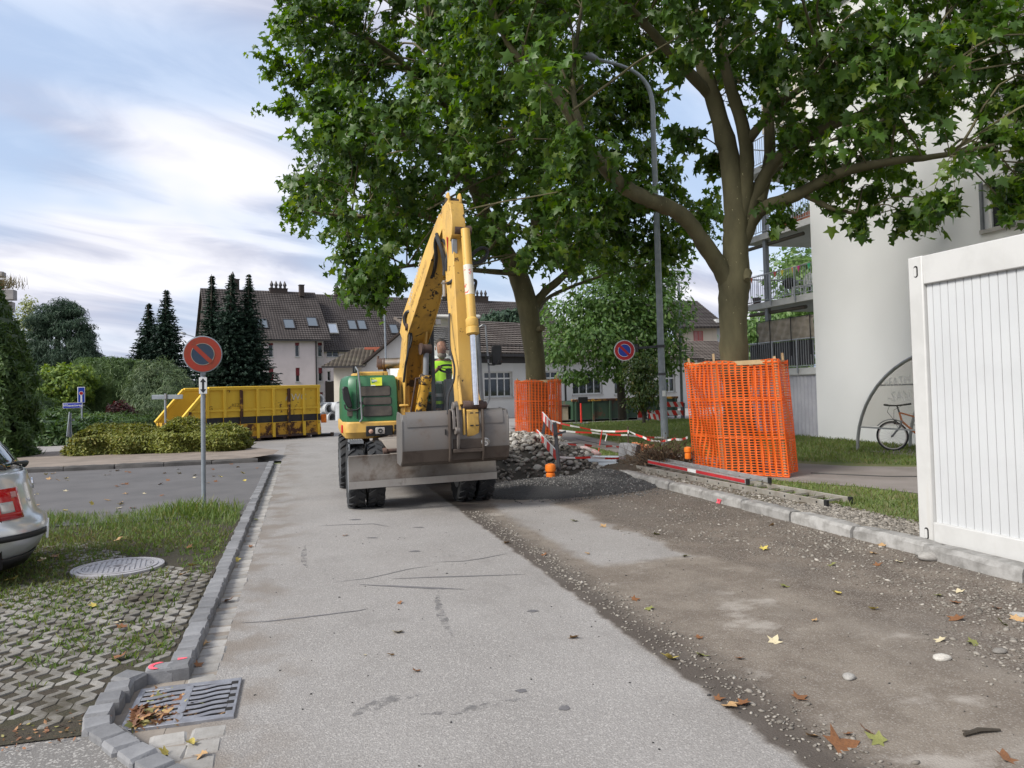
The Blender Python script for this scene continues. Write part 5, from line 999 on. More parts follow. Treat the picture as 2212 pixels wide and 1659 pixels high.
# ------------------------------------------------------------------ buildings
def m_wall(name,c,c2=None,sc=.8):
    m,t,b=newmat(name); v=t.obj(); n=t.noise(v,sc,5,.6); st=t.noise(t.scale(v,(1.2,1.2,.12)),1.5,5,.6)
    col=t.mix(t.step(.35,.7,n),c,c2 or tuple(x*.9 for x in c)); col=t.mix(t.mul(t.step(.55,.75,st),.25),col,tuple(x*.62 for x in c))
    setb(t,b,col,.9,0,t.bump(t.noise(v,60,3),.25,.004),.2); return m
def m_roof(name,c,c2,pitch=.33,rowdir=1):
    """tile courses run across; the columns come from a fine wave"""
    m,t,b=newmat(name); v=t.obj(); X,Y,Z=t.xyz(v)[0:3]
    n=t.noise(v,.5,5,.6); col=t.mix(t.step(.35,.68,n),c,c2); col=t.mix(t.mul(t.step(.5,.8,t.noise(t.scale(v,(3.2,1,1)),3,3)),.4),col,tuple(x*.55 for x in c))
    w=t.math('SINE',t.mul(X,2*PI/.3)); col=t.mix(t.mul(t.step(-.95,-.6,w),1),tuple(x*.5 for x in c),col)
    setb(t,b,col,.85,0,t.bump(w,.6,.03),.25); return m
M_pink=m_wall('pink_render',(.60,.52,.52)); M_pinkd=m_wall('pink_grey_render',(.50,.45,.45)); M_cream=m_wall('cream_render',(.62,.57,.48)); M_hall=m_wall('white_render',(.60,.59,.57),(.55,.54,.52)); M_apt=plain('apartment_render',(.80,.80,.79),(.77,.77,.758),.35,.9,bump=.2,bscale=60)
M_rf=m_roof('brown_tiles',(.06,.051,.048),(.092,.08,.075)); M_rf2=m_roof('grey_brown_tiles',(.11,.09,.078),(.17,.145,.125)); M_rf3=m_roof('mossy_tiles',(.10,.082,.066),(.15,.135,.10))
M_wfr=plain('window_frame_white',(.66,.66,.64),(.6,.6,.58),6,.5,bump=0); M_shut=plain('wine_red_shutter',(.20,.022,.03),(.16,.018,.025),8,.6,bump=.1); M_shut2=plain('coral_shutter',(.50,.13,.11),(.42,.10,.09),8,.6,bump=.1); M_dwood=plain('dark_brown_timber',(.045,.03,.024),(.03,.022,.018),8,.7,bump=.1); M_gut=plain('gutter_metal',(.05,.045,.045),(.04,.036,.036),8,.5,.3,bump=0); M_sill=plain('stone_sill',(.45,.43,.40),(.38,.36,.34),8,.8)
m,t,b=newmat('window_glass'); v=t.obj(); setb(t,b,t.mix(t.step(.4,.65,t.noise(v,1.3,3)),(.012,.014,.015),(.035,.04,.042)),.04,0,None,.6); M_pane=m
class Face:
    """a wall plane: o = lower left corner, ux = along, n = outward"""
    def __init__(s,o,ux): s.o=Vector(o); s.ux=Vector(ux).normalized(); s.n=s.ux.cross(Vector((0,0,1))); s.M=Matrix(((s.ux.x,-s.n.x,0,s.o.x),(s.ux.y,-s.n.y,0,s.o.y),(0,0,1,s.o.z),(0,0,0,1)))
    def __call__(s,x,z,out=0): return s.o+s.ux*x+Vector((0,0,z))+s.n*out
    def box(s,mb,x0,x1,z0,z1,d0,d1,mi=0):   # d = depth outward
        mb.box(x0,x1,-d1,-d0,z0,z1,mi,s.M); return mb
def holes_wall(F,W_,H_,holes,th,mat,name,parent):
    """wall slab of thickness th with rectangular openings, flat top"""
    xs=sorted({0,W_}|{h[0] for h in holes}|{h[1] for h in holes}); zs=sorted({0,H_}|{h[2] for h in holes}|{h[3] for h in holes}); mb=MB()
    def inside(x,z): return any(h[0]<x<h[1] and h[2]<z<h[3] for h in holes)
    nx,nz=len(xs),len(zs)
    for side in (0,1):
        for z in zs:
            for x in xs: mb.v.append(tuple(F(x,z,-th*side)))
    idx=lambda s,i,j:s*nx*nz+j*nx+i
    full=[[not inside((xs[i]+xs[i+1])/2,(zs[j]+zs[j+1])/2) for i in range(nx-1)] for j in range(nz-1)]
    for j in range(nz-1):
        for i in range(nx-1):
            if not full[j][i]: continue
            mb.f+=[(idx(0,i,j),idx(0,i+1,j),idx(0,i+1,j+1),idx(0,i,j+1)),(idx(1,i,j+1),idx(1,i+1,j+1),idx(1,i+1,j),idx(1,i,j))]
            for (a,b_,c,d) in ((i-1,j,(i,j),(i,j+1)),(i+1,j,(i+1,j),(i+1,j+1)),(i,j-1,(i,j),(i+1,j)),(i,j+1,(i,j+1),(i+1,j+1))):
                if not(0<=a<nx-1 and 0<=b_<nz-1) or not full[b_][a]: mb.f.append((idx(0,*c),idx(1,*c),idx(1,*d),idx(0,*d)))
    mb.m=[0]*len(mb.f); return mb.build(name,mat,parent,smooth=0)
def window(F,x0,x1,z0,z1,parent,cols=2,transom=0,rec=.12,fw=.06,mat=None,sill=True,shutter=0,smat=None,frame_mat=None):
    """frame, panes and sill set into an opening"""
    fm=frame_mat or M_wfr; mb=MB()
    F.box(mb,x0,x1,z0,z0+fw,-rec-.05,-rec+.01); F.box(mb,x0,x1,z1-fw,z1,-rec-.05,-rec+.01); F.box(mb,x0,x0+fw,z0+fw,z1-fw,-rec-.05,-rec+.01); F.box(mb,x1-fw,x1,z0+fw,z1-fw,-rec-.05,-rec+.01)
    for k in range(1,cols): xm=x0+(x1-x0)*k/cols; w=fw*(.75 if cols==4 and k%2 else 1); F.box(mb,xm-w/2,xm+w/2,z0+fw,z1-fw,-rec-.045,-rec+.008)
    if transom: zt=z1-(z1-z0)*transom; F.box(mb,x0+fw,x1-fw,zt-fw/2,zt+fw/2,-rec-.04,-rec+.014)
    w=mb.build('window',fm,parent,smooth=0)
    for k in range(cols):
        a=x0+(x1-x0)*k/cols; b_=x0+(x1-x0)*(k+1)/cols
        for q in ([0] if not transom else [0,1]):
            zt=z1-(z1-z0)*transom; zz0,zz1=((z0,z1) if not transom else ((z0,zt),(zt,z1))[q])
            p=MB(); p.add([F(a+.01,zz0+.01,-rec-.03),F(b_-.01,zz0+.01,-rec-.03),F(b_-.01,zz1-.01,-rec-.03),F(a+.01,zz1-.01,-rec-.03)],[(0,1,2,3)]); p.build('pane',M_pane,w,smooth=0,recalc=False)
    if sill: s_=MB(); F.box(s_,x0-.06,x1+.06,z0-.08,z0,-.1,.06); s_.build('sill',M_sill,w,smooth=0)
    if shutter:
        h=(z1-z0)*shutter; n=max(3,int(h/.07)); s_=MB()
        for i in range(n): F.box(s_,x0+.02,x1-.02,z1-h+h*i/n+.004,z1-h+h*(i+1)/n,-rec+.02,-rec+.04)
        tag(s_.build('roller_shutter',smat or M_shut,w,smooth=0),kind='stuff')
    return w
def tiled(name,corners,mat,parent,course=.33,th=.07,tile_name=None):
    """roof slope from eave-left, eave-right, ridge-right, ridge-left: overlapping courses with a real step each"""
    a,b_,c,d=[Vector(p) for p in corners]; n=(b_-a).cross(d-a).normalized(); L=((d-a).length+(c-b_).length)/2; k=max(3,int(L/course)); secs=[]
    ux=(b_-a).normalized(); up=n.cross(ux)
    if n.z<0: n=-n
    me=MB(); o=a
    def loc(p): q=p-o; return (q.dot(ux),q.dot(up),q.dot(n))
    for i in range(k):
        for u,hh in ((i/k,th),((i+1)/k,.015)): me.v+=[loc(a.lerp(d,u)+n*hh),loc(b_.lerp(c,u)+n*hh)]
    for i in range(k):
        j=i*4; me.f.append((j,j+1,j+3,j+2))
        if i<k-1: me.f.append((j+2,j+3,j+5,j+4))
    # close underside
    j=len(me.v); me.v+=[loc(a-n*.12),loc(b_-n*.12),loc(c-n*.12),loc(d-n*.12)]; me.f.append((j,j+3,j+2,j+1)); me.f.append((0,j,j+1,1)); me.f.append((4*k-2,4*k-1,j+2,j+3))
    for s,e in ((0,(j,j+3)),(1,(j+1,j+2))): me.f.append(tuple([s+2*q for q in range(2*k)]+[e[1],e[0]]))
    me.m=[0]*len(me.f); ob=me.build(name,mat,None,local=True,smooth=0)
    up3=n.cross(ux); M_=Matrix(((ux.x,up3.x,n.x,o.x),(ux.y,up3.y,n.y,o.y),(ux.z,up3.z,n.z,o.z),(0,0,0,1)))
    if parent is not None: ob.parent=parent; M_=pmat(parent).inverted()@M_
    ob.matrix_local=M_ if parent is not None else M_
    if parent is None: ob.matrix_world=M_
    return ob
def skylight(P,ux,up,w,h,parent,bright=False):
    n=ux.cross(up).normalized(); n=n if n.z>0 else -n; M_=Matrix(((ux.x,up.x,n.x,P.x),(ux.y,up.y,n.y,P.y),(ux.z,up.z,n.z,P.z),(0,0,0,1))); mb=MB()
    for x0,x1,y0,y1 in((-w/2,w/2,-h/2,-h/2+.09),(-w/2,w/2,h/2-.09,h/2),(-w/2,-w/2+.09,-h/2+.09,h/2-.09),(w/2-.09,w/2,-h/2+.09,h/2-.09)): mb.box(x0,x1,y0,y1,0,.18,0,M_)
    o=mb.build('skylight',M_gut if not bright else M_sill,parent,smooth=0); p=MB(); p.add([M_@Vector(v) for v in ((-w/2,-h/2,.14),(w/2,-h/2,.14),(w/2,h/2,.14),(-w/2,h/2,.14))],[(0,1,2,3)]); p.build('pane',M_sky if not bright else M_skyb,o,smooth=0,recalc=False)
m,t,b=newmat('skylight_glass'); setb(t,b,(.10,.125,.15),.06,0,None,.8); M_sky=m; m,t,b=newmat('skylight_glass_bright'); setb(t,b,(.5,.55,.6),.1,.6); M_skyb=m
def cowl(P,parent,h=.9):
    mb=MB(); mb.lathe(P,(0,0,1),[(.16,0),(.14,.3*h),(.20,.35*h),(.22,.5*h),(.12,.75*h),(.03,h)],8); mb.build('chimney_cowl',M_gut,parent)
# ---- pink apartment block (two wings)
PB=thing('apartment_block',tuple(at(560,870,83)),'pink apartment block with steep brown roof and wine-red shutters','building')
PB.location.z=0
dv=math.tan(R(15.6)); 
a=at(443,850,81); ang=R(14); U=Vector((math.cos(ang),math.sin(ang),0)); F1=Face((a.x,a.y,0),U); IN=-F1.n
Hh_,Hr,L1_=7.75,13.7,13.2
hs=[]; 
def fx(px_,py_,F):
    """facade coordinates of a bearing"""
    d=FW+RT*((px_-1106)/1661)-UP*((py_-784.5)/1661); k=(F.o-EYE).dot(F.n)/d.dot(F.n); p=EYE+d*k-F.o; return p.dot(F.ux),p.z
win=[]
for zx0,zx1,zy0,zy1,sh in ((695,732,705,820,.15),(910,943,702,816,.2),(697,735,910,1025,.8),(915,947,905,1020,.55)):
    c0=fx((500+zx0*.3375)*.79,(700+zy1*.3375)*.79,F1); c1=fx((500+zx1*.3375)*.79,(700+zy0*.3375)*.79,F1); win.append((c0[0],c1[0],c0[1],c1[1],sh))
xe=fx((500+1075*.3375)*.79,760,F1)[0]
holes_wall(F1,xe,Hh_,[w[:4] for w in win],.3,M_pink,'wall',PB)
for w in win: window(F1,*w[:4],PB,cols=1,rec=.15,shutter=w[4])
m_=MB(); F1.box(m_,.5,.65,0,Hh_,-9,-.31); F1.box(m_,.5,xe,0,Hh_,-9.2,-9); m_.build('side_wall',M_pink,PB,smooth=0)
m_=MB(); F1.box(m_,xe-.02,xe+.1,0,Hh_,.01,.12); m_.build('downpipe',M_gut,PB)
F1b=Face(F1(xe+.1,0,-.9),U); w0=fx((500+1140*.3375)*.79,760,F1b)[0]
win=[]
for zx0,zx1,zy0,zy1,sh in ((1095,1128,702,815,.2),(1100,1130,905,1015,.4),(1103,1135,1103,1160,1)):
    c0=fx((500+zx0*.3375)*.79,(700+zy1*.3375)*.79,F1b); c1=fx((500+zx1*.3375)*.79,(700+zy0*.3375)*.79,F1b); win.append((max(.1,c0[0]),min(c1[0],w0-.1),c0[1],c1[1],sh))
holes_wall(F1b,w0,Hh_,[w[:4] for w in win],.3,M_pinkd,'wall',PB)
for w in win: window(F1b,*w[:4],PB,cols=1,rec=.15,shutter=w[4])
F2=Face(F1b(w0,0,-.6),U); L2_=34; win=[]
for zx0,zx1,zy0,zy1 in ((1165,1262,742,818),(1172,1198,932,1012)):
    c0=fx((500+zx0*.3375)*.79,(700+zy1*.3375)*.79,F2); c1=fx((500+zx1*.3375)*.79,(700+zy0*.3375)*.79,F2); win.append((max(.2,c0[0]),c1[0],c0[1],c1[1]))
holes_wall(F2,L2_,6.6,win,.3,M_pink,'wall',PB)
for i,w in enumerate(win): window(F2,*w,PB,cols=2 if i==0 else 1,rec=.15)
m_=MB(); F2.box(m_,.3,1.9,0,3.0,.0,.05); m_.build('timber_cladding',M_dwood,PB,smooth=0)
# roofs: ridge 5.6 m behind the eave
e0,e1=F1(.3,Hh_-.1,.5),F1(xe+w0+.6,Hh_-.1,.5); g0,g1=F1(.3,Hr,-5.2),F1(xe+w0+.35,Hr,-5.2)
r1=tiled('roof',(e0,e1,g1,g0),M_rf,PB); b0,b1=F1(.3,Hh_-.1,-10.9),F1(xe+w0+.35,Hh_-.1,-10.9); tiled('roof',(b1,b0,g0,g1),M_rf,PB)
m_=MB(); m_.prism([F1(.55,Hh_-.2,0),F1(.55,Hr-.25,-5.2),F1(.55,Hh_-.2,-10.0)],U*.2); m_.build('gable',M_dwood,PB,smooth=0)
H2=6.55; R2=fx(800,640,Face(F2(0,0,-5.4),U))[1]
e2,e3=F2(-.4,H2,.4),F2(L2_,H2,.4); g2,g3=F2(-.4,R2,-5.4),F2(L2_,R2,-5.4); tiled('roof',(e2,e3,g3,g2),M_rf,PB); b2,b3=F2(-.4,H2,-11),F2(L2_,H2,-11); tiled('roof',(b3,b2,g2,g3),M_rf,PB)
m_=MB(); F1.box(m_,.3,xe+w0+.6,Hh_-.28,Hh_-.12,.44,.58); m_.build('gutter',M_gut,PB,smooth=0); m_=MB(); F2.box(m_,-.4,L2_,H2-.2,H2-.03,.36,.5); m_.build('gutter',M_gut,PB,smooth=0)
def on_roof(px_,py_,e,g,ux):
    n=ux.cross(g-e).normalized(); d=FW+RT*((px_-1106)/1661)-UP*((py_-784.5)/1661); k=(e-EYE).dot(n)/d.dot(n); return EYE+d*k
up1=(g0-e0); up1=(up1-U*up1.dot(U)).normalized()
for zx,zy,bb in ((640,553,0),(858,556,0),(1045,540,0),(590,553,0)):
    skylight(on_roof((500+zx*.3375)*.79,(700+zy*.3375)*.79,e0,g0,U),U,up1,1.25,1.6,PB,bb)
up2=(g2-e2); up2=(up2-U*up2.dot(U)).normalized()
for x,y,bb in ((719,711,1),(760,703,0),(781,703,0),(850,712,0)): skylight(on_roof(x,y,e2,g2,U),U,up2,1.1,1.6,PB,bb)
for x0,x1,y,dep,nc in ((672/1,0,0,0,0),): pass
def chim(px_,w,h,F,Hz,dd,nc,parent=PB):
    x=fx(px_,620,Face(F(0,0,dd),U))[0]; m_=MB(); F.box(m_,x-w/2,x+w/2,Hz-.6,Hz+h,dd-.35,dd+.35); F.box(m_,x-w/2-.06,x+w/2+.06,Hz+h,Hz+h+.08,dd-.4,dd+.4); c=m_.build('chimney',M_dwood,parent,smooth=0)
    for i in range(nc): cowl(F(x-w/2+.25+(w-.5)*(i/(max(1,nc-1))),Hz+h+.06,dd),c)
chim(507,.9,1.1,F1,Hr,-5.2,1); chim(601,2.0,.25,F1,Hr,-5.2,4); chim(651,.5,.7,F1,Hr,-4.6,0)
chim(745,2.6,.5,F2,R2,-5.4,4); chim(915,1.4,.5,F2,R2,-5.4,2); chim(1035,2.4,.5,F2,R2,-5.4,4)
# ---- cream house with the dark gable verge
CH=thing('gabled_house',tuple(at(790,890,58)),'cream house with a dark timber gable verge behind the excavator','house'); CH.location.z=0
d=56
c0=at(722,880,d); c1=at(782,880,d); U2=Vector((math.cos(R(-9)),math.sin(R(-9)),0))
F3=Face((c0.x,c0.y,0),U2); x1=fx(782,850,F3)[0]; zt=fx(750,790,F3)[1]
dr=fx(739,842,F3); dr1=fx(752,842,F3)
holes_wall(F3,x1,zt,[(dr[0],dr1[0],.02,dr[1])],.3,M_cream,'wall',CH); m_=MB(); F3.box(m_,dr[0],dr1[0],.02,dr[1],-.25,-.15); m_.build('door',M_dwood,CH)
m_=MB(); F3.box(m_,0,.3,0,zt,-6,-.3); m_.build('side_wall',M_cream,CH,smooth=0)
F4=Face(F3(x1,0,.0),U2); xg=6.5; 
def g4(x,y): return fx(x,y,F4)
ap=g4(905,684); lo=g4(783,785)
wl=[F4(0,0),F4(9.5,0),F4(9.5,lo[1]),F4(ap[0],ap[1]-.15),F4(0,lo[1]+(ap[1]-lo[1])*(-lo[0])/(ap[0]-lo[0])-.25)]
m_=MB(); m_.prism(wl,-F4.n*.4); m_.build('gable_wall',m_wall('white_gable',(.66,.64,.61)),CH,smooth=0)
sl=Vector(F4(ap[0],ap[1])-F4(*lo)); rb=-F4.n*7
tiled('roof',(F4(*lo,.5)+rb*1.1,F4(*lo,.5),F4(*ap,.5),F4(*ap,.5)+rb*1.1),M_rf3,CH)
q=g4(1020,785); tiled('roof',(F4(q[0],lo[1],.5),F4(q[0],lo[1],.5)+rb*1.1,F4(*ap,.5)+rb*1.1,F4(*ap,.5)),M_rf3,CH)
m_=MB(); m_.bar(F4(*lo,.52)+Vector((0,0,-.05)),F4(*ap,.52)+Vector((0,0,-.05)),.12,.38,up=F4.n); m_.build('verge_board',M_dwood,CH)
lr=[fx(694,798,Face(F3(0,0,.7),U2)),fx(790,776,Face(F3(0,0,.7),U2))]; rg=Face(F3(0,0,-3.5),U2); t0,t1=fx(768,752,rg),fx(800,752,rg)
tiled('roof',(F3(lr[0][0],zt-.05,.7),F3(x1+.3,zt-.05,.7),rg(x1+.8,t1[1]),rg(t0[0],t0[1])),M_rf3,CH)
m_=MB(); F3.box(m_,x1+.0,x1+1.2,zt+.2,zt+1.5,-3.2,-2.9); m_.build('brick_dormer',plain('red_brick',(.35,.10,.06),(.28,.085,.05),8,.85),CH)
m_=MB(); F3.box(m_,lr[0][0],x1+.3,zt-.16,zt-.04,.64,.76); m_.build('gutter',M_gut,CH,smooth=0)
# ---- low white hall with grid windows
HL=thing('hall',tuple(at(1180,900,42)),'long low white hall with gridded windows and a brown tiled roof','hall'); HL.location.z=0
h0=at(1000,900,40.2); h1=at(1223,880,45.2); U3=Vector((h1.x-h0.x,h1.y-h0.y,0)).normalized(); F5=Face((h0.x,h0.y,0),U3); Lh=fx(1223,850,F5)[0]; He=fx(1100,765,F5)[1]
def z5q(a,b_): return ((1300+a*.3315)*.79,(850+b_*.3315)*.79)
wn=[]
for a0,a1,b0_,b1_ in ((0,305,500,722),(575,690,498,700)):
    p=fx(*z5q(a0,b1_),F5); q=fx(*z5q(a1,b0_),F5); wn.append((p[0],min(q[0],Lh-.3),p[1]-.02,q[1]))
w0_=wn[0]; wn[0]=(w0_[1]-2.0*1.0,w0_[1],w0_[2]+.05,w0_[3]); wn.insert(0,(w0_[1]-5.2,w0_[1]-3.2,w0_[2]+.05,w0_[3])); wn=[w for w in wn if w[0]>.2]
holes_wall(F5,Lh,He,wn,.35,M_hall,'wall',HL)
for w in wn: window(F5,*w,HL,cols=4 if w[1]-w[0]>1.5 else 2,transom=.27,rec=.14,fw=.075)
F6=Face(F5(Lh,0,-.7),U3); L6=14
wn=[]
for a0,a1,b0_,b1_ in ((805,1045,495,692),(1150,1190,600,690),(1570,1650,585,670)):
    p=fx(*z5q(a0,b1_),F6); q=fx(*z5q(a1,b0_),F6); wn.append((p[0],q[0] if q[0]-p[0]>.9 else p[0]+1.2,p[1],max(q[1],p[1]+1.3)))
holes_wall(F6,L6,He-.1,wn,.35,M_hall,'wall',HL)
for w in wn: window(F6,*w,HL,cols=4 if w[1]-w[0]>1.5 else 2,transom=.27,rec=.14,fw=.075)
m_=MB(); F5.box(m_,Lh-.3,Lh,0,He,-.75,-.36); F5.box(m_,0,.3,0,He,-7,-.36); m_.build('side_wall',M_hall,HL,smooth=0)
Rg=Face(F5(0,0,-4.6),U3); zr=fx(1100,697,Rg)[1]
tiled('roof',(F5(-1.2,He,.55),F5(Lh+.1,He,.55),Rg(Lh+.1,zr),Rg(-1.2,zr)),M_rf2,HL,course=.34,th=.075); tiled('roof',(F5(Lh+.1,He-.12,-.1),F5(Lh+L6,He-.12,-.1),Rg(Lh+L6,zr-.05),Rg(Lh+.1,zr-.05)),M_rf2,HL,course=.34,th=.075)
tiled('roof',(F5(Lh+L6,He,-9.6),F5(7.5,He,-9.6),Rg(2.5,zr-.0),Rg(Lh+L6,zr-.0)),M_rf2,HL,course=.34)
m_=MB(); F5.box(m_,-1.2,Lh+.1,He-.16,He-.02,.5,.62); m_.build('gutter',M_gut,HL,smooth=0); m_=MB(); F5.box(m_,Lh-.12,Lh-.04,0,He-.1,.0,.08); m_.build('downpipe',M_gut,HL)
m_=MB(); F5.box(m_,0,Lh,He-.5,He-.14,.003,.02); m_.build('eave_board',M_gut,HL,smooth=0)
m_=MB(); n_=6
for i in range(12):
    x=.5+i*.85
    if x<Lh: p=F5(x,He+.35,.2); m_.box(p.x-.01,p.x+.01,p.y-.01,p.y+.01,p.z-.1,p.z+.12)
m_.tube([F5(.3,He+.47,.2),F5(Lh,He+.47,.2)],.02,6); tag(m_.build('snow_guard',M_gut,HL),kind='stuff')
# ---- cream house with coral shutter
d=62; SH=thing('shuttered_house',tuple(at(1520,880,d)),'cream house with a coral louvred shutter behind the slim lamp post','house'); SH.location.z=0
s0=at(1468,880,d); s1=at(1553,880,d); U4=Vector((s1.x-s0.x,s1.y-s0.y+.6,0)).normalized(); F7=Face((s0.x,s0.y,0),U4); Ls=fx(1553,850,F7)[0]; He7=fx(1540,705,F7)[1]
p=fx(1499,746,F7); q=fx(1518,715,F7)
holes_wall(F7,Ls,He7,[(p[0],q[0],p[1],q[1])],.3,m_wall('cream_render_warm',(.64,.55,.44)),'wall',SH)
m_=MB(); n_=11
F7.box(m_,p[0],q[0],p[1],p[1]+.06,-.02,.03); F7.box(m_,p[0],q[0],q[1]-.06,q[1],-.02,.03); F7.box(m_,p[0],p[0]+.06,p[1],q[1],-.02,.032); F7.box(m_,q[0]-.06,q[0],p[1],q[1],-.02,.032); F7.box(m_,(p[0]+q[0])/2-.04,(p[0]+q[0])/2+.04,p[1],q[1],-.02,.034)
sh_=m_.build('shutter',M_shut2,SH,smooth=0); m_=MB()
for i in range(14): zz_=p[1]+.06+(q[1]-p[1]-.12)*i/14; F7.box(m_,p[0]+.05,q[0]-.05,zz_,zz_+.05,-.01,.015)
tag(m_.build('louvres',M_shut2,sh_,smooth=0),kind='stuff')
m_=MB(); F7.box(m_,Ls-.02,Ls+.5,0,He7+.6,-6,.0); m_.build('side_wall',m_wall('pale_grey_render',(.5,.5,.5)),SH,smooth=0)
Rg7=Face(F7(0,0,-5),U4); z7=fx(1560,650,Rg7)[1]; tiled('roof',(F7(-6,He7-.1,.8),F7(Ls+.6,He7-.1,.8),Rg7(Ls+.6,z7),Rg7(-6,z7)),M_rf,SH)
lowF=Face(F7(0,0,6),U4); zl=fx(1500,778,lowF)[1]; zl2=fx(1470,738,Face(lowF(0,0,-4),U4))[1]
tiled('roof',(lowF(-4,zl,.5),lowF(4.2,zl,.5),lowF(2.0,zl2,-3.5),lowF(-4,zl2,-3.5)),M_rf2,SH); m_=MB(); lowF.box(m_,-4,3.8,0,zl,-.3,0); m_.build('annex_wall',M_pinkd,SH,smooth=0)
# ---- small far house between the spruces
d=80; FHh=thing('small_house',tuple(at(385,870,d)),'small white gabled house beyond the spruces','house'); FHh.location.z=0
f0=at(370,860,d);F8=Face((f0.x,f0.y,0),Vector((1,.1,0))); m_=MB(); ap=fx(392,800,F8); m_.prism([F8(-.5,0),F8(4,0),F8(4,1.6),F8(ap[0],ap[1]),F8(-.5,2.0)],-F8.n*5); m_.build('wall',M_hall,FHh,smooth=0)
e=F8(ap[0],ap[1]+.25,.3); tiled('roof',(F8(4.6,1.6,.3),F8(4.6,1.6,-5.3),F8(ap[0],ap[1]+.3,-5.3),e),M_rf,FHh); tiled('roof',(F8(-1.5,1.6,-5.3),F8(-1.5,1.6,.3),e,F8(ap[0],ap[1]+.3,-5.3)),M_rf,FHh)
p=at(420,706,95); m_=MB(); m_.box(p.x-3,p.x+3,p.y,p.y+5,0,p.z); fh2=None
# ---- white apartment building with balconies (right)
AB=thing('apartment_building',(15.5,14,.09),'white rendered apartment building with stacked balconies behind the bicycle shelter','building')
XW=13.3
F9=Face((XW,17.75,.06),(0,-1,0))            # outward normal points to -X; x runs towards the camera
def f9(px_,py_): return fx(px_,py_,F9)
wn=[(5.42,7.2,4.5,5.42),(5.52,7.2,6.5,7.25),(5.9,7.4,8.4,9.4)]
holes_wall(F9,12.0,11.2,wn,.35,M_apt,'wall',AB)
w=window(F9,*wn[0],AB,cols=3,rec=.16,fw=.05); 
M_lamp=newmat('ceiling_lamp_glow')[0]; b=M_lamp.node_tree.nodes['Principled BSDF']; b.inputs['Emission Color'].default_value=(1,.8,.5,1); b.inputs['Emission Strength'].default_value=2.5
for i,w_ in enumerate(wn[1:]):
    ww_=window(F9,*w_,AB,cols=2,rec=.2); 
    z=w_[2]+.02
    while z<w_[3]-.03: m_=MB(); m_.box(w_[0],w_[1],-.03,.0,0,.045,0,F9.M@Matrix.Translation((0,.08,z))@Matrix.Rotation(.5,4,'X')); m_.build('blind_slat',plain('blind_grey',(.5,.5,.51),(.45,.45,.46),8,.5) if i==0 and z<w_[2]+.03 else bpy.data.materials['blind_grey'],ww_,smooth=0); z+=.07
m_=MB(); F9.box(m_,wn[0][0]-.04,wn[0][0]+.02,wn[0][2],wn[0][3]+.05,.0,.05); m_.build('guide_rail',M_grey,AB)
m_=MB(); F9.box(m_,0,12,11.2,11.4,-12,.25); m_.build('roof_edge',M_grey,AB,smooth=0)
m_=MB(); F9.box(m_,-.35,0,0,11.2,-12,-2.2); m_.build('rear_wall',M_cream,AB,smooth=0)
m_=MB(); F9.box(m_,-3.4,.0,9.4,11.2,-6,-.9); m_.build('attic_wall',M_cream,AB,smooth=0)
# balconies: slab, columns, railing bars
M_slab=plain('balcony_concrete',(.55,.55,.54),(.48,.48,.47),2,.9); M_rail=plain('galvanised',(.40,.41,.42),(.32,.33,.34),10,.45,.5,bump=.05)
yb0,yb1=17.76,21.0
def balcony(z,name='balcony',bars=True,upto=yb1):
    b=bpy.data.objects.new(name,None); COL.objects.link(b); b.parent=AB; b.location=Vector((XW+1,19.4,z))-AB.location
    m_=MB(); m_.box(XW+.02,XW+2.6,yb0,yb1,z-.19,z); m_.build('slab',M_slab,b,bevel=.01)
    m_=MB(); m_.tube([(XW,yb0,z+.80),(XW,upto,z+.80),(XW+2.5,upto,z+.80)],.02,8); m_.build('handrail',M_rail,b); m_=MB(); m_.tube([(XW,yb0,z+.05),(XW,upto,z+.05),(XW+2.5,upto,z+.05)],.012,6); m_.build('bottom_rail',M_rail,b)
    for i in range(30):
        y=yb0+.06+i*.107
        if y<upto: m_=MB(); m_.cyl((XW,y,z+.05),(XW,y,z+.8),.0075,n=6); m_.build('bar',M_rail,b)
    for i in range(10): m_=MB(); x=XW+.2+i*.24; m_.cyl((x,upto,z+.05),(x,upto,z+.8),.0075,n=6); m_.build('bar',M_rail,b)
    for y in (yb0+.75,yb0+1.9,upto-.02): m_=MB(); m_.box(XW-.035,XW-.015,y-.025,y+.025,z-.14,z+.80); m_.build('post',M_rail,b)
    return b
zl3=[1.98,4.0,6.05,8.1]
bs=[balcony(z) for z in zl3]
m_=MB()
for z0,z1 in ((zl3[0],zl3[1]-.19),(zl3[1],zl3[2]-.19),(zl3[2],zl3[3]-.19)): c=MB(); c.box(XW+.08,XW+.2,19.98,20.12,z0,z1); c.build('column',M_grey,AB)
c=MB(); c.box(XW+.08,XW+.2,19.98,20.12,.06,zl3[0]-.19); c.build('column',M_grey,AB)
m_=MB(); m_.box(XW+.03,XW+.05,17.85,20.9,zl3[0]+.08,zl3[0]+.76); m_.build('privacy_sheet',plain('anthracite_sheet',(.03,.03,.033),(.04,.04,.043),5,.6),bs[0])
for z in (zl3[1]-.32,zl3[2]-.32): m_=MB(); m_.cyl((XW+.25,18.4,z),(XW+.15,21.0,z),.055,n=10); m_.build('rolled_awning',plain('awning_brown',(.10,.085,.065),(.08,.07,.055)),AB)
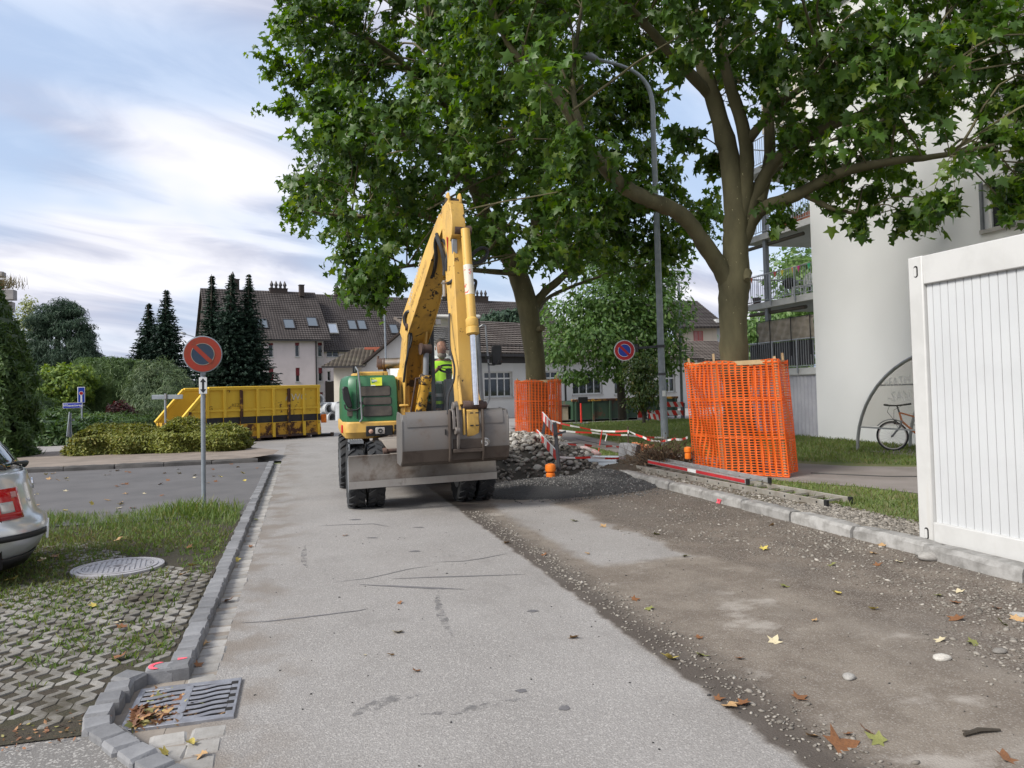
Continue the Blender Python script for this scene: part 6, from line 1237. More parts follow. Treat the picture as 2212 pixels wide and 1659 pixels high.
# canvas screen above the lower railing
CS=thing('canvas_screen',(XW,19.2,zl3[0]+.8),'taupe canvas wind screen on black poles above the lower balcony railing','screen')
nx,nz=40,10; m_=MB()
for j in range(nz+1):
    for i in range(nx+1):
        y=17.78+2.65*i/nx; z=zl3[0]+.80+.62*j/nz+.03*math.sin(i*.8)*(j==0); m_.v.append((XW+.02+.02*math.sin(i*1.1+j*.7)+.012*math.sin(i*.37-j*1.9),y,z))
m_.f=[(j*(nx+1)+i,j*(nx+1)+i+1,(j+1)*(nx+1)+i+1,(j+1)*(nx+1)+i) for j in range(nz) for i in range(nx)]; m_.m=[0]*len(m_.f); o=m_.build('canvas',plain('taupe_canvas',(.32,.28,.23),(.25,.22,.18),5,.9,bump=.3,bscale=200),CS,recalc=False,smooth=60)
for y in (17.9,18.75,19.75,20.42): m_=MB(); m_.cyl((XW-.02,y,zl3[0]+.35),(XW-.02,y,zl3[0]+1.46),.012,n=6); m_.build('pole',M_blk,CS)
m_=MB(); m_.tube([(XW-.01,17.78,zl3[0]+1.42),(XW-.01,20.45,zl3[0]+1.44)],.01,6); m_.build('pole',M_blk,CS)
# corrugated polycarbonate wall under the lower balcony
PC=thing('corrugated_panel',(XW+.1,19.2,.06),'grey translucent corrugated panel under the lowest balcony','panel')
m_=MB(); n_=120
for i in range(n_+1): y=17.77+3.2*i/n_; x=XW+.10+.018*math.sin(i*1.05); m_.v+=[(x,y,.07),(x,y,1.79)]
m_.f=[(2*i,2*i+2,2*i+3,2*i+1) for i in range(n_)]; m_.m=[0]*n_; m_.build('sheet',plain('polycarbonate',(.50,.50,.54),(.38,.38,.43),1.2,.18,bump=0,spec=.6),PC,recalc=False,smooth=60)
m_=MB(); m_.box(XW+.06,XW+.14,17.77,21,1.775,1.80); m_.build('top_rail',M_white,PC)
# things on the middle balcony
zb=zl3[1]
G=thing('barbecue',(XW+.5,19.45,zb),'black kettle barbecue standing on the middle balcony','barbecue')
m_=MB(); m_.lathe((XW+.5,19.45,zb+.47),(0,0,1),[(.03,-.16),(.14,-.12),(.205,.0),(.205,.02),(.19,.09),(.10,.16),(0,.175)],20); m_.build('kettle',M_blk,G)
for a in (.5,2.6,4.7): m_=MB(); m_.cyl((XW+.5+.11*math.cos(a),19.45+.11*math.sin(a),zb+.36),(XW+.5+.2*math.cos(a),19.45+.2*math.sin(a),zb),.011,n=6); m_.build('leg',M_rail,G)
m_=MB(); m_.lathe((XW+.5,19.45,zb+.16),(0,0,1),[(.13,0),(.13,.012)],16); m_.build('ash_tray',M_rail,G)
M_pchair=plain('white_plastic',(.62,.62,.60),(.56,.56,.54),6,.4,bump=0)
def pchair(y,lab):
    C=thing('garden_chair',(XW+.55,y,zb),lab,'chair'); m_=MB(); m_.box(XW+.35,XW+.75,y-.2,y+.2,zb+.30,zb+.33); m_.build('seat',M_pchair,C,bevel=.01)
    for dx in(-.18,.18):
        for dy in(-.18,.18): m_=MB(); m_.cyl((XW+.55+dx*1.1,y+dy*1.1,zb),(XW+.55+dx,y+dy,zb+.31),.02,.016,n=6); m_.build('leg',M_pchair,C)
    for i in range(6): m_=MB(); yy=y-.18+i*.072; m_.bar((XW+.74,yy,zb+.33),(XW+.80,yy*1.0,zb+.66+.04*math.sin(PI*i/5)),.035,.012); m_.build('back_slat',M_pchair,C)
    m_=MB(); m_.tube([(XW+.76,y-.2,zb+.5),(XW+.79,y-.15,zb+.66),(XW+.81,y,zb+.71),(XW+.79,y+.15,zb+.66),(XW+.76,y+.2,zb+.5)],.018,6); m_.build('back_frame',M_pchair,C)
pchair(18.95,'white plastic garden chair next to the barbecue on the middle balcony'); pchair(18.35,'white plastic garden chair next to the green watering can')
WC=thing('watering_can',(XW+.3,17.98,zb),'green watering can on the middle balcony beside the wall','watering can'); m_=MB(); m_.lathe((XW+.3,17.98,zb),(0,0,1),[(.12,0),(.13,.1),(.10,.22),(.05,.24)],16); m_.build('body',plain('green_plastic',(.01,.16,.06),bump=0),WC); m_=MB(); m_.tube([(XW+.3,18.08,zb+.08),(XW+.3,18.2,zb+.25)],[.02,.012],6); m_.build('spout',bpy.data.materials['green_plastic'],WC)
BN=thing('bunting',(XW,18.8,zb+.8),'coloured pennant bunting tied along the middle balcony rail','bunting'); m_=MB(); m_.tube([(XW-.02,17.8,zb+.84),(XW-.02,18.6,zb+.78),(XW-.02,19.5,zb+.82),(XW-.02,20.8,zb+.84)],.005,4); m_.build('cord',M_white,BN)
for i,(y,c) in enumerate(((17.85,(.05,.45,.2)),(18.3,(.65,.05,.25)),(18.55,(.8,.35,.05)),(19.05,(.75,.6,.05)),(19.4,(.7,.1,.1)),(20.6,(.7,.15,.05)))): m_=MB(); m_.prism([(XW-.025,y-.07,zb+.80),(XW-.025,y+.07,zb+.80),(XW-.025,y,zb+.62)],(.004,0,0)); m_.build('pennant',plain('pennant_%d'%i,c,bump=0),BN,smooth=0)
PT=thing('flower_pot',(XW+.3,20.85,zb),'dark plant pot at the far end of the middle balcony','plant pot'); m_=MB(); m_.lathe((XW+.3,20.85,zb),(0,0,1),[(.1,0),(.14,.2),(.15,.22)],14); m_.build('pot',M_rusty,PT); 
for k,(y,x) in enumerate(((18.1,.25),(18.7,.3),(19.2,.25))):
    PT=thing('planter_box',(XW+x,y,zl3[2]),'terracotta planter box with green plants on the upper balcony','planter',group='planter boxes on the upper balcony'); m_=MB(); m_.box(XW+x-.09,XW+x+.09,y-.2,y+.2,zl3[2],zl3[2]+.22); m_.build('box',plain('terracotta',(.35,.12,.06)) if k==0 else bpy.data.materials['terracotta'],PT,bevel=.01)
    rs=np.random.default_rng(k); P=np.array([XW+x,y,zl3[2]+.34])+rs.normal(0,1,(120,3))*np.array([.08,.14,.10]); V,T=leaves(P,nrm(rs.normal(0,1,(120,3))),.1,OVAL,rs=rs); fast('foliage',V,T,M_lt,PT)
# ---- concrete building corner with planted balcony behind the dark thuja
CB=thing('concrete_building',tuple(at(-40,860,36)),'grey concrete building corner with planted balcony parapets behind the dark thuja','building'); CB.location.z=0
d=36; M_bcon=m_wall('balcony_concrete_dark',(.33,.31,.30),(.25,.235,.23))
def pbox(x0,x1,y0,y1,dep,th,mat,nm):
    a=at(x0,y1,dep); b_=at(x1,y1,dep); zt=at(x1,y0,dep).z; m_=MB(); m_.box(a.x,b_.x,b_.y,b_.y+th,b_.z,zt); return m_.build(nm,mat,CB,bevel=.02)
pbox(-120,29,625,647,d,.5,M_bcon,'parapet'); pbox(-120,25,651,673,d+.3,.5,M_bcon,'parapet'); pbox(-120,3,604,628,d+.6,.4,plain('orange_panel',(.45,.12,.05)),'panel'); pbox(-160,-30,560,940,d+1.0,1,M_bcon,'wall'); pbox(-60,5,586,597,d+.2,.5,M_bcon,'lamp_hood')
rs=np.random.default_rng(9); c=at(14,618,d+.5); P=np.array(c)+rs.normal(0,1,(260,3))*np.array([.3,.4,.14]); P[:,2]=np.maximum(P[:,2],c.z-.1)
V,T=scatter(BLADE,P,np.stack([np.full(260,.03),rs.uniform(.2,.5,260),np.full(260,.2)],-1),orient(rs.normal(0,1,(260,3))*np.array([1,1,.1]),nrm(np.array([0,0,1.])+rs.normal(0,.4,(260,3))))); fast('balcony_plants',V,T,M_gr3,CB)
# ------------------------------------------------------------------ white site container
CT=thing('site_container',(6.7,3,.09),'white site container with vertical ribbed wall standing behind the kerb','container')
def m_cont():
    m,t,b=newmat('container_white'); v=t.obj(); n=t.noise(v,2.2,6,.65); st=t.noise(t.scale(v,(1,4,.25)),3,5,.6)
    col=t.mix(t.step(.4,.7,n),(.51,.505,.49),(.46,.455,.44)); col=t.mix(t.mul(t.step(.58,.72,st),.3),col,(.45,.42,.37)); col=t.mix(t.step(.735,.76,t.noise(v,11,6,.7)),col,(.26,.17,.11))
    setb(t,b,col,.5,0,t.bump(n,.08,.01),.35); return m
M_ct=m_cont(); M_ct2=plain('container_panel',(.50,.508,.512),(.465,.472,.476),1.5,.5,bump=.05)
cx0,cx1,cy0,cy1,cz0,cz1=5.55,7.95,.0,6.0,.095,2.74
m_=MB(); m_.box(cx0,cx1,cy1-.17,cy1,cz0,cz1); m_.build('corner_post',M_ct,CT,bevel=.012); m_=MB(); m_.box(cx0,cx1,cy0,cy0+.17,cz0,cz1); m_.build('corner_post',M_ct,CT,bevel=.012)
m_=MB(); m_.box(cx0+.003,cx0+.2,cy0+.17,cy1-.17,cz1-.27,cz1-.004); m_.build('top_beam',M_ct,CT,bevel=.01); m_=MB(); m_.box(cx0+.003,cx0+.2,cy0+.17,cy1-.17,cz0+.004,cz0+.19); m_.build('bottom_beam',M_ct,CT,bevel=.01)
m_=MB(); m_.box(cx0+.2,cx1,cy0+.17,cy1-.17,cz1-.1,cz1-.03); m_.build('roof',M_ct,CT); m_=MB(); m_.box(cx1-.1,cx1,cy0+.17,cy1-.17,cz0+.1,cz1-.1); m_.build('rear_wall',M_ct,CT); m_=MB(); m_.box(cx0+.08,cx0+.1,cy0+.17,cy1-.17,cz0+.15,cz1-.2); m_.build('wall_core',M_black,CT)
y=cy0+.17; k=0
while y<cy1-.18:
    w=min(.086,cy1-.17-y); m_=MB(); d_=.03 if k%1==0 else 0; m_.prism([(cx0+.075,y+.002,cz0+.15),(cx0+.045,y+.004,cz0+.15),(cx0+.040,y+.008,cz0+.15),(cx0+.040,y+w-.006,cz0+.15),(cx0+.046,y+w-.002,cz0+.15),(cx0+.075,y+w-.001,cz0+.15)],(0,0,cz1-cz0-.38)); m_.build('panel',M_ct2,CT,smooth=0); y+=.086; k+=1
for z in (cz1-.14,cz0+.075): m_=MB(); m_.prism([(cx0-.002,yy,zz_) for yy,zz_ in rr_poly(cy1-.12,cy1-.07,z-.055,z+.055,.024)],(.012,0,0)); m_.build('corner_casting_hole',M_black,CT,smooth=0)
for z in (cz1-.14,cz0+.075): m_=MB(); m_.prism([(cx0-.004,yy,zz_) for yy,zz_ in rr_poly(cy1-.105,cy1-.073,z-.045,z+.04,.014)],(.006,0,0)); m_.build('corner_casting_rim',M_ct,CT,smooth=0)
# ------------------------------------------------------------------ orange nets round the trunks
m,t,b=newmat('orange_net'); setb(t,b,(.95,.20,.025),.42,0,None,.4); tr=t.node('ShaderNodeBsdfTranslucent'); tr.inputs[0].default_value=(1,.26,.03,1); mx=t.node('ShaderNodeMixShader'); mx.inputs[0].default_value=.45; t.l.new(b.outputs[0],mx.inputs[1]); t.l.new(tr.outputs[0],mx.inputs[2]); t.l.new(mx.outputs[0],m.node_tree.nodes['Material Output'].inputs[0]); M_net=m
M_stake=plain('raw_timber',(.50,.36,.20),(.42,.29,.15),6,.8,bump=.2)
def netting(posts,H,lean,label,bulge=.03,seed=0,stakes=None,rail=True):
    """posts = plan points going round; H = height"""
    c=Vector((sum(p[0] for p in posts)/len(posts),sum(p[1] for p in posts)/len(posts),.09)); N_=thing('tree_guard',tuple(c),label,'tree guard')
    rs=np.random.default_rng(seed); V=[];F_=[]; n=len(posts)
    rows=[]; z=0.0; sec=H/3
    cp,rp=.098,.0435
    def pos(u,z,i):
        a,b_=posts[i],posts[(i+1)%n]; L=math.hypot(b_[0]-a[0],b_[1]-a[1]); s=u/L; f=z/H; bl=math.sin(PI*s)*bulge*(math.sin(f*7+i*2+s*3)+.4*math.sin(f*19+s*9)); nx,ny=(b_[1]-a[1])/L,-(b_[0]-a[0])/L
        return (a[0]+(b_[0]-a[0])*s+lean[0]*f+nx*bl,a[1]+(b_[1]-a[1])*s+lean[1]*f+ny*bl,.10+z+.012*math.sin(s*PI)*math.sin(i+3*f*PI)+(.02 if f>.99 else 0)*math.sin(s*9))
    for i in range(n):
        a,b_=posts[i],posts[(i+1)%n]; L=math.hypot(b_[0]-a[0],b_[1]-a[1]); nc=max(3,round(L/cp)); nr=int(round(H/rp)); w=L/nc; h=H/nr
        for r_ in range(nr):
            band=(r_%(nr//3)==0) or r_==nr-1
            for cc in range(nc):
                x0,z0=cc*w,r_*h; O=[(0,0),(.5,0),(1,0),(1,.5),(1,1),(.5,1),(0,1),(0,.5)]
                hw,hh=.37,(.33 if not band else .13); I=[(-.75,-1),(0,-1),(.75,-1),(1,0),(.75,1),(0,1),(-.75,1),(-1,0)]
                k=len(V)
                for (p,q) in O: V.append(pos(x0+p*w,z0+q*h,i))
                for (p,q) in I: V.append(pos(x0+(.5+p*hw)*w,z0+(.5+q*hh+(.1 if band else 0))*h,i))
                F_+=[(k+j,k+(j+1)%8,k+8+(j+1)%8,k+8+j) for j in range(8)]
    o=fast('net',np.array(V),np.array(F_),M_net,N_); sd=o.modifiers.new('thick','SOLIDIFY'); sd.thickness=.004
    for i,p in enumerate(stakes or posts):
        m_=MB(); top=H+.1+rs.uniform(.02,.12); q=Vector((p[0],p[1],.02)); iv=Vector((c.x-p[0],c.y-p[1],0)).normalized()*.085; m_.bar(q+iv,q+iv+Vector((lean[0]*1.05,lean[1]*1.05,top)),.055,.03); m_.build('stake',M_stake,N_)
    for i in range(n):
        a,b_=posts[i],posts[(i+1)%n]; m_=MB(); m_.bar((a[0]*.94+c.x*.06+lean[0],a[1]*.94+c.y*.06+lean[1],H+.06),(b_[0]*.94+c.x*.06+lean[0],b_[1]*.94+c.y*.06+lean[1],H+.075),.022,.07); m_.build('rail',M_stake,N_)
netting([(6.56,12.15),(6.60,11.32),(7.34,10.53),(8.05,11.3),(7.55,12.55)],1.86,(-.10,.04),'orange mesh guard on timber stakes round a plane trunk beside the two ladders',.045,1)
netting([(5.85,21.25),(6.05,20.5),(6.75,20.0),(7.15,20.9),(6.6,21.8)],1.72,(.02,.0),'orange mesh guard on timber stakes round the plane trunk behind the stone heap',.02,2)
# ------------------------------------------------------------------ skips
M_ysk=m_worn('skip_yellow',(.70,.45,.04),chip=(.12,.055,.025),lo=.62,hi=.68,sc=3.2,rough=.55,dirt=(.50,.29,.03),da=.4); M_yrust=m_worn('skip_yellow_rusty',(.55,.30,.03),chip=(.07,.03,.018),lo=.42,hi=.52,sc=2.4,rough=.65,dirt=(.14,.07,.035),da=.75); M_gsk=m_worn('skip_green',(.028,.06,.035),chip=(.09,.05,.03),lo=.58,hi=.66,sc=1.6,dirt=(.04,.045,.035),da=.5); M_bstr=plain('black_stripe',(.018,.018,.022),(.03,.028,.028),3,.6)
p0=gr(531,954); ang=R(27); U5=Vector((math.cos(ang),math.sin(ang),0)); SK=thing('skip',(p0.x,p0.y,0),'long yellow roll-off skip with rusty ribs and a black stripe','skip')
FS=Face((p0.x,p0.y,0),U5)
xr=fx(690,900,FS)[0]; xl=fx(384,900,FS)[0]; xs_=fx(448,860,FS)[0]; Hs=1.86; lh=.72
prof=[(xl,lh),(xs_,Hs-.02),(xr,Hs),(xr,.16),(xl+.15,.16)]
def fpt(x,z,o): return FS(x,z,o)
m_=MB(); m_.prism([fpt(x,z,0) for x,z in prof],FS.n*.05); m_.build('side_wall',M_ysk,SK,smooth=0); m_=MB(); m_.prism([fpt(x,z,-2.2) for x,z in prof],FS.n*.05); m_.build('side_wall',M_ysk,SK,smooth=0)
m_=MB(); FS.box(m_,xr-.05,xr,.16,Hs,-2.15,0); m_.build('rear_door',M_ysk,SK,smooth=0); m_=MB(); m_.prism([fpt(xl,lh,-2.15),fpt(xl,lh,0),fpt(xl+.15,.16,0),fpt(xl+.15,.16,-2.15)],U5*.05); m_.build('front_wall',M_yrust,SK,smooth=0)
m_=MB(); m_.prism([fpt(xl+.02,lh,-2.15),fpt(xl+.02,lh,0),fpt(xl+.5,lh-.1,0),fpt(xl+.5,lh-.1,-2.15)],Vector((0,0,-.1))); FS.box(m_,xl+.1,xr-.05,.16,.24,-2.15,0); m_.build('floor',M_yrust,SK,smooth=0)
rim=[fpt(xl,lh,.05),fpt(xs_,Hs-.02,.05),fpt(xr,Hs,.05)]; m_=MB()
m_.bar(rim[0],rim[1],.14,.12); m_.bar(rim[1],rim[2],.14,.12); m_.build('rim',M_ysk,SK,bevel=.02)
m_=MB(); m_.bar(fpt(xl,lh,-2.2),fpt(xs_,Hs-.02,-2.2),.14,.12); m_.bar(fpt(xs_,Hs-.02,-2.2),fpt(xr,Hs,-2.2),.14,.12); m_.build('rim',M_ysk,SK,bevel=.02)
def sidetop(x): return lh+(Hs-.02-lh)*min(1,max(0,(x-xl)/(xs_-xl)))
nr=9
for i in range(nr):
    x=xl+.35+(xr-.08-xl-.35)*i/(nr-1); m_=MB(); FS.box(m_,x-.05,x+.05,.10,sidetop(x)-.03,.048,.13); m_.build('rib',M_ysk if i%3 else M_yrust,SK,bevel=.012)
m_=MB(); FS.box(m_,xl+.3,xr,1.06,1.13,.048,.11); m_.build('waist_rail',M_ysk,SK,bevel=.01)
m_=MB(); FS.box(m_,xl+.05,xr,.62,.86,.05,.058); m_.build('stripe',M_bstr,SK,smooth=0)
for i in range(nr): x=xl+.35+(xr-.08-xl-.35)*i/(nr-1); m_=MB(); FS.box(m_,x-.053,x+.053,.62,.86,.129,.136); m_.build('stripe',M_bstr,SK,smooth=0)
m_=MB(); FS.box(m_,xl+.1,xr,.16,.60,.049,.055); m_.build('lower_panel',M_yrust,SK,smooth=0)
m_=MB(); FS.box(m_,xl+.1,xr-.1,.0,.16,-1.4,-.7); FS.box(m_,xl+.2,xr,.10,.17,.0,.10); m_.build('skid',M_rusty,SK,smooth=0)
for i in range(6): x=xl+.8+i*.95; m_=MB(); FS.box(m_,x-.05,x+.05,.02,.14,.02,.10); m_.build('foot',M_rusty,SK)
m_=MB()
for i in range(5): m_.cyl(FS(xl-.02,.25,-.3-i*.4),FS(xl-.02,lh,-.3-i*.4),.03,n=6)
tag(m_.build('front_bars',M_ysk,SK),kind='stuff')
M_chalk=plain('chalk_white',(.6,.58,.5),(.5,.48,.42),10,.8,bump=0)
text_mesh('AWC',.34,M_chalk,frame(FS(xr-.95,1.48,.056),U5,FS.n),SK,.001); text_mesh('REZ',.16,plain('marker_dark',(.25,.14,.02),bump=0),frame(FS(xl+1.9,1.26,.056),U5,FS.n),SK,.001); text_mesh('G',.2,bpy.data.materials['marker_dark'],frame(FS(xl+1.05,1.18,.056),U5,FS.n),SK,.001)
# green skip on the far lawn edge
p0=gr(1238,912,0); U6=Vector((1,.10,0)).normalized(); FG=Face((p0.x,p0.y,0),U6); GS=thing('green_skip',(p0.x,p0.y,0),'low dark green skip with a rusty yellow rim beyond the lawn','skip'); Lg=5.6; Hg=.95
m_=MB(); FG.box(m_,0,Lg,.1,Hg,-.05,0); m_.build('side_wall',M_gsk,GS,smooth=0); m_=MB(); FG.box(m_,0,Lg,.1,Hg,-2.2,-2.15); m_.build('side_wall',M_gsk,GS,smooth=0); m_=MB(); FG.box(m_,0,.05,.1,Hg,-2.15,-.05); FG.box(m_,Lg-.05,Lg,.1,Hg,-2.15,-.05); m_.build('end_wall',M_gsk,GS,smooth=0); m_=MB(); FG.box(m_,.05,Lg-.05,.1,.75,-2.15,-.05); m_.build('load',M_soil,GS,smooth=0)
m_=MB(); FG.box(m_,-.03,Lg+.03,Hg-.02,Hg+.09,-.09,.05); m_.build('rim',M_yrust,GS,bevel=.015)
for i in range(7): x=.15+i*(Lg-.3)/6; m_=MB(); FG.box(m_,x-.05,x+.05,.0,Hg-.02,.0,.07); m_.build('rib',M_gsk,GS,bevel=.01)
CS2=thing('concrete_trough',tuple(FG(-1.3,0,-.4)),'pale dusty container beside the green skip','skip'); CS2.location.z=0; m_=MB(); FG.box(m_,-1.5,-.12,.08,.72,-1.6,-.2); m_.build('body',plain('dusty_beige',(.42,.36,.27),(.34,.28,.2),4,.9),CS2,bevel=.03); m_=MB(); FG.box(m_,-1.55,-.08,.72,.8,-1.65,-.15); m_.build('rim',M_rusty,CS2,bevel=.01)
for x in (-1.1,-.6): m_=MB(); FG.box(m_,x-.04,x+.04,.08,.72,-.2,-.15); m_.build('rib',bpy.data.materials['dusty_beige'],CS2)
# ------------------------------------------------------------------ lamp posts
M_galv=plain('galvanised_post',(.27,.30,.33),(.21,.235,.26),5,.45,.35,bump=.1,bscale=40)
def lamp(name,label,pts,r0,r1,head=None,n=14):
    b_=pts[0]; L=thing(name,(b_[0],b_[1],b_[2]),label,'street lamp'); q=smoothline([tuple(p)+(0,) for p in pts],6); k=len(q); m_=MB(); m_.tube([tuple(p[:3]) for p in q],[r0+(r1-r0)*min(1,i/(k*.8)) for i in range(k)],n); m_.build('post',M_galv,L,smooth=60)
    if head: m_=MB(); a,b2=Vector(head[0]),Vector(head[1]); m_.tube([a,a.lerp(b2,.3),a.lerp(b2,.8),b2],[.05,.11,.10,.04],10); m_.build('lantern',M_grey,L)
    return L
d=19.2; base=gr(1437,962,.09)
LP=lamp('street_lamp','tall galvanised street lamp carrying a no-parking sign, its arm lost in leaves',[tuple(base),tuple(at(1428,760,d)),tuple(at(1420,520,d)),tuple(at(1412,310,d)),tuple(at(1408,215,d)),tuple(at(1388,170,d)),tuple(at(1350,145,d)),tuple(at(1290,128,d-.2))],.095,.042,(at(1292,128,d-.2),at(1240,112,d-.3)))
m_=MB(); m_.ring(at(1430,808,d),(0,0,1),.10,.085,.06,16); m_.build('clamp',M_dgrey,LP); m_=MB(); p=at(1434,850,d-.1); m_.box(p.x-.04,p.x+.04,p.y-.02,p.y,p.z-.07,p.z+.07); m_.build('sticker',M_white,LP)
d=33; lamp('street_lamp','slim pale lamp post beyond the lawn in front of the shuttered house',[tuple(gr(1474,904,.05)),tuple(at(1470,760,d)),tuple(at(1466,610,d))],.07,.05)
d=52; lamp('street_lamp','slender curved street lamp in front of the pink block roof',[tuple(Vector((at(833,880,d).x,at(833,880,d).y,0))),tuple(at(833,770,d)),tuple(at(831,700,d)),tuple(at(829,665,d)),tuple(at(821,651,d)),tuple(at(806,648,d))],.07,.045,(at(810,648,d),at(795,650,d)))
d=60; lamp('street_lamp','distant street lamp with a long arm beside the spruces',[tuple(Vector((at(445,880,d).x,at(445,880,d).y,0))),tuple(at(443,780,d)),tuple(at(441,742,d)),tuple(at(425,730,d)),tuple(at(398,721,d))],.07,.04,(at(402,722,d),at(390,718,d)))
# ------------------------------------------------------------------ signs
def disc_sign(parent,c,n,r,red,blue,faded):
    c=Vector(c);n=Vector(n).normalized(); m_=MB(); m_.lathe(c-n*.03,n,[(r*.97,0),(r*1.06,.004),(r*1.06,.026),(r*1.0,.03),(r*1.0,.026),(0,.026)],40); m_.build('sign_back',M_galv,parent)
    m_=MB(); m_.lathe(c,n,[(r,0),(r,.003),(r*.62,.003)],40); m_.ring(c+n*.0025,n,r,r*.60,.005,40); m_.build('red_ring',red,parent)
    m_=MB(); m_.lathe(c,n,[(r*.61,-.001),(r*.61,.0065)],32); m_.build('blue_field',blue,parent); 
    x=Vector((0,0,1)).cross(n).normalized(); y=n.cross(x); a=(x*-.7+y*.714); s=a.cross(n)
    m_=MB(); m_.prism([c+n*.006+a*(r*.66)+s*(r*.115),c+n*.006+a*(r*.66)-s*(r*.115),c+n*.006-a*(r*.66)-s*(r*.115),c+n*.006-a*(r*.66)+s*(r*.115)],n*.004); m_.build('red_bar',red,parent)
    if not faded:
        m_=MB(); m_.ring(c+n*.0045,n,r*1.0,r*.955,.005,40); m_.build('white_edge',M_white,parent)
    m_=MB(); m_.ring(c+n*.0065,n,r*.635,r*.60,.004,36); m_.build('pale_line',M_white if not faded else plain('faded_line',(.28,.25,.2),bump=0),parent)
M_sred=plain('sign_red',(.42,.012,.018),(.38,.012,.016),5,.4,bump=0); M_sblu=plain('sign_blue',(.012,.045,.36),(.012,.04,.32),5,.4,bump=0); M_fred=m_worn('faded_sign_red',(.30,.03,.014),chip=(.13,.045,.025),lo=.55,hi=.8,sc=7,dirt=(.17,.055,.02),da=.6,rough=.45); M_fblu=m_worn('faded_sign_blue',(.022,.042,.075),chip=(.06,.06,.055),lo=.55,hi=.85,sc=7,dirt=(.045,.05,.05),da=.5,rough=.45)
bp_=Vector((-1.36,11.65,.04)); NP=thing('no_parking_sign',tuple(bp_),'weathered round no-parking sign on a grey pole in the unmown grass','sign')
top=at(433,768,11.15); d=11.2
m_=MB(); m_.tube([bp_,Vector((bp_.x+.01,bp_.y-.02,top.z+.05))],.031,14); m_.build('pole',M_galv,NP)
nv=(EYE-top); nv.z=0; nv.normalize(); c=Vector((bp_.x+.01,bp_.y-.02,top.z))+nv*.075
disc_sign(NP,c,nv,.245,M_fred,M_fblu,True)
x=Vector((0,0,1)).cross(nv); c2=c+Vector((0,0,at(433,834,d).z-top.z))-nv*.02; Mf=frame(c2,x,nv)
m_=MB(); m_.box(-.052,.052,-.115,.115,-.01,.004,0,Mf); pl_=m_.build('arrow_plate',M_white,NP,bevel=.004)
m_=MB(); m_.add([Mf@Vector(p+(.006,)) for p in ((0,.105),(.04,.05),(.014,.05),(.014,-.05),(.04,-.05),(0,-.105),(-.04,-.05),(-.014,-.05),(-.014,.05),(-.04,.05))],[(0,1,9),(1,2,8,9),(2,3,7,8),(3,4,6,7),(4,5,6)]); m_.build('arrow',M_blk,pl_,smooth=0,recalc=False)
m_=MB(); m_.box(-.035,.035,.155,.185,-.04,.0,0,Mf); m_.build('bracket',M_galv,NP)
c=at(1349,757,19.0); NP2=thing('no_parking_sign',tuple(c),'clean red and blue no-parking sign bracketed to the tall street lamp','sign'); nv=(EYE-c); nv.z=0; nv.normalize(); disc_sign(NP2,c,nv,.25,M_sred,M_sblu,False)
m_=MB(); a=at(1375,752,19.15); b_=at(1424,748,19.2); m_.bar(a,b_,.05,.06); m_.box(a.x-.05,a.x+.03,a.y-.03,a.y+.03,a.z-.10,a.z+.10); m_.bar(at(1366,750,19.05),a,.04,.12); p=at(1427,748,19.2); m_.ring(p,(0,0,1),.12,.085,.07,14); m_.build('bracket',M_dgrey,NP2)
# dead-end sign and street name
d=34; b_=gr(177,942); BS=thing('dead_end_sign',(b_.x,b_.y,0),'blue dead-end sign on a grey pole among the shrubs','sign'); dd=(Vector((b_.x,b_.y,0))-EYE).dot(FW)
m_=MB(); tp=at(175,842,dd); m_.cyl((b_.x,b_.y,0),(b_.x,b_.y,tp.z),.035); m_.build('pole',M_galv,BS)
nv=(EYE-b_); nv.z=0; nv.normalize(); x=Vector((0,0,1)).cross(nv); Mf=frame(at(175.5,853,dd-.1),x,nv); hw,hh=.14,.34
def rc(m,x0,x1,y0,y1,z0,z1): m.box(x0,x1,y0,y1,z0,z1,0,Mf); return m
rc(MB(),-hw,hw,-hh,hh,-.02,0).build('plate',M_white,BS,bevel=.01); rc(MB(),-hw+.02,hw-.02,-hh+.02,hh-.02,.0,.004).build('blue_field',M_sblu,BS); rc(MB(),-.035,.035,-hh+.03,.06,.004,.008).build('white_stem',M_white,BS); m_=MB(); m_.lathe(Mf@Vector((0,.07,.006)),nv,[(.085,0),(.085,.004)],16); m_.build('white_disc',M_white,BS); m_=MB(); m_.lathe(Mf@Vector((0,.07,.01)),nv,[(.068,0),(.068,.004)],16); m_.build('red_dot',M_sred,BS)
Mf=frame(at(157,876,dd-.15),x,nv); SN=thing('street_name_sign',tuple(at(157,876,dd-.15)),'blue street name plate reading Wiesenweg beside the dead-end sign','sign')
rc(MB(),-.37,.37,-.115,.115,-.015,0).build('plate',M_white,SN,bevel=.006); rc(MB(),-.355,.355,-.10,.10,0,.003).build('blue_field',plain('street_sign_blue',(.01,.03,.45),(.01,.028,.4),5,.4,bump=0),SN); text_mesh('Wiesenweg',.155,M_white,Mf@Matrix.Translation((0,.005,.006)),SN,.002,bold=.003); rc(MB(),.37,.45,-.02,.02,-.02,-.005).build('bracket',M_galv,SN)
# triangular sign seen from the side
b_=gr(153,977); TS=thing('yield_sign',(b_.x,b_.y,0),'triangular sign seen edge-on from behind on a thin grey pole','sign'); dd=(Vector((b_.x,b_.y,0))-EYE).dot(FW); m_=MB(); m_.cyl((b_.x,b_.y,0),(b_.x,b_.y,at(150,892,dd).z),.028); m_.build('pole',M_galv,TS)
a=[at(151,889,dd),at(145,943,dd-.28),at(157,944,dd+.28)]; m_=MB(); m_.prism(a,Vector((-.03,.0,0))); m_.build('plate',M_galv,TS,bevel=.01); m_=MB(); 
for yy in (908,940): p=at(152,yy,dd); m_.box(p.x-.03,p.x+.12,p.y-.02,p.y+.02,p.z-.02,p.z+.02)
m_.build('bracket',M_galv,TS)
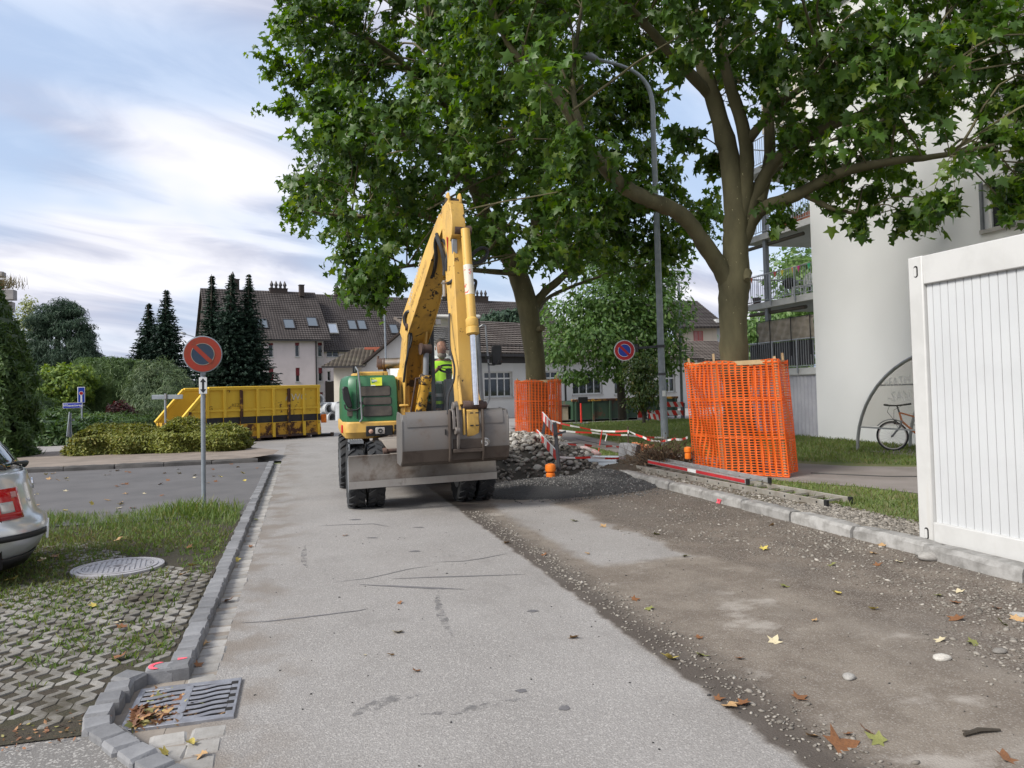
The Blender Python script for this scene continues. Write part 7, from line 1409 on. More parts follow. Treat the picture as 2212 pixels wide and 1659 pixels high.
# street sign from behind
dd=26.3; b_=at(358,935,dd); GSg=thing('street_sign_back',(b_.x,b_.y,0),'grey back of a street name sign in front of the yellow skip','sign'); m_=MB(); m_.cyl((b_.x,b_.y,0),(b_.x,b_.y,at(357,850,dd).z),.04); m_.build('pole',M_galv,GSg); a,c=at(328,858,dd),at(395,857,dd); m_=MB(); m_.bar(a,c,.03,.15); m_.build('plate',M_galv,GSg,bevel=.006); m_=MB(); p=at(357,857,dd-.03); m_.box(p.x-.03,p.x+.03,p.y-.03,p.y+.02,p.z-.08,p.z+.10); m_.build('clamp',M_rail,GSg)
# ------------------------------------------------------------------ barriers, tape
M_bw=plain('barrier_white',(.68,.67,.65),(.6,.58,.55),6,.5,bump=.05); M_brd=plain('barrier_red',(.62,.03,.02),(.5,.03,.02),6,.5,bump=.05)
def board(a,b_,w,parent,n=7,slant=.5,th=.025):
    a,b_=Vector(a),Vector(b_); t_=(b_-a); L=t_.length; t_.normalize(); s=t_.cross(Vector((0,0,1))).normalized(); u=s.cross(t_)
    m_=MB(); m_.bar(a,b_,th,w,up=u); bd=m_.build('board',M_bw,parent)
    for i in range(n):
        if i%2: continue
        x0,x1=L*i/n,L*(i+1)/n; k=w*slant
        for sg in (-1,1):
            m_=MB(); f=lambda x,v: a+t_*min(max(x,0),L)+u*(v*w/2)+s*(sg*(th/2+.003)); m_.add([f(x0+k/2,-1),f(x1+k/2,-1),f(x1-k/2,1),f(x0-k/2,1)],[(0,1,2,3)]); m_.build('red_stripe',M_brd,bd,smooth=0,recalc=False)
    return bd
BR=thing('barrier',(4.6,14,.05),'leaning red and white striped barrier boards on the stone heap','barrier')
n0=Vector((4.40,13.05,0)); u0=at(1199,930,13.0); u1=at(1172,898,16.2); l0=at(1204,985,13.0); l1=at(1160,936,16.2)
board(u0,u1,.16,BR,7); board(l0,l1,.16,BR,7)
m_=MB(); m_.bar(at(1208,1018,12.9),at(1198,912,12.95),.05,.05); m_.build('post',M_dgrey,BR); m_=MB(); m_.bar(at(1171,945,16.3),at(1180,896,16.3),.06,.06); m_.build('post',M_dgrey,BR)
m_=MB(); m_.bar(at(1196,940,12.9),at(1222,932,12.95),.03,.03); m_.build('hook',M_dgrey,BR)
WL=thing('warning_lamp',tuple(at(1189,1026,12.8)),'orange warning lamp hung on the striped barrier','warning lamp'); M_ol=plain('orange_plastic',(.85,.22,.02),(.75,.18,.02),8,.4,bump=0)
def wlamp(T_,x,y,d,s=1):
    c=at(x,y,d); m_=MB(); m_.lathe(c+Vector((0,0,-.17*s)),(0,0,1),[(.07*s,0),(.085*s,.02*s),(.085*s,.14*s),(.07*s,.16*s)],14); m_.build('battery_box',M_ol,T_); m_=MB(); m_.lathe(c+Vector((0,0,.0)),(0,0,1),[(.05*s,-.02*s),(.095*s,.02*s),(.10*s,.10*s),(.09*s,.14*s),(.04*s,.16*s)],16); m_.build('lens',M_ol,T_)
wlamp(WL,1189,1020,12.8,.9); WL2=thing('warning_lamp',tuple(at(1482,980,13.2)),'orange warning lamp beside the dead bush','warning lamp'); wlamp(WL2,1486,978,13.3,.65)
def tape(label,pts,w=.042,seg=.32,seed=0):
    """pts world; flutters a little"""
    o=pts[0]; T_=thing('barrier_tape',tuple(o),label,'tape'); rs=np.random.default_rng(seed); q=[]
    for a,b_ in zip(pts[:-1],pts[1:]):
        a,b_=Vector(a),Vector(b_); L=(b_-a).length; n=max(2,int(L/.16))
        for i in range(n): f=i/n; q.append(a.lerp(b_,f)+Vector((0,0,-.035*L*math.sin(PI*f)*.5)))
    q.append(Vector(pts[-1])); V=[];d=0; mats=[];k=0
    for i,p in enumerate(q):
        tw=.5*math.sin(i*.55+seed); V+=[p+Vector((.5*w*math.sin(tw),0,.5*w*math.cos(tw))),p-Vector((.5*w*math.sin(tw),0,.5*w*math.cos(tw)))]
    m_=MB(); m_.v=[tuple(v) for v in V]; m_.f=[(2*i,2*i+1,2*i+3,2*i+2) for i in range(len(q)-1)]; m_.m=[1 if (i//2)%5 in (1,3) else 0 for i in range(len(q)-1)]; m_.build('strip',[M_bw,M_brd],T_,smooth=0,recalc=False)
def zt5(a,b_,d): return tuple(at((1300+a*.3315)*.79,(850+b_*.3315)*.79,d))
PS=thing('tape_post',tuple(zt5(1262,1150,17.9)),'thin steel post holding barrier tape behind the brick rubble','post'); m_=MB(); m_.cyl(zt5(1262,1165,17.9),zt5(1258,955,17.9),.014); m_.build('rod',M_rusty,PS); m_=MB(); m_.bar(zt5(1262,985,17.85),zt5(1260,1010,17.85),.05,.03); m_.build('wrap',M_bw,PS)
PS2=thing('tape_post',tuple(zt5(1030,1180,17.2)),'short leaning rod with tape knots beside the path','post'); m_=MB(); m_.cyl(zt5(1012,1185,17.2),zt5(1045,985,17.2),.012); m_.build('rod',M_brd,PS2); m_=MB(); m_.bar(zt5(1085,1020,17.2),zt5(1070,1075,17.2),.06,.02); m_.build('tape_end',M_bw,PS2)
tape('red and white tape sagging from the stone heap to the thin post',[zt5(625,905,19.5),zt5(860,960,18.8),zt5(1045,992,18.2),zt5(1262,990,17.9)],seed=1); tape('second red and white tape above the path towards the lawn',[zt5(690,985,18.6),zt5(960,1005,18.4),zt5(1262,1025,18.3),zt5(1560,1045,18.9)],seed=2)
tape('lower tape strung above the grass strip',[zt5(690,1085,14.6),zt5(900,1105,15.4),zt5(1130,1115,16.5),zt5(1262,1112,17.9)],seed=3); tape('lowest tape in front of the stacked slabs',[zt5(690,1205,13.2),zt5(950,1208,13.6),zt5(1240,1212,14.2)],seed=4,w=.04)
tape('tape running from the thin post past the street lamp to the dead bush',[zt5(1262,990,17.9),zt5(1380,1040,17.2),zt5(1480,1073,16.2),zt5(1640,1055,15),zt5(1750,1045,13.6)],seed=5)
FB=thing('barrier',tuple(gr(1450,905,.05)),'low red and white barrier boards beyond the lawn by the slim lamp post','barrier'); d=34
board(zt5(1515,772,d),zt5(1725,770,d),.22,FB,7); board(zt5(1415,838,d),zt5(1730,842,d),.22,FB,9)
for a in (1440,1570,1720): m_=MB(); m_.bar(zt5(a,905,d),zt5(a,760,d),.06,.06); m_.build('post',M_dgrey,FB)
FB2=thing('leaning_board',zt5(1480,900,31.5),'red and white barrier board lying at a slant beside the young tree','barrier'); board(zt5(1420,862,31.5),zt5(1535,885,31.5),.22,FB2,5)
m_=MB(); m_.bar(zt5(1425,905,31.5),zt5(1425,850,31.5),.05,.05); m_.build('leg',M_dgrey,FB2)
d=34.5; BP=thing('striped_beacon',zt5(1360,880,d),'upright red and white beacon board behind the young tree','beacon'); m_=MB(); a=Vector(zt5(1360,905,d)); m_.bar(a,Vector(zt5(1353,560,d)),.25,.03,up=(0,1,0)); bd=m_.build('board',M_bw,BP)
for i in range(4):
    p=a.lerp(Vector(zt5(1353,560,d)),.16+.24*i); m_=MB(); m_.box(p.x-.124,p.x+.124,p.y-.03,p.y-.017,p.z-.17,p.z+.17); m_.build('red_stripe',M_brd,bd)
b_=gr(1256,918,.05); RP=thing('red_post',(b_.x,b_.y,.05),'slim red post with a small black sign on the lawn edge','post'); dd=(Vector((b_.x,b_.y,0))-EYE).dot(FW); m_=MB(); m_.cyl((b_.x,b_.y,.05),(b_.x,b_.y,at(1256,858,dd).z),.04); m_.build('pole',M_brd,RP); p=at(1257,864,dd-.1); m_=MB(); m_.box(p.x-.17,p.x+.26,p.y-.02,p.y+.02,p.z-.13,p.z+.12); m_.build('plate',M_blk,RP,bevel=.02); m_=MB(); m_.lathe((b_.x,b_.y,.05),(0,0,1),[(.4,0),(.35,.08),(.05,.1)],16); m_.build('base',M_dgrey,RP)
# delineator next to the yellow skip
b_=gr(694,942); DL=thing('delineator',(b_.x,b_.y,0),'red and white delineator with an orange lamp at the end of the yellow skip','beacon'); m_=MB(); m_.box(b_.x-.35,b_.x+.45,b_.y-.22,b_.y+.22,0,.10); m_.build('foot_plate',M_blk,DL,bevel=.03); m_=MB(); m_.bar((b_.x-.05,b_.y,.1),(b_.x-.12,b_.y,1.05),.12,.03,up=(0,1,0)); m_.build('board',M_bw,DL)
for i in range(3): m_=MB(); z=.22+.3*i; m_.box(b_.x-.125-.02*i,b_.x+.0-.02*i,b_.y-.03,b_.y-.018,z,z+.14); m_.build('red_stripe',M_brd,DL)
m_=MB(); m_.box(b_.x+.0,b_.x+.2,b_.y-.08,b_.y+.06,.5,.82); m_.build('lamp',M_ol,DL,bevel=.02)
# ------------------------------------------------------------------ concrete pipes
M_pipe=plain('concrete_pipe',(.40,.41,.42),(.32,.33,.34),2.5,.85,bump=.2)
for i,(x,y,r,lab) in enumerate(((719,902,.31,'concrete pipe in the lower row of the stack, its open end showing'),(699,902,.31,'concrete pipe lying behind the yellow skip end'),(712,883,.31,'concrete pipe on top of the stack behind the excavator'),(691,863,.30,'topmost short concrete pipe peeping over the yellow skip'),(733,880,.31,'concrete pipe lying on the stack beside the excavator hood'))):
    dd=45.5; c=at(x,y,dd); P_=thing('concrete_pipe',tuple(c),lab,'pipe'); ax=Vector((.55,-.80,0)).normalized(); Lp=2.2; 
    if i==3: Lp=.9
    m_=MB(); m_.lathe(c-ax*Lp,ax,[(r,0),(r,Lp-.18),(r*1.12,Lp-.12),(r*1.12,Lp),(r*.76,Lp),(r*.76,.05),(0,.05)],22); m_.build('pipe',M_pipe,P_)
c=at(738,895,44.6); P_=thing('manhole_ring',(c.x,c.y,0),'upright concrete shaft ring beside the pipes','pipe'); m_=MB(); m_.lathe((c.x,c.y,0),(0,0,1),[(.36,0),(.36,1.0),(.28,1.0),(.28,.1),(0,.1)],22); m_.build('ring',M_pipe,P_)
# ------------------------------------------------------------------ heaps
M_st=[plain('river_stone_%d'%i,c,tuple(x*.75 for x in c),4,.75,bump=.3,bscale=30,bdist=.01,var=.2) for i,c in enumerate(((.40,.38,.35),(.28,.27,.25),(.50,.47,.42),(.20,.185,.165)))]
def heap_h(x,y,c,rx,ry,h): d=((x-c[0])/rx)**2+((y-c[1])/ry)**2; return h*np.maximum(0,1-d)**.85
GP=thing('stone_heap',(4.4,15.2,0),'heap of grey river stones beside the excavator','stone heap'); rs=np.random.default_rng(5)
C_,RX,RY,HH=(4.3,15.6),1.75,2.75,.66
def mound(name,c,rx,ry,h,mat,parent,n=36,rough=.03,seed=0,z0=0):
    r2=np.random.default_rng(seed); m_=MB()
    ys=np.linspace(-1,1,n); 
    for j in ys:
        for i in ys:
            x,y=c[0]+i*rx*1.05,c[1]+j*ry*1.05; hh=float(heap_h(x,y,c,rx,ry,h)); m_.v.append((x,y,z0+hh+(r2.normal(0,rough) if hh>.02 else -.03)))
    m_.f=[(j*n+i,j*n+i+1,(j+1)*n+i+1,(j+1)*n+i) for j in range(n-1) for i in range(n-1)]; m_.m=[0]*len(m_.f); return m_.build(name,mat,parent,recalc=False,smooth=60)
mound('core',C_,RX,RY,HH-.04,plain('stone_core',(.085,.075,.062),(.05,.045,.038),8,.95,bump=.8,bscale=30),GP,seed=1)
bl=blob(8,100,2,.20,.72); sm=[]
for i,(v_,f_) in enumerate(bl):
    me=bpy.data.meshes.new('stone'); me.from_pydata(v_.tolist(),[],f_.tolist()); me.shade_smooth(); me.materials.append(M_st[i%4]); sm.append(me)
k=0
while k<270:
    x,y=C_[0]+rs.uniform(-RX,RX),C_[1]+rs.uniform(-RY,.25*RY); h=float(heap_h(x,y,C_,RX,RY,HH))
    if h<=.015 and rs.random()<.7: continue
    s=rs.uniform(.032,.066)*(1.4 if rs.random()<.12 else 1); o=bpy.data.objects.new('stone',sm[int(rs.integers(8))]); COL.objects.link(o); o.parent=GP; o.location=Vector((x,y,max(h,.03)+s*.15))-GP.location; o.scale=(s*rs.uniform(1,1.5),s,s*rs.uniform(.7,1)); o.rotation_euler=rs.uniform(-.5,.5,3)*np.array([1,1,6]); k+=1
b1=blob(3,200,1,.2,.75); parts=[]
for q in range(3):
    N=900; x,y=C_[0]+rs.uniform(-RX,RX,N)*1.05,C_[1]+rs.uniform(-RY,RY,N)*1.02; h=heap_h(x,y,C_,RX,RY,HH); P=np.stack([x,y,np.maximum(h,.0)+.01],-1); P=P[(h>0)|(rs.random(N)<.35)]; n=len(P); S=rs.uniform(.018,.05,n); parts.append(scatter(b1[q],P,np.stack([S*1.3,S,S*.85],-1),rotm(*rs.uniform(-.6,.6,(2,n)),rs.uniform(0,6,n))))
m,t,b=newmat('small_stones'); setb(t,b,t.ramp(t.island(),[(0,(.10,.088,.074)),(.5,(.20,.18,.155)),(.9,(.28,.255,.22)),(1,(.38,.35,.31))]),.8,0,None,.3); M_sst=m
V,T=cat(parts); tag(fast('small_stones',V,T,M_sst,GP),kind='stuff')
# dark grit heap
AP=thing('grit_heap',(4.1,11.9,0),'flat heap of dark fine grit spread beside the kerb','grit heap'); m,t,b=newmat('dark_grit'); v=t.obj(); gcol=t.mix(t.step(.45,.75,t.noise(v,70,3,.8)),(.038,.037,.037),(.105,.103,.10)); setb(t,b,gcol,.85,0,t.bump(t.noise(v,90,3,.8),1,.02)); M_grit=m
mound('mass',(4.15,11.75),1.55,1.2,.13,M_grit,AP,48,.006,2); mound('mass',(4.85,12.2),.62,.62,.20,M_grit,AP,30,.006,4); mound('mass',(3.6,11.3),1.15,.8,.10,M_grit,AP,30,.004,5)
N=5000; x,y=rs.normal(4.1,.85,N),rs.normal(11.8,.75,N); h=np.maximum(heap_h(x,y,(4.15,11.75),1.55,1.2,.13),heap_h(x,y,(4.85,12.2),.62,.62,.20)); ok=(x<5.3)&(x>2.7)&(y>10.3)&(y<13); P=np.stack([x,y,h+.003],-1)[ok]; n=len(P); S=rs.uniform(.006,.016,n); V,T=scatter(b1[0],P,S,rotm(*rs.uniform(0,6,(3,n)))); m,t,b=newmat('grit_grain'); setb(t,b,t.ramp(t.island(),[(0,(.03,.03,.03)),(.7,(.09,.088,.085)),(1,(.22,.21,.2))]),.8); tag(fast('grains',V,T,m,AP),kind='stuff')
# loose gravel over the dug-up strip and along the kerb
def gravel(name,P,smin,smax,label,seed,mat=M_sst):
    r2=np.random.default_rng(seed); n=len(P); S=r2.uniform(smin,smax,n)*np.where(r2.random(n)<.06,1.8,1); pr=[]
    for q in range(3): i=np.arange(n)%3==q; pr.append(scatter(b1[q],P[i],np.stack([S[i]*1.35,S[i],S[i]*.7],-1),rotm(*r2.uniform(-.4,.4,(2,i.sum())),r2.uniform(0,6,i.sum()))))
    V,T=cat(pr); return tag(fast(name,V,T,mat),label,'gravel',kind='stuff')
N=30000; x=rs.uniform(3.2,5.34,N); y=rs.uniform(1.5,10.8,N); den=np.clip((x-3.75-.35*np.sin(y*1.3+.5)+.18*(y>7))*1.6,0.02,1)*(.35+.65*np.clip(np.sin(x*4.1+y*1.7)+np.sin(y*2.7-x*2)+.5,0,1)); den=den*np.clip((9.0-y)/3,.2,1); P=np.stack([x,y,np.full(N,.003)],-1)[rs.random(N)<den*.45]
gravel('gravel',P,.004,.0125,'loose pale gravel over the dug-up strip beside the kerb',1)
N=4200; x=rs.uniform(5.56,6.25,N); y=rs.uniform(5.9,8.2,N); P=np.stack([x,y,.098+0*x],-1)[rs.random(N)<np.clip(1.25-(x-5.56)*1.5,0,1)]; gravel('kerb_gravel',P,.007,.022,'coarse grey gravel between the kerb and the lawn at the container corner',2)
N=1500; P=np.stack([rs.uniform(5.56,6.05,N),rs.uniform(8,13.2,N),np.full(N,.098)],-1); gravel('soil_grit',P,.006,.018,'crumbs of gravel and soil between the kerb and the ladders',6)
N=1500; y=rs.uniform(2.2,10,N); P=np.stack([2.18+rs.normal(0,.10,N),y,.003+0*y],-1); P=P[P[:,0]>2.0]; gravel('edge_grit',P,.004,.010,'fine grit along the dark cut line in the road',3)
N=150; P=np.stack([rs.uniform(-.3,3.6,N),rs.uniform(2.3,10,N),np.full(N,.003)],-1); gravel('road_grit',P,.003,.006,'scattered crumbs of grit on the asphalt',4,M_grit)
for i,(px_,py_,s) in enumerate(((2545,1530,.075),(1990,1200,.05),(2130,1190,.04),(2160,1410,.03),(1835,1465,.03),(2210,1335,.04),(2035,1425,.035))):
    if px_>2212: px_,py_=px_*.79,py_*.79
    p=gr(px_,py_); o=bpy.data.objects.new('loose_stone',sm[i]); COL.objects.link(o); o.location=(p.x,p.y,s*.3); o.scale=(s*1.5,s,s*.8); o.rotation_euler=(0,0,i); tag(o,'single larger rounded stone lying loose on the dug-up strip','stone','loose stones on the dug-up strip')
# soil, block, slabs, rubble, dead bush
SO=thing('soil_heap',(6.0,13.7,.05),'dark crumbly soil thrown up round the granite block','soil'); mound('soil',(6.2,13.6),.7,.7,.24,M_soil,SO,26,.025,7,z0=.07); mound('soil',(5.6,13.0),.5,.6,.10,M_soil,SO,20,.015,8,z0=.07)
PIT=tag(sheet('excavated_ground',[(4.6,13.4),(5.55,13.0),(6.3,13.4),(6.3,15.2),(5.6,16),(4.9,15.4)],.012,M_soil),kind='structure')
GB=thing('granite_block',(6.02,13.65,.3),'broken granite kerb block standing on the soil','stone block'); me=kerbstone(.36,M_granite,77,.22,.3,'block'); o=bpy.data.objects.new('block',me); COL.objects.link(o); o.parent=GB; o.location=(0,0,.05); o.rotation_euler=(.08,.05,.7)
SL=thing('slab_stack',(5.35,13.85,0),'stack of pale grey foam slabs beside the kerb','slabs')
for i,(dx,dy,rz,z) in enumerate(((0,0,.25,.02),(.03,.02,.22,.10),(-.02,.02,.3,.18))):
    m_=MB(); M_=Matrix.Translation((5.35+dx,13.9+dy,z+.04))@Matrix.Rotation(rz-.9,4,'Z'); m_.box(-.55,.55,-.25,.25,-.036,.036,0,M_); m_.build('slab',plain('foam_slab',(.40,.45,.50),(.46,.50,.54),5,.7,bump=.1,var=.15) if i==0 else bpy.data.materials['foam_slab'],SL,bevel=.006)
S2=thing('stone_slab',zt5(715,1140,15.2),'two grey kerb slabs lying behind the striped barrier','slabs')
for i in range(2): c=Vector(zt5(712,1110+i*28,15.4)); m_=MB(); M_=Matrix.Translation(c)@Matrix.Rotation(.3+.2*i,4,'Z'); m_.box(-.25,.25,-.2,.2,-.06,.06,0,M_); m_.build('slab',M_kerb,S2,bevel=.012)
BRK=thing('brick_rubble',(6.95,15.1,.1),'pile of broken orange bricks on the grass strip','bricks'); M_brk=plain('orange_brick',(.50,.20,.09),(.40,.15,.07),6,.85,var=.2)
for i in range(22): c=Vector(zt5(1362+rs.normal(0,42),1128+rs.normal(0,14),16.2+rs.normal(0,.25))); m_=MB(); s=rs.uniform(.03,.075); m_.box(-s,s,-s*.6,s*.6,-s*.5,s*.5,0,Matrix.Translation(c)@Matrix.Rotation(rs.uniform(0,6),4,'Z')@Matrix.Rotation(rs.uniform(-.5,.5),4,'X')); m_.build('brick',M_brk,BRK,bevel=.004,seg=1)
m_=MB(); mound('rubble_core',(7.0,15.15),.5,.45,.16,M_soil,BRK,16,.02,3,z0=.08)
BGp=thing('plastic_bag',zt5(815,1150,15.5),'crumpled pink and white plastic bag in the grass strip','bag'); s_=blob(1,9,3,.5,.5)[0]; c=np.array(zt5(815,1155,15.6)); o=fast('film',s_[0]*np.array([.36,.2,.16])*(1+.25*np.sin(s_[0]*9).prod(1,keepdims=True))+c,s_[1],plain('bag_film',(.70,.38,.36),(.72,.66,.62),5,.35,bump=.4,bscale=20,bdist=.02),BGp,smooth=True)
DB=thing('dead_bush',(6.55,13.0,.08),'uprooted dead bush of tangled brown twigs beside the ladders','bush'); m_=MB(); rs=np.random.default_rng(15)
for i in range(420):
    a=rs.uniform(0,6.28); el=rs.uniform(-.1,1.3); L=rs.uniform(.3,.72); c=Vector((6.45+rs.normal(0,.22),13.05+rs.normal(0,.16),.14)); dr=Vector((math.cos(a)*math.cos(el)*1.1,math.sin(a)*math.cos(el)*.8,math.sin(el)*.85)); mid=c+dr*L*.5+Vector(rs.normal(0,.05,3)); m_.tube([c,mid,c+dr*L+Vector(rs.normal(0,.06,3))],[.007,.005,.002],3,0,False)
tag(m_.build('twigs',plain('dead_twig',(.10,.066,.04),(.06,.042,.028),10,.9,bump=0),DB,recalc=False),kind='stuff'); P=np.array([6.5,13.0,.30])+rs.normal(0,1,(900,3))*np.array([.30,.22,.15]); P[:,2]=np.maximum(P[:,2],.1); V,T=leaves(P,nrm(rs.normal(0,1,(900,3))),.05,OVAL,rs=rs); tag(fast('dry_leaves',V,T,m_leaf('dead_leaf',(.05,.03,.018),(.09,.055,.03),(.15,.10,.05),.1,.8),DB),kind='stuff')
# ------------------------------------------------------------------ ladders
M_alu=plain('weathered_aluminium',(.42,.40,.36),(.30,.27,.23),5,.5,.5,bump=.1); M_alu2=plain('bright_aluminium',(.58,.58,.58),(.5,.5,.5),5,.35,.7,bump=.05)
def ladder(a0,a1,b0,b1,nr,rm,rung,label,fr=None):
    """a = front rail, b = back rail, far end to near end"""
    L=thing('ladder',tuple((Vector(a0)+Vector(b1))/2),label,'ladder'); m_=MB(); m_.bar(a0,a1,.028,.075); f=m_.build('side_rail',fr or rm,L,bevel=.004); m_=MB(); m_.bar(b0,b1,.028,.075); m_.build('side_rail',rm,L,bevel=.004)
    for i in range(nr): s=(i+.5)/nr; m_=MB(); m_.bar(Vector(a0).lerp(Vector(a1),s),Vector(b0).lerp(Vector(b1),s),.032,.026); m_.build('rung',rung,L); 
    for i in range(nr):
        s=(i+.5)/nr; p=Vector(a0).lerp(Vector(a1),s); t_=(Vector(a1)-Vector(a0)).normalized(); n_=t_.cross(Vector((0,0,1))).normalized(); n_=n_ if n_.x<0 else -n_; q=p+n_*.0145; m_=MB(); m_.bar(q-t_*.012,q+t_*.012,.004,.024); m_.build('rung_end',M_blk,L)
    for p,q in ((a1,a0),(b1,b0)): d_=(Vector(p)-Vector(q)).normalized(); m_=MB(); m_.bar(Vector(p)-d_*.02,Vector(p)+d_*.03,.036,.084); m_.build('end_cap',M_blk,L)
    return L
ladder((5.74,12.98,.135),(6.03,7.95,.135),(6.14,13.0,.135),(6.45,8.05,.135),17,M_alu,M_alu,'long weathered aluminium ladder lying on the verge along the kerb')
ld=ladder((6.03,12.85,.22),(5.98,9.55,.22),(6.38,12.9,.22),(6.33,9.55,.22),11,M_alu2,M_alu2,'shorter ladder with a red side rail lying on top of the weathered one')
m_=MB(); m_.bar((6.015,12.84,.22),(5.965,9.60,.22),.004,.046); m_.build('red_band',plain('ladder_red',(.42,.025,.03),(.34,.02,.025),6,.5),ld)
m_=MB(); m_.bar((5.988,11.3,.22),(5.984,11.02,.22),.004,.05); m_.build('label_plate',M_white,ld)
# ------------------------------------------------------------------ bicycle shelter and bicycle
M_tube=plain('shelter_tube',(.40,.415,.43),(.34,.35,.36),6,.4,.5,bump=.05)
m,t,b=newmat('clear_sheet'); g=t.node('ShaderNodeBsdfTransparent'); g.inputs[0].default_value=(.90,.89,.87,1); mx=t.node('ShaderNodeMixShader'); mx.inputs[0].default_value=.9; setb(t,b,(.55,.54,.5),.2); t.l.new(b.outputs[0],mx.inputs[1]); t.l.new(g.outputs[0],mx.inputs[2]); t.l.new(mx.outputs[0],m.node_tree.nodes['Material Output'].inputs[0]); M_clear=m
SHt=thing('bicycle_shelter',(12.2,13.5,.09),'arched tube bicycle shelter with clear scratched sheets beside the white wall','bicycle shelter')
arc=[(14.15-2.7*(1-math.cos(a)),.09+2.1*math.sin(a)) for a in np.linspace(0,PI/2,14)]
for x in (11.58,12.95): m_=MB(); m_.tube([(x,y,z) for y,z in arc],.035,10); m_.build('arch',M_tube,SHt,smooth=60)
i0=2
def sheet_(x,nm):
    m_=MB(); P=[(x,y,z) for y,z in arc[i0:]]; base=[(x,11.45,arc[i0][1])]; m_.add(P+base,[tuple(range(len(P)+1))]); m_.build(nm,M_clear,SHt,smooth=0,recalc=False)
sheet_(11.58,'side_sheet'); sheet_(12.95,'side_sheet')
m_=MB(); k=len(arc)-i0; m_.v=[(x,y,z) for y,z in arc[i0:] for x in (11.6,12.93)]; m_.f=[(2*i,2*i+1,2*i+3,2*i+2) for i in range(k-1)]; m_.m=[0]*(k-1); m_.build('roof_sheet',M_clear,SHt,recalc=False)
for x in (11.58,12.95): m_=MB(); m_.bar((x,arc[i0][0],arc[i0][1]),(x,11.45,arc[i0][1]),.02,.03); m_.build('rail',M_tube,SHt); 
m_=MB(); m_.bar((11.58,arc[6][0],arc[6][1]),(12.95,arc[6][0],arc[6][1]),.02,.03); m_.build('rail',M_tube,SHt)
mw=plain('scratch_white',(.75,.74,.7),bump=0)
text_mesh('+FATH',.24,mw,frame((11.55,12.9,1.55),(0,-1,.12),(-1,0,0)),SHt,.001,name='scratched_writing'); text_mesh('-SAN',.28,mw,frame((11.55,12.85,1.25),(0,-1,.06),(-1,0,0)),SHt,.001,name='scratched_writing')
m_=MB(); m_.box(11.5,13.2,11.2,13.7,.06,.105); m_.build('floor_slab',M_path,SHt)
BK=thing('bicycle',(11.92,13.5,.105),'orange bicycle with black handlebar parked in the arched shelter','bicycle',rz=R(-52))
# local frame: x forward is -x ; front wheel at origin, rear wheel at +x
rw=.31
def wheel_(x,nm='wheel'):
    e=bpy.data.objects.new(nm,None); COL.objects.link(e); e.parent=BK; e.location=(x,0,rw)
    m_=MB(); k=40; m_.tube([(rw*.95*math.cos(2*PI*i/k),0,rw*.95*math.sin(2*PI*i/k)) for i in range(k+1)],.019,8,caps=False); o=m_.build('tyre',M_rub,e,local=True); m_=MB(); m_.ring((0,0,0),(0,1,0),rw*.89,rw*.83,.02,36); m_.build('rim',M_alu2,e,local=True); m_=MB()
    for i in range(18): a=2*PI*i/18; m_.tube([(.02*math.cos(a+.6),.02*(1 if i%2 else -1),.02*math.sin(a+.6)),(rw*.84*math.cos(a),0,rw*.84*math.sin(a))],.0022,4)
    tag(m_.build('spokes',M_alu2,e,local=True),kind='stuff'); m_=MB(); m_.cyl((0,-.045,0),(0,.045,0),.02,n=10); m_.build('hub',M_blk,e,local=True); m_=MB(); m_.tube([(rw*1.12*math.cos(a),0,rw*1.12*math.sin(a)) for a in np.linspace(.6,2.5,10)],.012,6); m_.build('mudguard',M_grey,e,local=True)
wheel_(0); wheel_(1.0)
M_orf=plain('orange_frame',(.50,.15,.035),(.42,.12,.03),6,.35,bump=0)
def bt(a,b_,r,nm,mat=None): m_=MB(); m_.tube([a,b_] if not isinstance(a,list) else a,r,10); return m_.build(nm,mat or M_orf,BK,local=True)
hd0,hd1=(.15,0,.80),(.19,0,.62); bb=(.55,0,.27); stp=(.68,0,.66)
m_=MB()
for a,b_,r in ((hd0,hd1,.022),(hd1,bb,.022),(hd0,(.66,0,.64),.018),(bb,stp,.018),((.67,0,.60),(1.0,.05,rw),.010),((.67,0,.60),(1.0,-.05,rw),.010),(bb,(1.0,.05,rw),.012),(bb,(1.0,-.05,rw),.012)): m_.tube([a,b_],r,8)
m_.build('frame',M_orf,BK,local=True)
m_=MB(); 
for s in (-1,1): m_.tube([(.185,s*.03,.62),(.15,s*.045,.50),(0,s*.05,rw)],.014,8)
m_.cyl((.19,-.04,.62),(.19,.04,.62),.018); m_.build('fork',M_grey,BK,local=True)
m_=MB(); m_.tube([(.15,0,.80),(.11,0,.94)],.016,8); m_.tube([(-.06,-.29,.97),(-.02,-.19,.955),(.09,0,.945),(.22,.17,.955),(.30,.24,.97)],.016,8); m_.build('handlebar',M_blk,BK,local=True)
for a,b_ in (((-.02,-.19,.957),(-.07,-.31,.972)),((.22,.17,.957),(.33,.26,.972))): m_=MB(); m_.cyl(a,b_,.021); m_.build('grip',M_blk,BK,local=True)
m_=MB(); m_.tube([(.2,.15,.95),(.02,.16,.85),(.03,.05,.65),(.1,.03,.5)],.005,5); m_.tube([(0,-.17,.95),(-.06,-.1,.82),(.04,-.05,.66),(.12,-.03,.55)],.005,5); m_.build('cable',M_blk,BK,local=True)
m_=MB(); m_.lathe((.1,0,.60),(-1,0,0),[(.03,0),(.045,.03),(.045,.06)],12); m_.build('headlamp',M_blk,BK,local=True)
m_=MB(); m_.box(.60,.86,-.06,.06,.73,.77); m_.cyl((.69,0,.66),(.71,0,.73),.013); m_.build('saddle',M_blk,BK,local=True,bevel=.02)
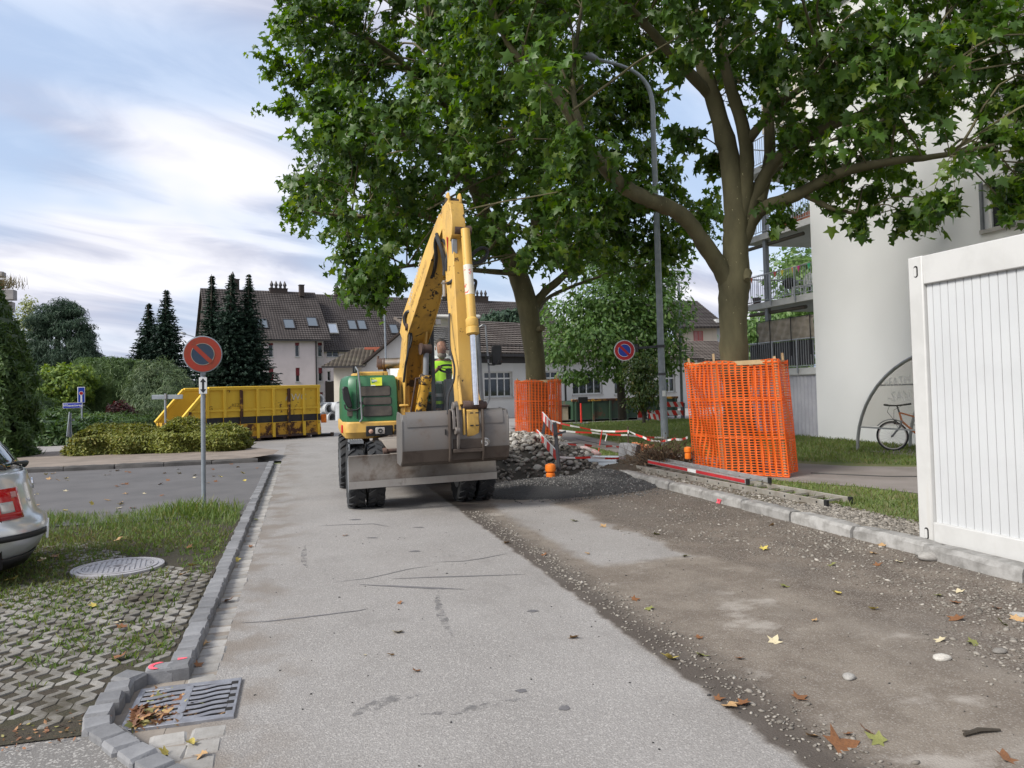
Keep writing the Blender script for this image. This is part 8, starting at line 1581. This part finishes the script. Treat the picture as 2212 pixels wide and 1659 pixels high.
m_=MB(); m_.lathe((.55,-.04,.27),(0,1,0),[(.09,0),(.09,.008)],20); m_.bar((.55,.05,.27),(.60,.06,.11),.02,.02); m_.box(.56,.65,.06,.14,.09,.11); m_.bar((.55,-.05,.27),(.50,-.06,.43),.02,.02); m_.box(.45,.54,-.14,-.06,.42,.44); m_.build('crank',M_grey,BK,local=True)
# ------------------------------------------------------------------ silver car
CR=thing('parked_car',(-4.25,8.2,.05),'silver hatchback parked with its tail towards the road','car')
m,t,b=newmat('silver_paint'); setb(t,b,(.60,.61,.615),.28,.5,None,.5); b.inputs['Coat Weight'].default_value=.6; b.inputs['Coat Roughness'].default_value=.06; M_silv=m
m,t,b=newmat('car_glass'); setb(t,b,(.02,.024,.026),.03,0,None,.9); b.inputs['Coat Weight'].default_value=1; M_cgl=m
YC=8.2
def loop(z,xr_,hw,xf=-6.15,n=2.6,k=20,off=0,t0=-90,t1=90):
    out=[]
    for i in range(k+1):
        a=R(t0+(t1-t0)*i/k); c,s=math.cos(a),math.sin(a); ex=2/n
        out.append((xr_-.75+(.75+off)*math.copysign(abs(c)**ex,c),YC+(hw+off)*math.copysign(abs(s)**ex,s),z))
    return out
def full(z,xr_,hw,xf=-6.15): 
    r_=loop(z,xr_,hw); f_=[(xf*2-(x)+ (xr_-xf)*1.0 if False else xf+.75-(x-(xr_-.75)),y,z) for x,y,z in r_[::-1]]; return r_+f_
lv=[(.20,-2.52,.70),(.30,-2.40,.79),(.42,-2.33,.82),(.52,-2.335,.825),(.56,-2.37,.825),(.60,-2.415,.825),(.72,-2.44,.825),(.86,-2.47,.815),(.955,-2.50,.80),(.985,-2.53,.785)]
m_=MB(); m_.loft([full(*l) for l in lv]); body=m_.build('body',M_silv,CR,smooth=50)
gv=[(.985,-2.53,.785),(1.02,-2.56,.77),(1.20,-2.68,.70),(1.34,-2.80,.62),(1.40,-2.95,.56),(1.425,-3.2,.48)]
m_=MB(); m_.loft([full(z,x,h,-5.0+.9*(z-.985)) for z,x,h in gv]); m_.build('cabin',M_silv,CR,smooth=50)
def patch(z0,z1,t0,t1,lvl,off,name,mat,parent,k=14,rows=5):
    zs=np.linspace(z0,z1,rows); xs_=np.interp(zs,[l[0] for l in lvl],[l[1] for l in lvl]); hs=np.interp(zs,[l[0] for l in lvl],[l[2] for l in lvl]); m_=MB()
    m_.loft([loop(z,x,h,off=off,t0=t0,t1=t1,k=k) for z,x,h in zip(zs,xs_,hs)],closed=False,cap=False); o=m_.build(name,mat,parent,smooth=60,recalc=False); sd=o.modifiers.new('t','SOLIDIFY'); sd.thickness=.008; sd.offset=0; return o
patch(1.005,1.33,-58,58,gv,.006,'rear_window',M_cgl,CR); patch(1.02,1.30,-88,-66,gv,.006,'side_window',M_cgl,CR); patch(1.02,1.30,66,88,gv,.006,'side_window',M_cgl,CR)
M_tl=newmat('tail_lamp_red')[0]; b=M_tl.node_tree.nodes['Principled BSDF']; b.inputs['Base Color'].default_value=(.42,.006,.01,1); b.inputs['Roughness'].default_value=.12; b.inputs['Coat Weight'].default_value=.8
for s in (-1,1):
    a,b_=(-62,-33) if s<0 else (33,62); tl=patch(.60,.86,a,b_,lv,.010,'tail_light',M_tl,CR); patch(.66,.75,(-52 if s<0 else 41),(-41 if s<0 else 52),lv,.016,'reversing_lens',M_lens,tl); patch(.78,.83,(-41 if s<0 else 36),(-36 if s<0 else 41),lv,.016,'round_lens',plain('pinkish_lens',(.6,.3,.28),bump=0) if s<0 else bpy.data.materials['pinkish_lens'],tl)
patch(.425,.475,-80,-16,lv,.014,'rub_strip',M_blk,CR,k=20,rows=3); patch(.425,.475,16,80,lv,.014,'rub_strip',M_blk,CR,k=20,rows=3); patch(.17,.27,-89,89,[(.17,-2.5,.73),(.27,-2.43,.775)],.012,'lower_valance',M_blk,CR,k=24,rows=3)
m_=MB(); m_.box(-2.345,-2.325,YC-.26,YC+.26,.36,.47); m_.build('number_plate',M_white,CR,bevel=.004); m_=MB(); m_.ring((-2.452,YC,.84),(1,0,.12),.05,.038,.012,20); m_.build('emblem',M_chrome,CR)
text_mesh('Polo',.055,M_chrome,frame((-2.475,7.85,.72),(.3,1,0),(1,-.3,.1)),CR,.003)
m_=MB(); m_.tube([(-2.52,YC+.05,1.0),(-2.50,YC+.0,1.03),(-2.57,YC-.35,1.06)],[.02,.022,.01],8); m_.build('rear_wiper',M_blk,CR)
for x in (-3.0,-5.45):
    for y in (YC-.74,YC+.74):
        e=bpy.data.objects.new('wheel',None); COL.objects.link(e); e.parent=CR; e.location=Vector((x,y,.345))-CR.location; m_=MB(); m_.lathe((0,0,0),(0,1,0),[(.19,-.09),(.27,-.095),(.295,-.07),(.295,.07),(.27,.095),(.19,.09)],28); m_.build('tyre',M_rub,e,local=True); m_=MB(); m_.lathe((0,0,0),(0,1,0),[(0,-.09),(.05,-.09),(.17,-.075),(.19,-.088),(.19,.088),(.17,.07),(0,.07)],24); m_.build('rim',M_alu2,e,local=True)
m_=MB(); m_.box(-5.9,-2.65,YC-.7,YC+.7,.2,.6); m_.build('underbody',M_black,CR)
CR.rotation_euler=(0,0,R(15)); CR.location=(-4.155,7.6,.05)
# ------------------------------------------------------------------ fallen leaves
def lf(name,c,c2): return plain(name,c,c2,20,.7,bump=.2)
M_fl=[lf('leaf_brown',(.22,.095,.035),(.14,.06,.025)),lf('leaf_tan',(.42,.27,.13),(.33,.2,.09)),lf('leaf_yellow',(.52,.42,.10),(.42,.33,.08)),lf('leaf_green',(.20,.20,.06),(.14,.15,.045)),lf('leaf_pale',(.55,.48,.32),(.45,.38,.24))]
lm=[]
for i in range(10):
    r2=np.random.default_rng(300+i); v_=PLANE[0].copy(); v_[:,2]=.5*r2.uniform(.2,.9)*v_[:,0]**2+.35*r2.uniform(-.3,.9)*v_[:,1]**2+r2.normal(0,.05,len(v_)); v_[:,2]-=v_[:,2].min(); me=bpy.data.meshes.new('leaf'); me.from_pydata(v_.tolist(),[],PLANE[1].tolist()); me.materials.append(M_fl[i%5]); me.shade_smooth(); lm.append(me)
rs=np.random.default_rng(44)
def fl(x,y,z,s,k,lab,grp): o=bpy.data.objects.new('fallen_leaf',lm[k]); COL.objects.link(o); o.location=(x,y,z); o.scale=(s,s,s); o.rotation_euler=(rs.normal(0,.25),rs.normal(0,.25),rs.uniform(0,6.28)); tag(o,lab,'leaf',grp)
def zg_(a,b_): p=gr((1500+a*.5877)*.79,(1250+b_*.5877)*.79); return p.x,p.y
for a,b_,s,k in ((565,945,.10,2),(1050,862,.09,4),(710,928,.08,3),(470,710,.07,3),(1095,605,.08,3),(1910,630,.08,4),(1820,650,.08,3),(1340,640,.08,2),(1515,713,.07,2),(1360,1350,.17,0),(1165,1125,.09,0),(905,1150,.09,0),(845,1165,.09,1),(890,940,.06,0),(700,845,.06,0),(400,665,.07,0),(1890,680,.08,0),(2080,705,.07,0),(1900,755,.12,0),(2170,755,.07,1),(2195,765,.07,1),(2110,778,.10,3),(1975,872,.09,3),(1825,855,.08,4),(1240,765,.05,1),(790,1130,.06,0),(255,325,.09,1),(500,362,.09,3),(180,452,.06,1),(635,465,.08,3),(1000,432,.09,2),(1550,415,.08,1),(1510,452,.08,1),(1630,490,.08,4),(1530,505,.08,0),(1320,505,.08,3),(1040,320,.08,1),(120,300,.10,3),(1480,1280,.08,0),(1225,1305,.06,1),(1530,1325,.09,3),(1395,1295,.05,0),(2130,1410,.09,0)):
    x,y=zg_(a,b_); fl(x,y,.008,s,k,'fallen leaf lying on the brown dug-up half of the road','leaves on the dug-up half of the road')
for a,b_,s,k in ((1080,730,.09,4),(1190,965,.06,0),(760,145,.07,0),(1090,553,.05,0),(1040,870,.05,1),(2140,765,.08,1),(1735,190,.08,1),(1965,262,.07,0),(880,870,.03,4)):
    x,y=pp(a,b_); fl(x,y,.006,s,k,'fallen leaf lying on the pale asphalt','leaves on the pale asphalt')
for i in range(70): x,y=rs.uniform(-6.3,-.9),rs.uniform(11.6,18.4); fl(x,y,.064,rs.uniform(.06,.11),int(rs.choice([0,0,1,4,4,2])),'dead leaf lying on the dark parking lane','leaves on the parking lane')
for i in range(26): x,y=rs.uniform(-3.2,-.9),rs.uniform(4.9,9.6); fl(x,y,.07,rs.uniform(.06,.11),int(rs.choice([0,1,4,4,2])),'dead leaf lying on the grass pavers','leaves on the grass pavers')
for x,y in ((-.62,5.35),(-.58,6.4),(-.63,7.9),(-.6,9.2),(-.62,4.95),(-.55,8.6),(-.6,10.4),(-.45,3.72),(-.52,3.85),(-.62,3.78)): fl(x,y,.012,rs.uniform(.05,.1),int(rs.choice([0,1,2,3])),'dead leaf lying in the gutter','leaves in the gutter')
N=190; x=-.83+np.abs(rs.normal(0,.10,N)); y=4.24+rs.normal(0,.10,N)+.3*(rs.random(N)<.2); x=np.where(rs.random(N)<.1,x+.2,x); x=np.clip(x,-.88,-.40); y=np.clip(y,4.12,4.62); z=.004+.05*np.exp(-((x+.82)**2+(y-4.22)**2)/.015)*rs.random(N); P=np.stack([x,y,z],-1); V,T=scatter(PLANE,P,rs.uniform(.03,.075,N),rotm(*rs.normal(0,.45,(2,N)),rs.uniform(0,6,N))); m,t,b=newmat('leaf_litter'); setb(t,b,t.ramp(t.island(),[(0,(.09,.04,.02)),(.4,(.22,.09,.035)),(.7,(.35,.20,.09)),(.88,(.16,.18,.05)),(1,(.50,.40,.12))]),.7); tag(fast('leaf_litter',V,T,m),'drift of dead leaves caught on the gutter grate','leaves',kind='stuff')
N=220; x=rs.uniform(-2.2,-.9,N); y=4.08+rs.normal(0,.09,N); P=np.stack([x,y,.055+0*x],-1); V,T=scatter(OVAL,P,rs.uniform(.012,.03,N),rotm(*rs.normal(0,.4,(2,N)),rs.uniform(0,6,N))); tag(fast('leaf_crumbs',V,T,m),'brown leaf crumbs along the paver edge','leaves',kind='stuff')
p=gr(1975*1.0,1350); 
TWG=thing('twig',(gr((1500+2010*.5877)*.79,(1250+1290*.5877)*.79).x,gr((1500+2010*.5877)*.79,(1250+1290*.5877)*.79).y,.0),'short dark twig lying on the dusty road','twig'); q=TWG.location; m_=MB(); m_.tube([(q.x-.09,q.y,.012),(q.x,q.y+.01,.015),(q.x+.1,q.y-.01,.01)],[.008,.012,.006],6); m_.tube([(q.x-.02,q.y,.015),(q.x-.07,q.y+.03,.012)],[.007,.003],5); m_.build('stick',M_barkd,TWG)
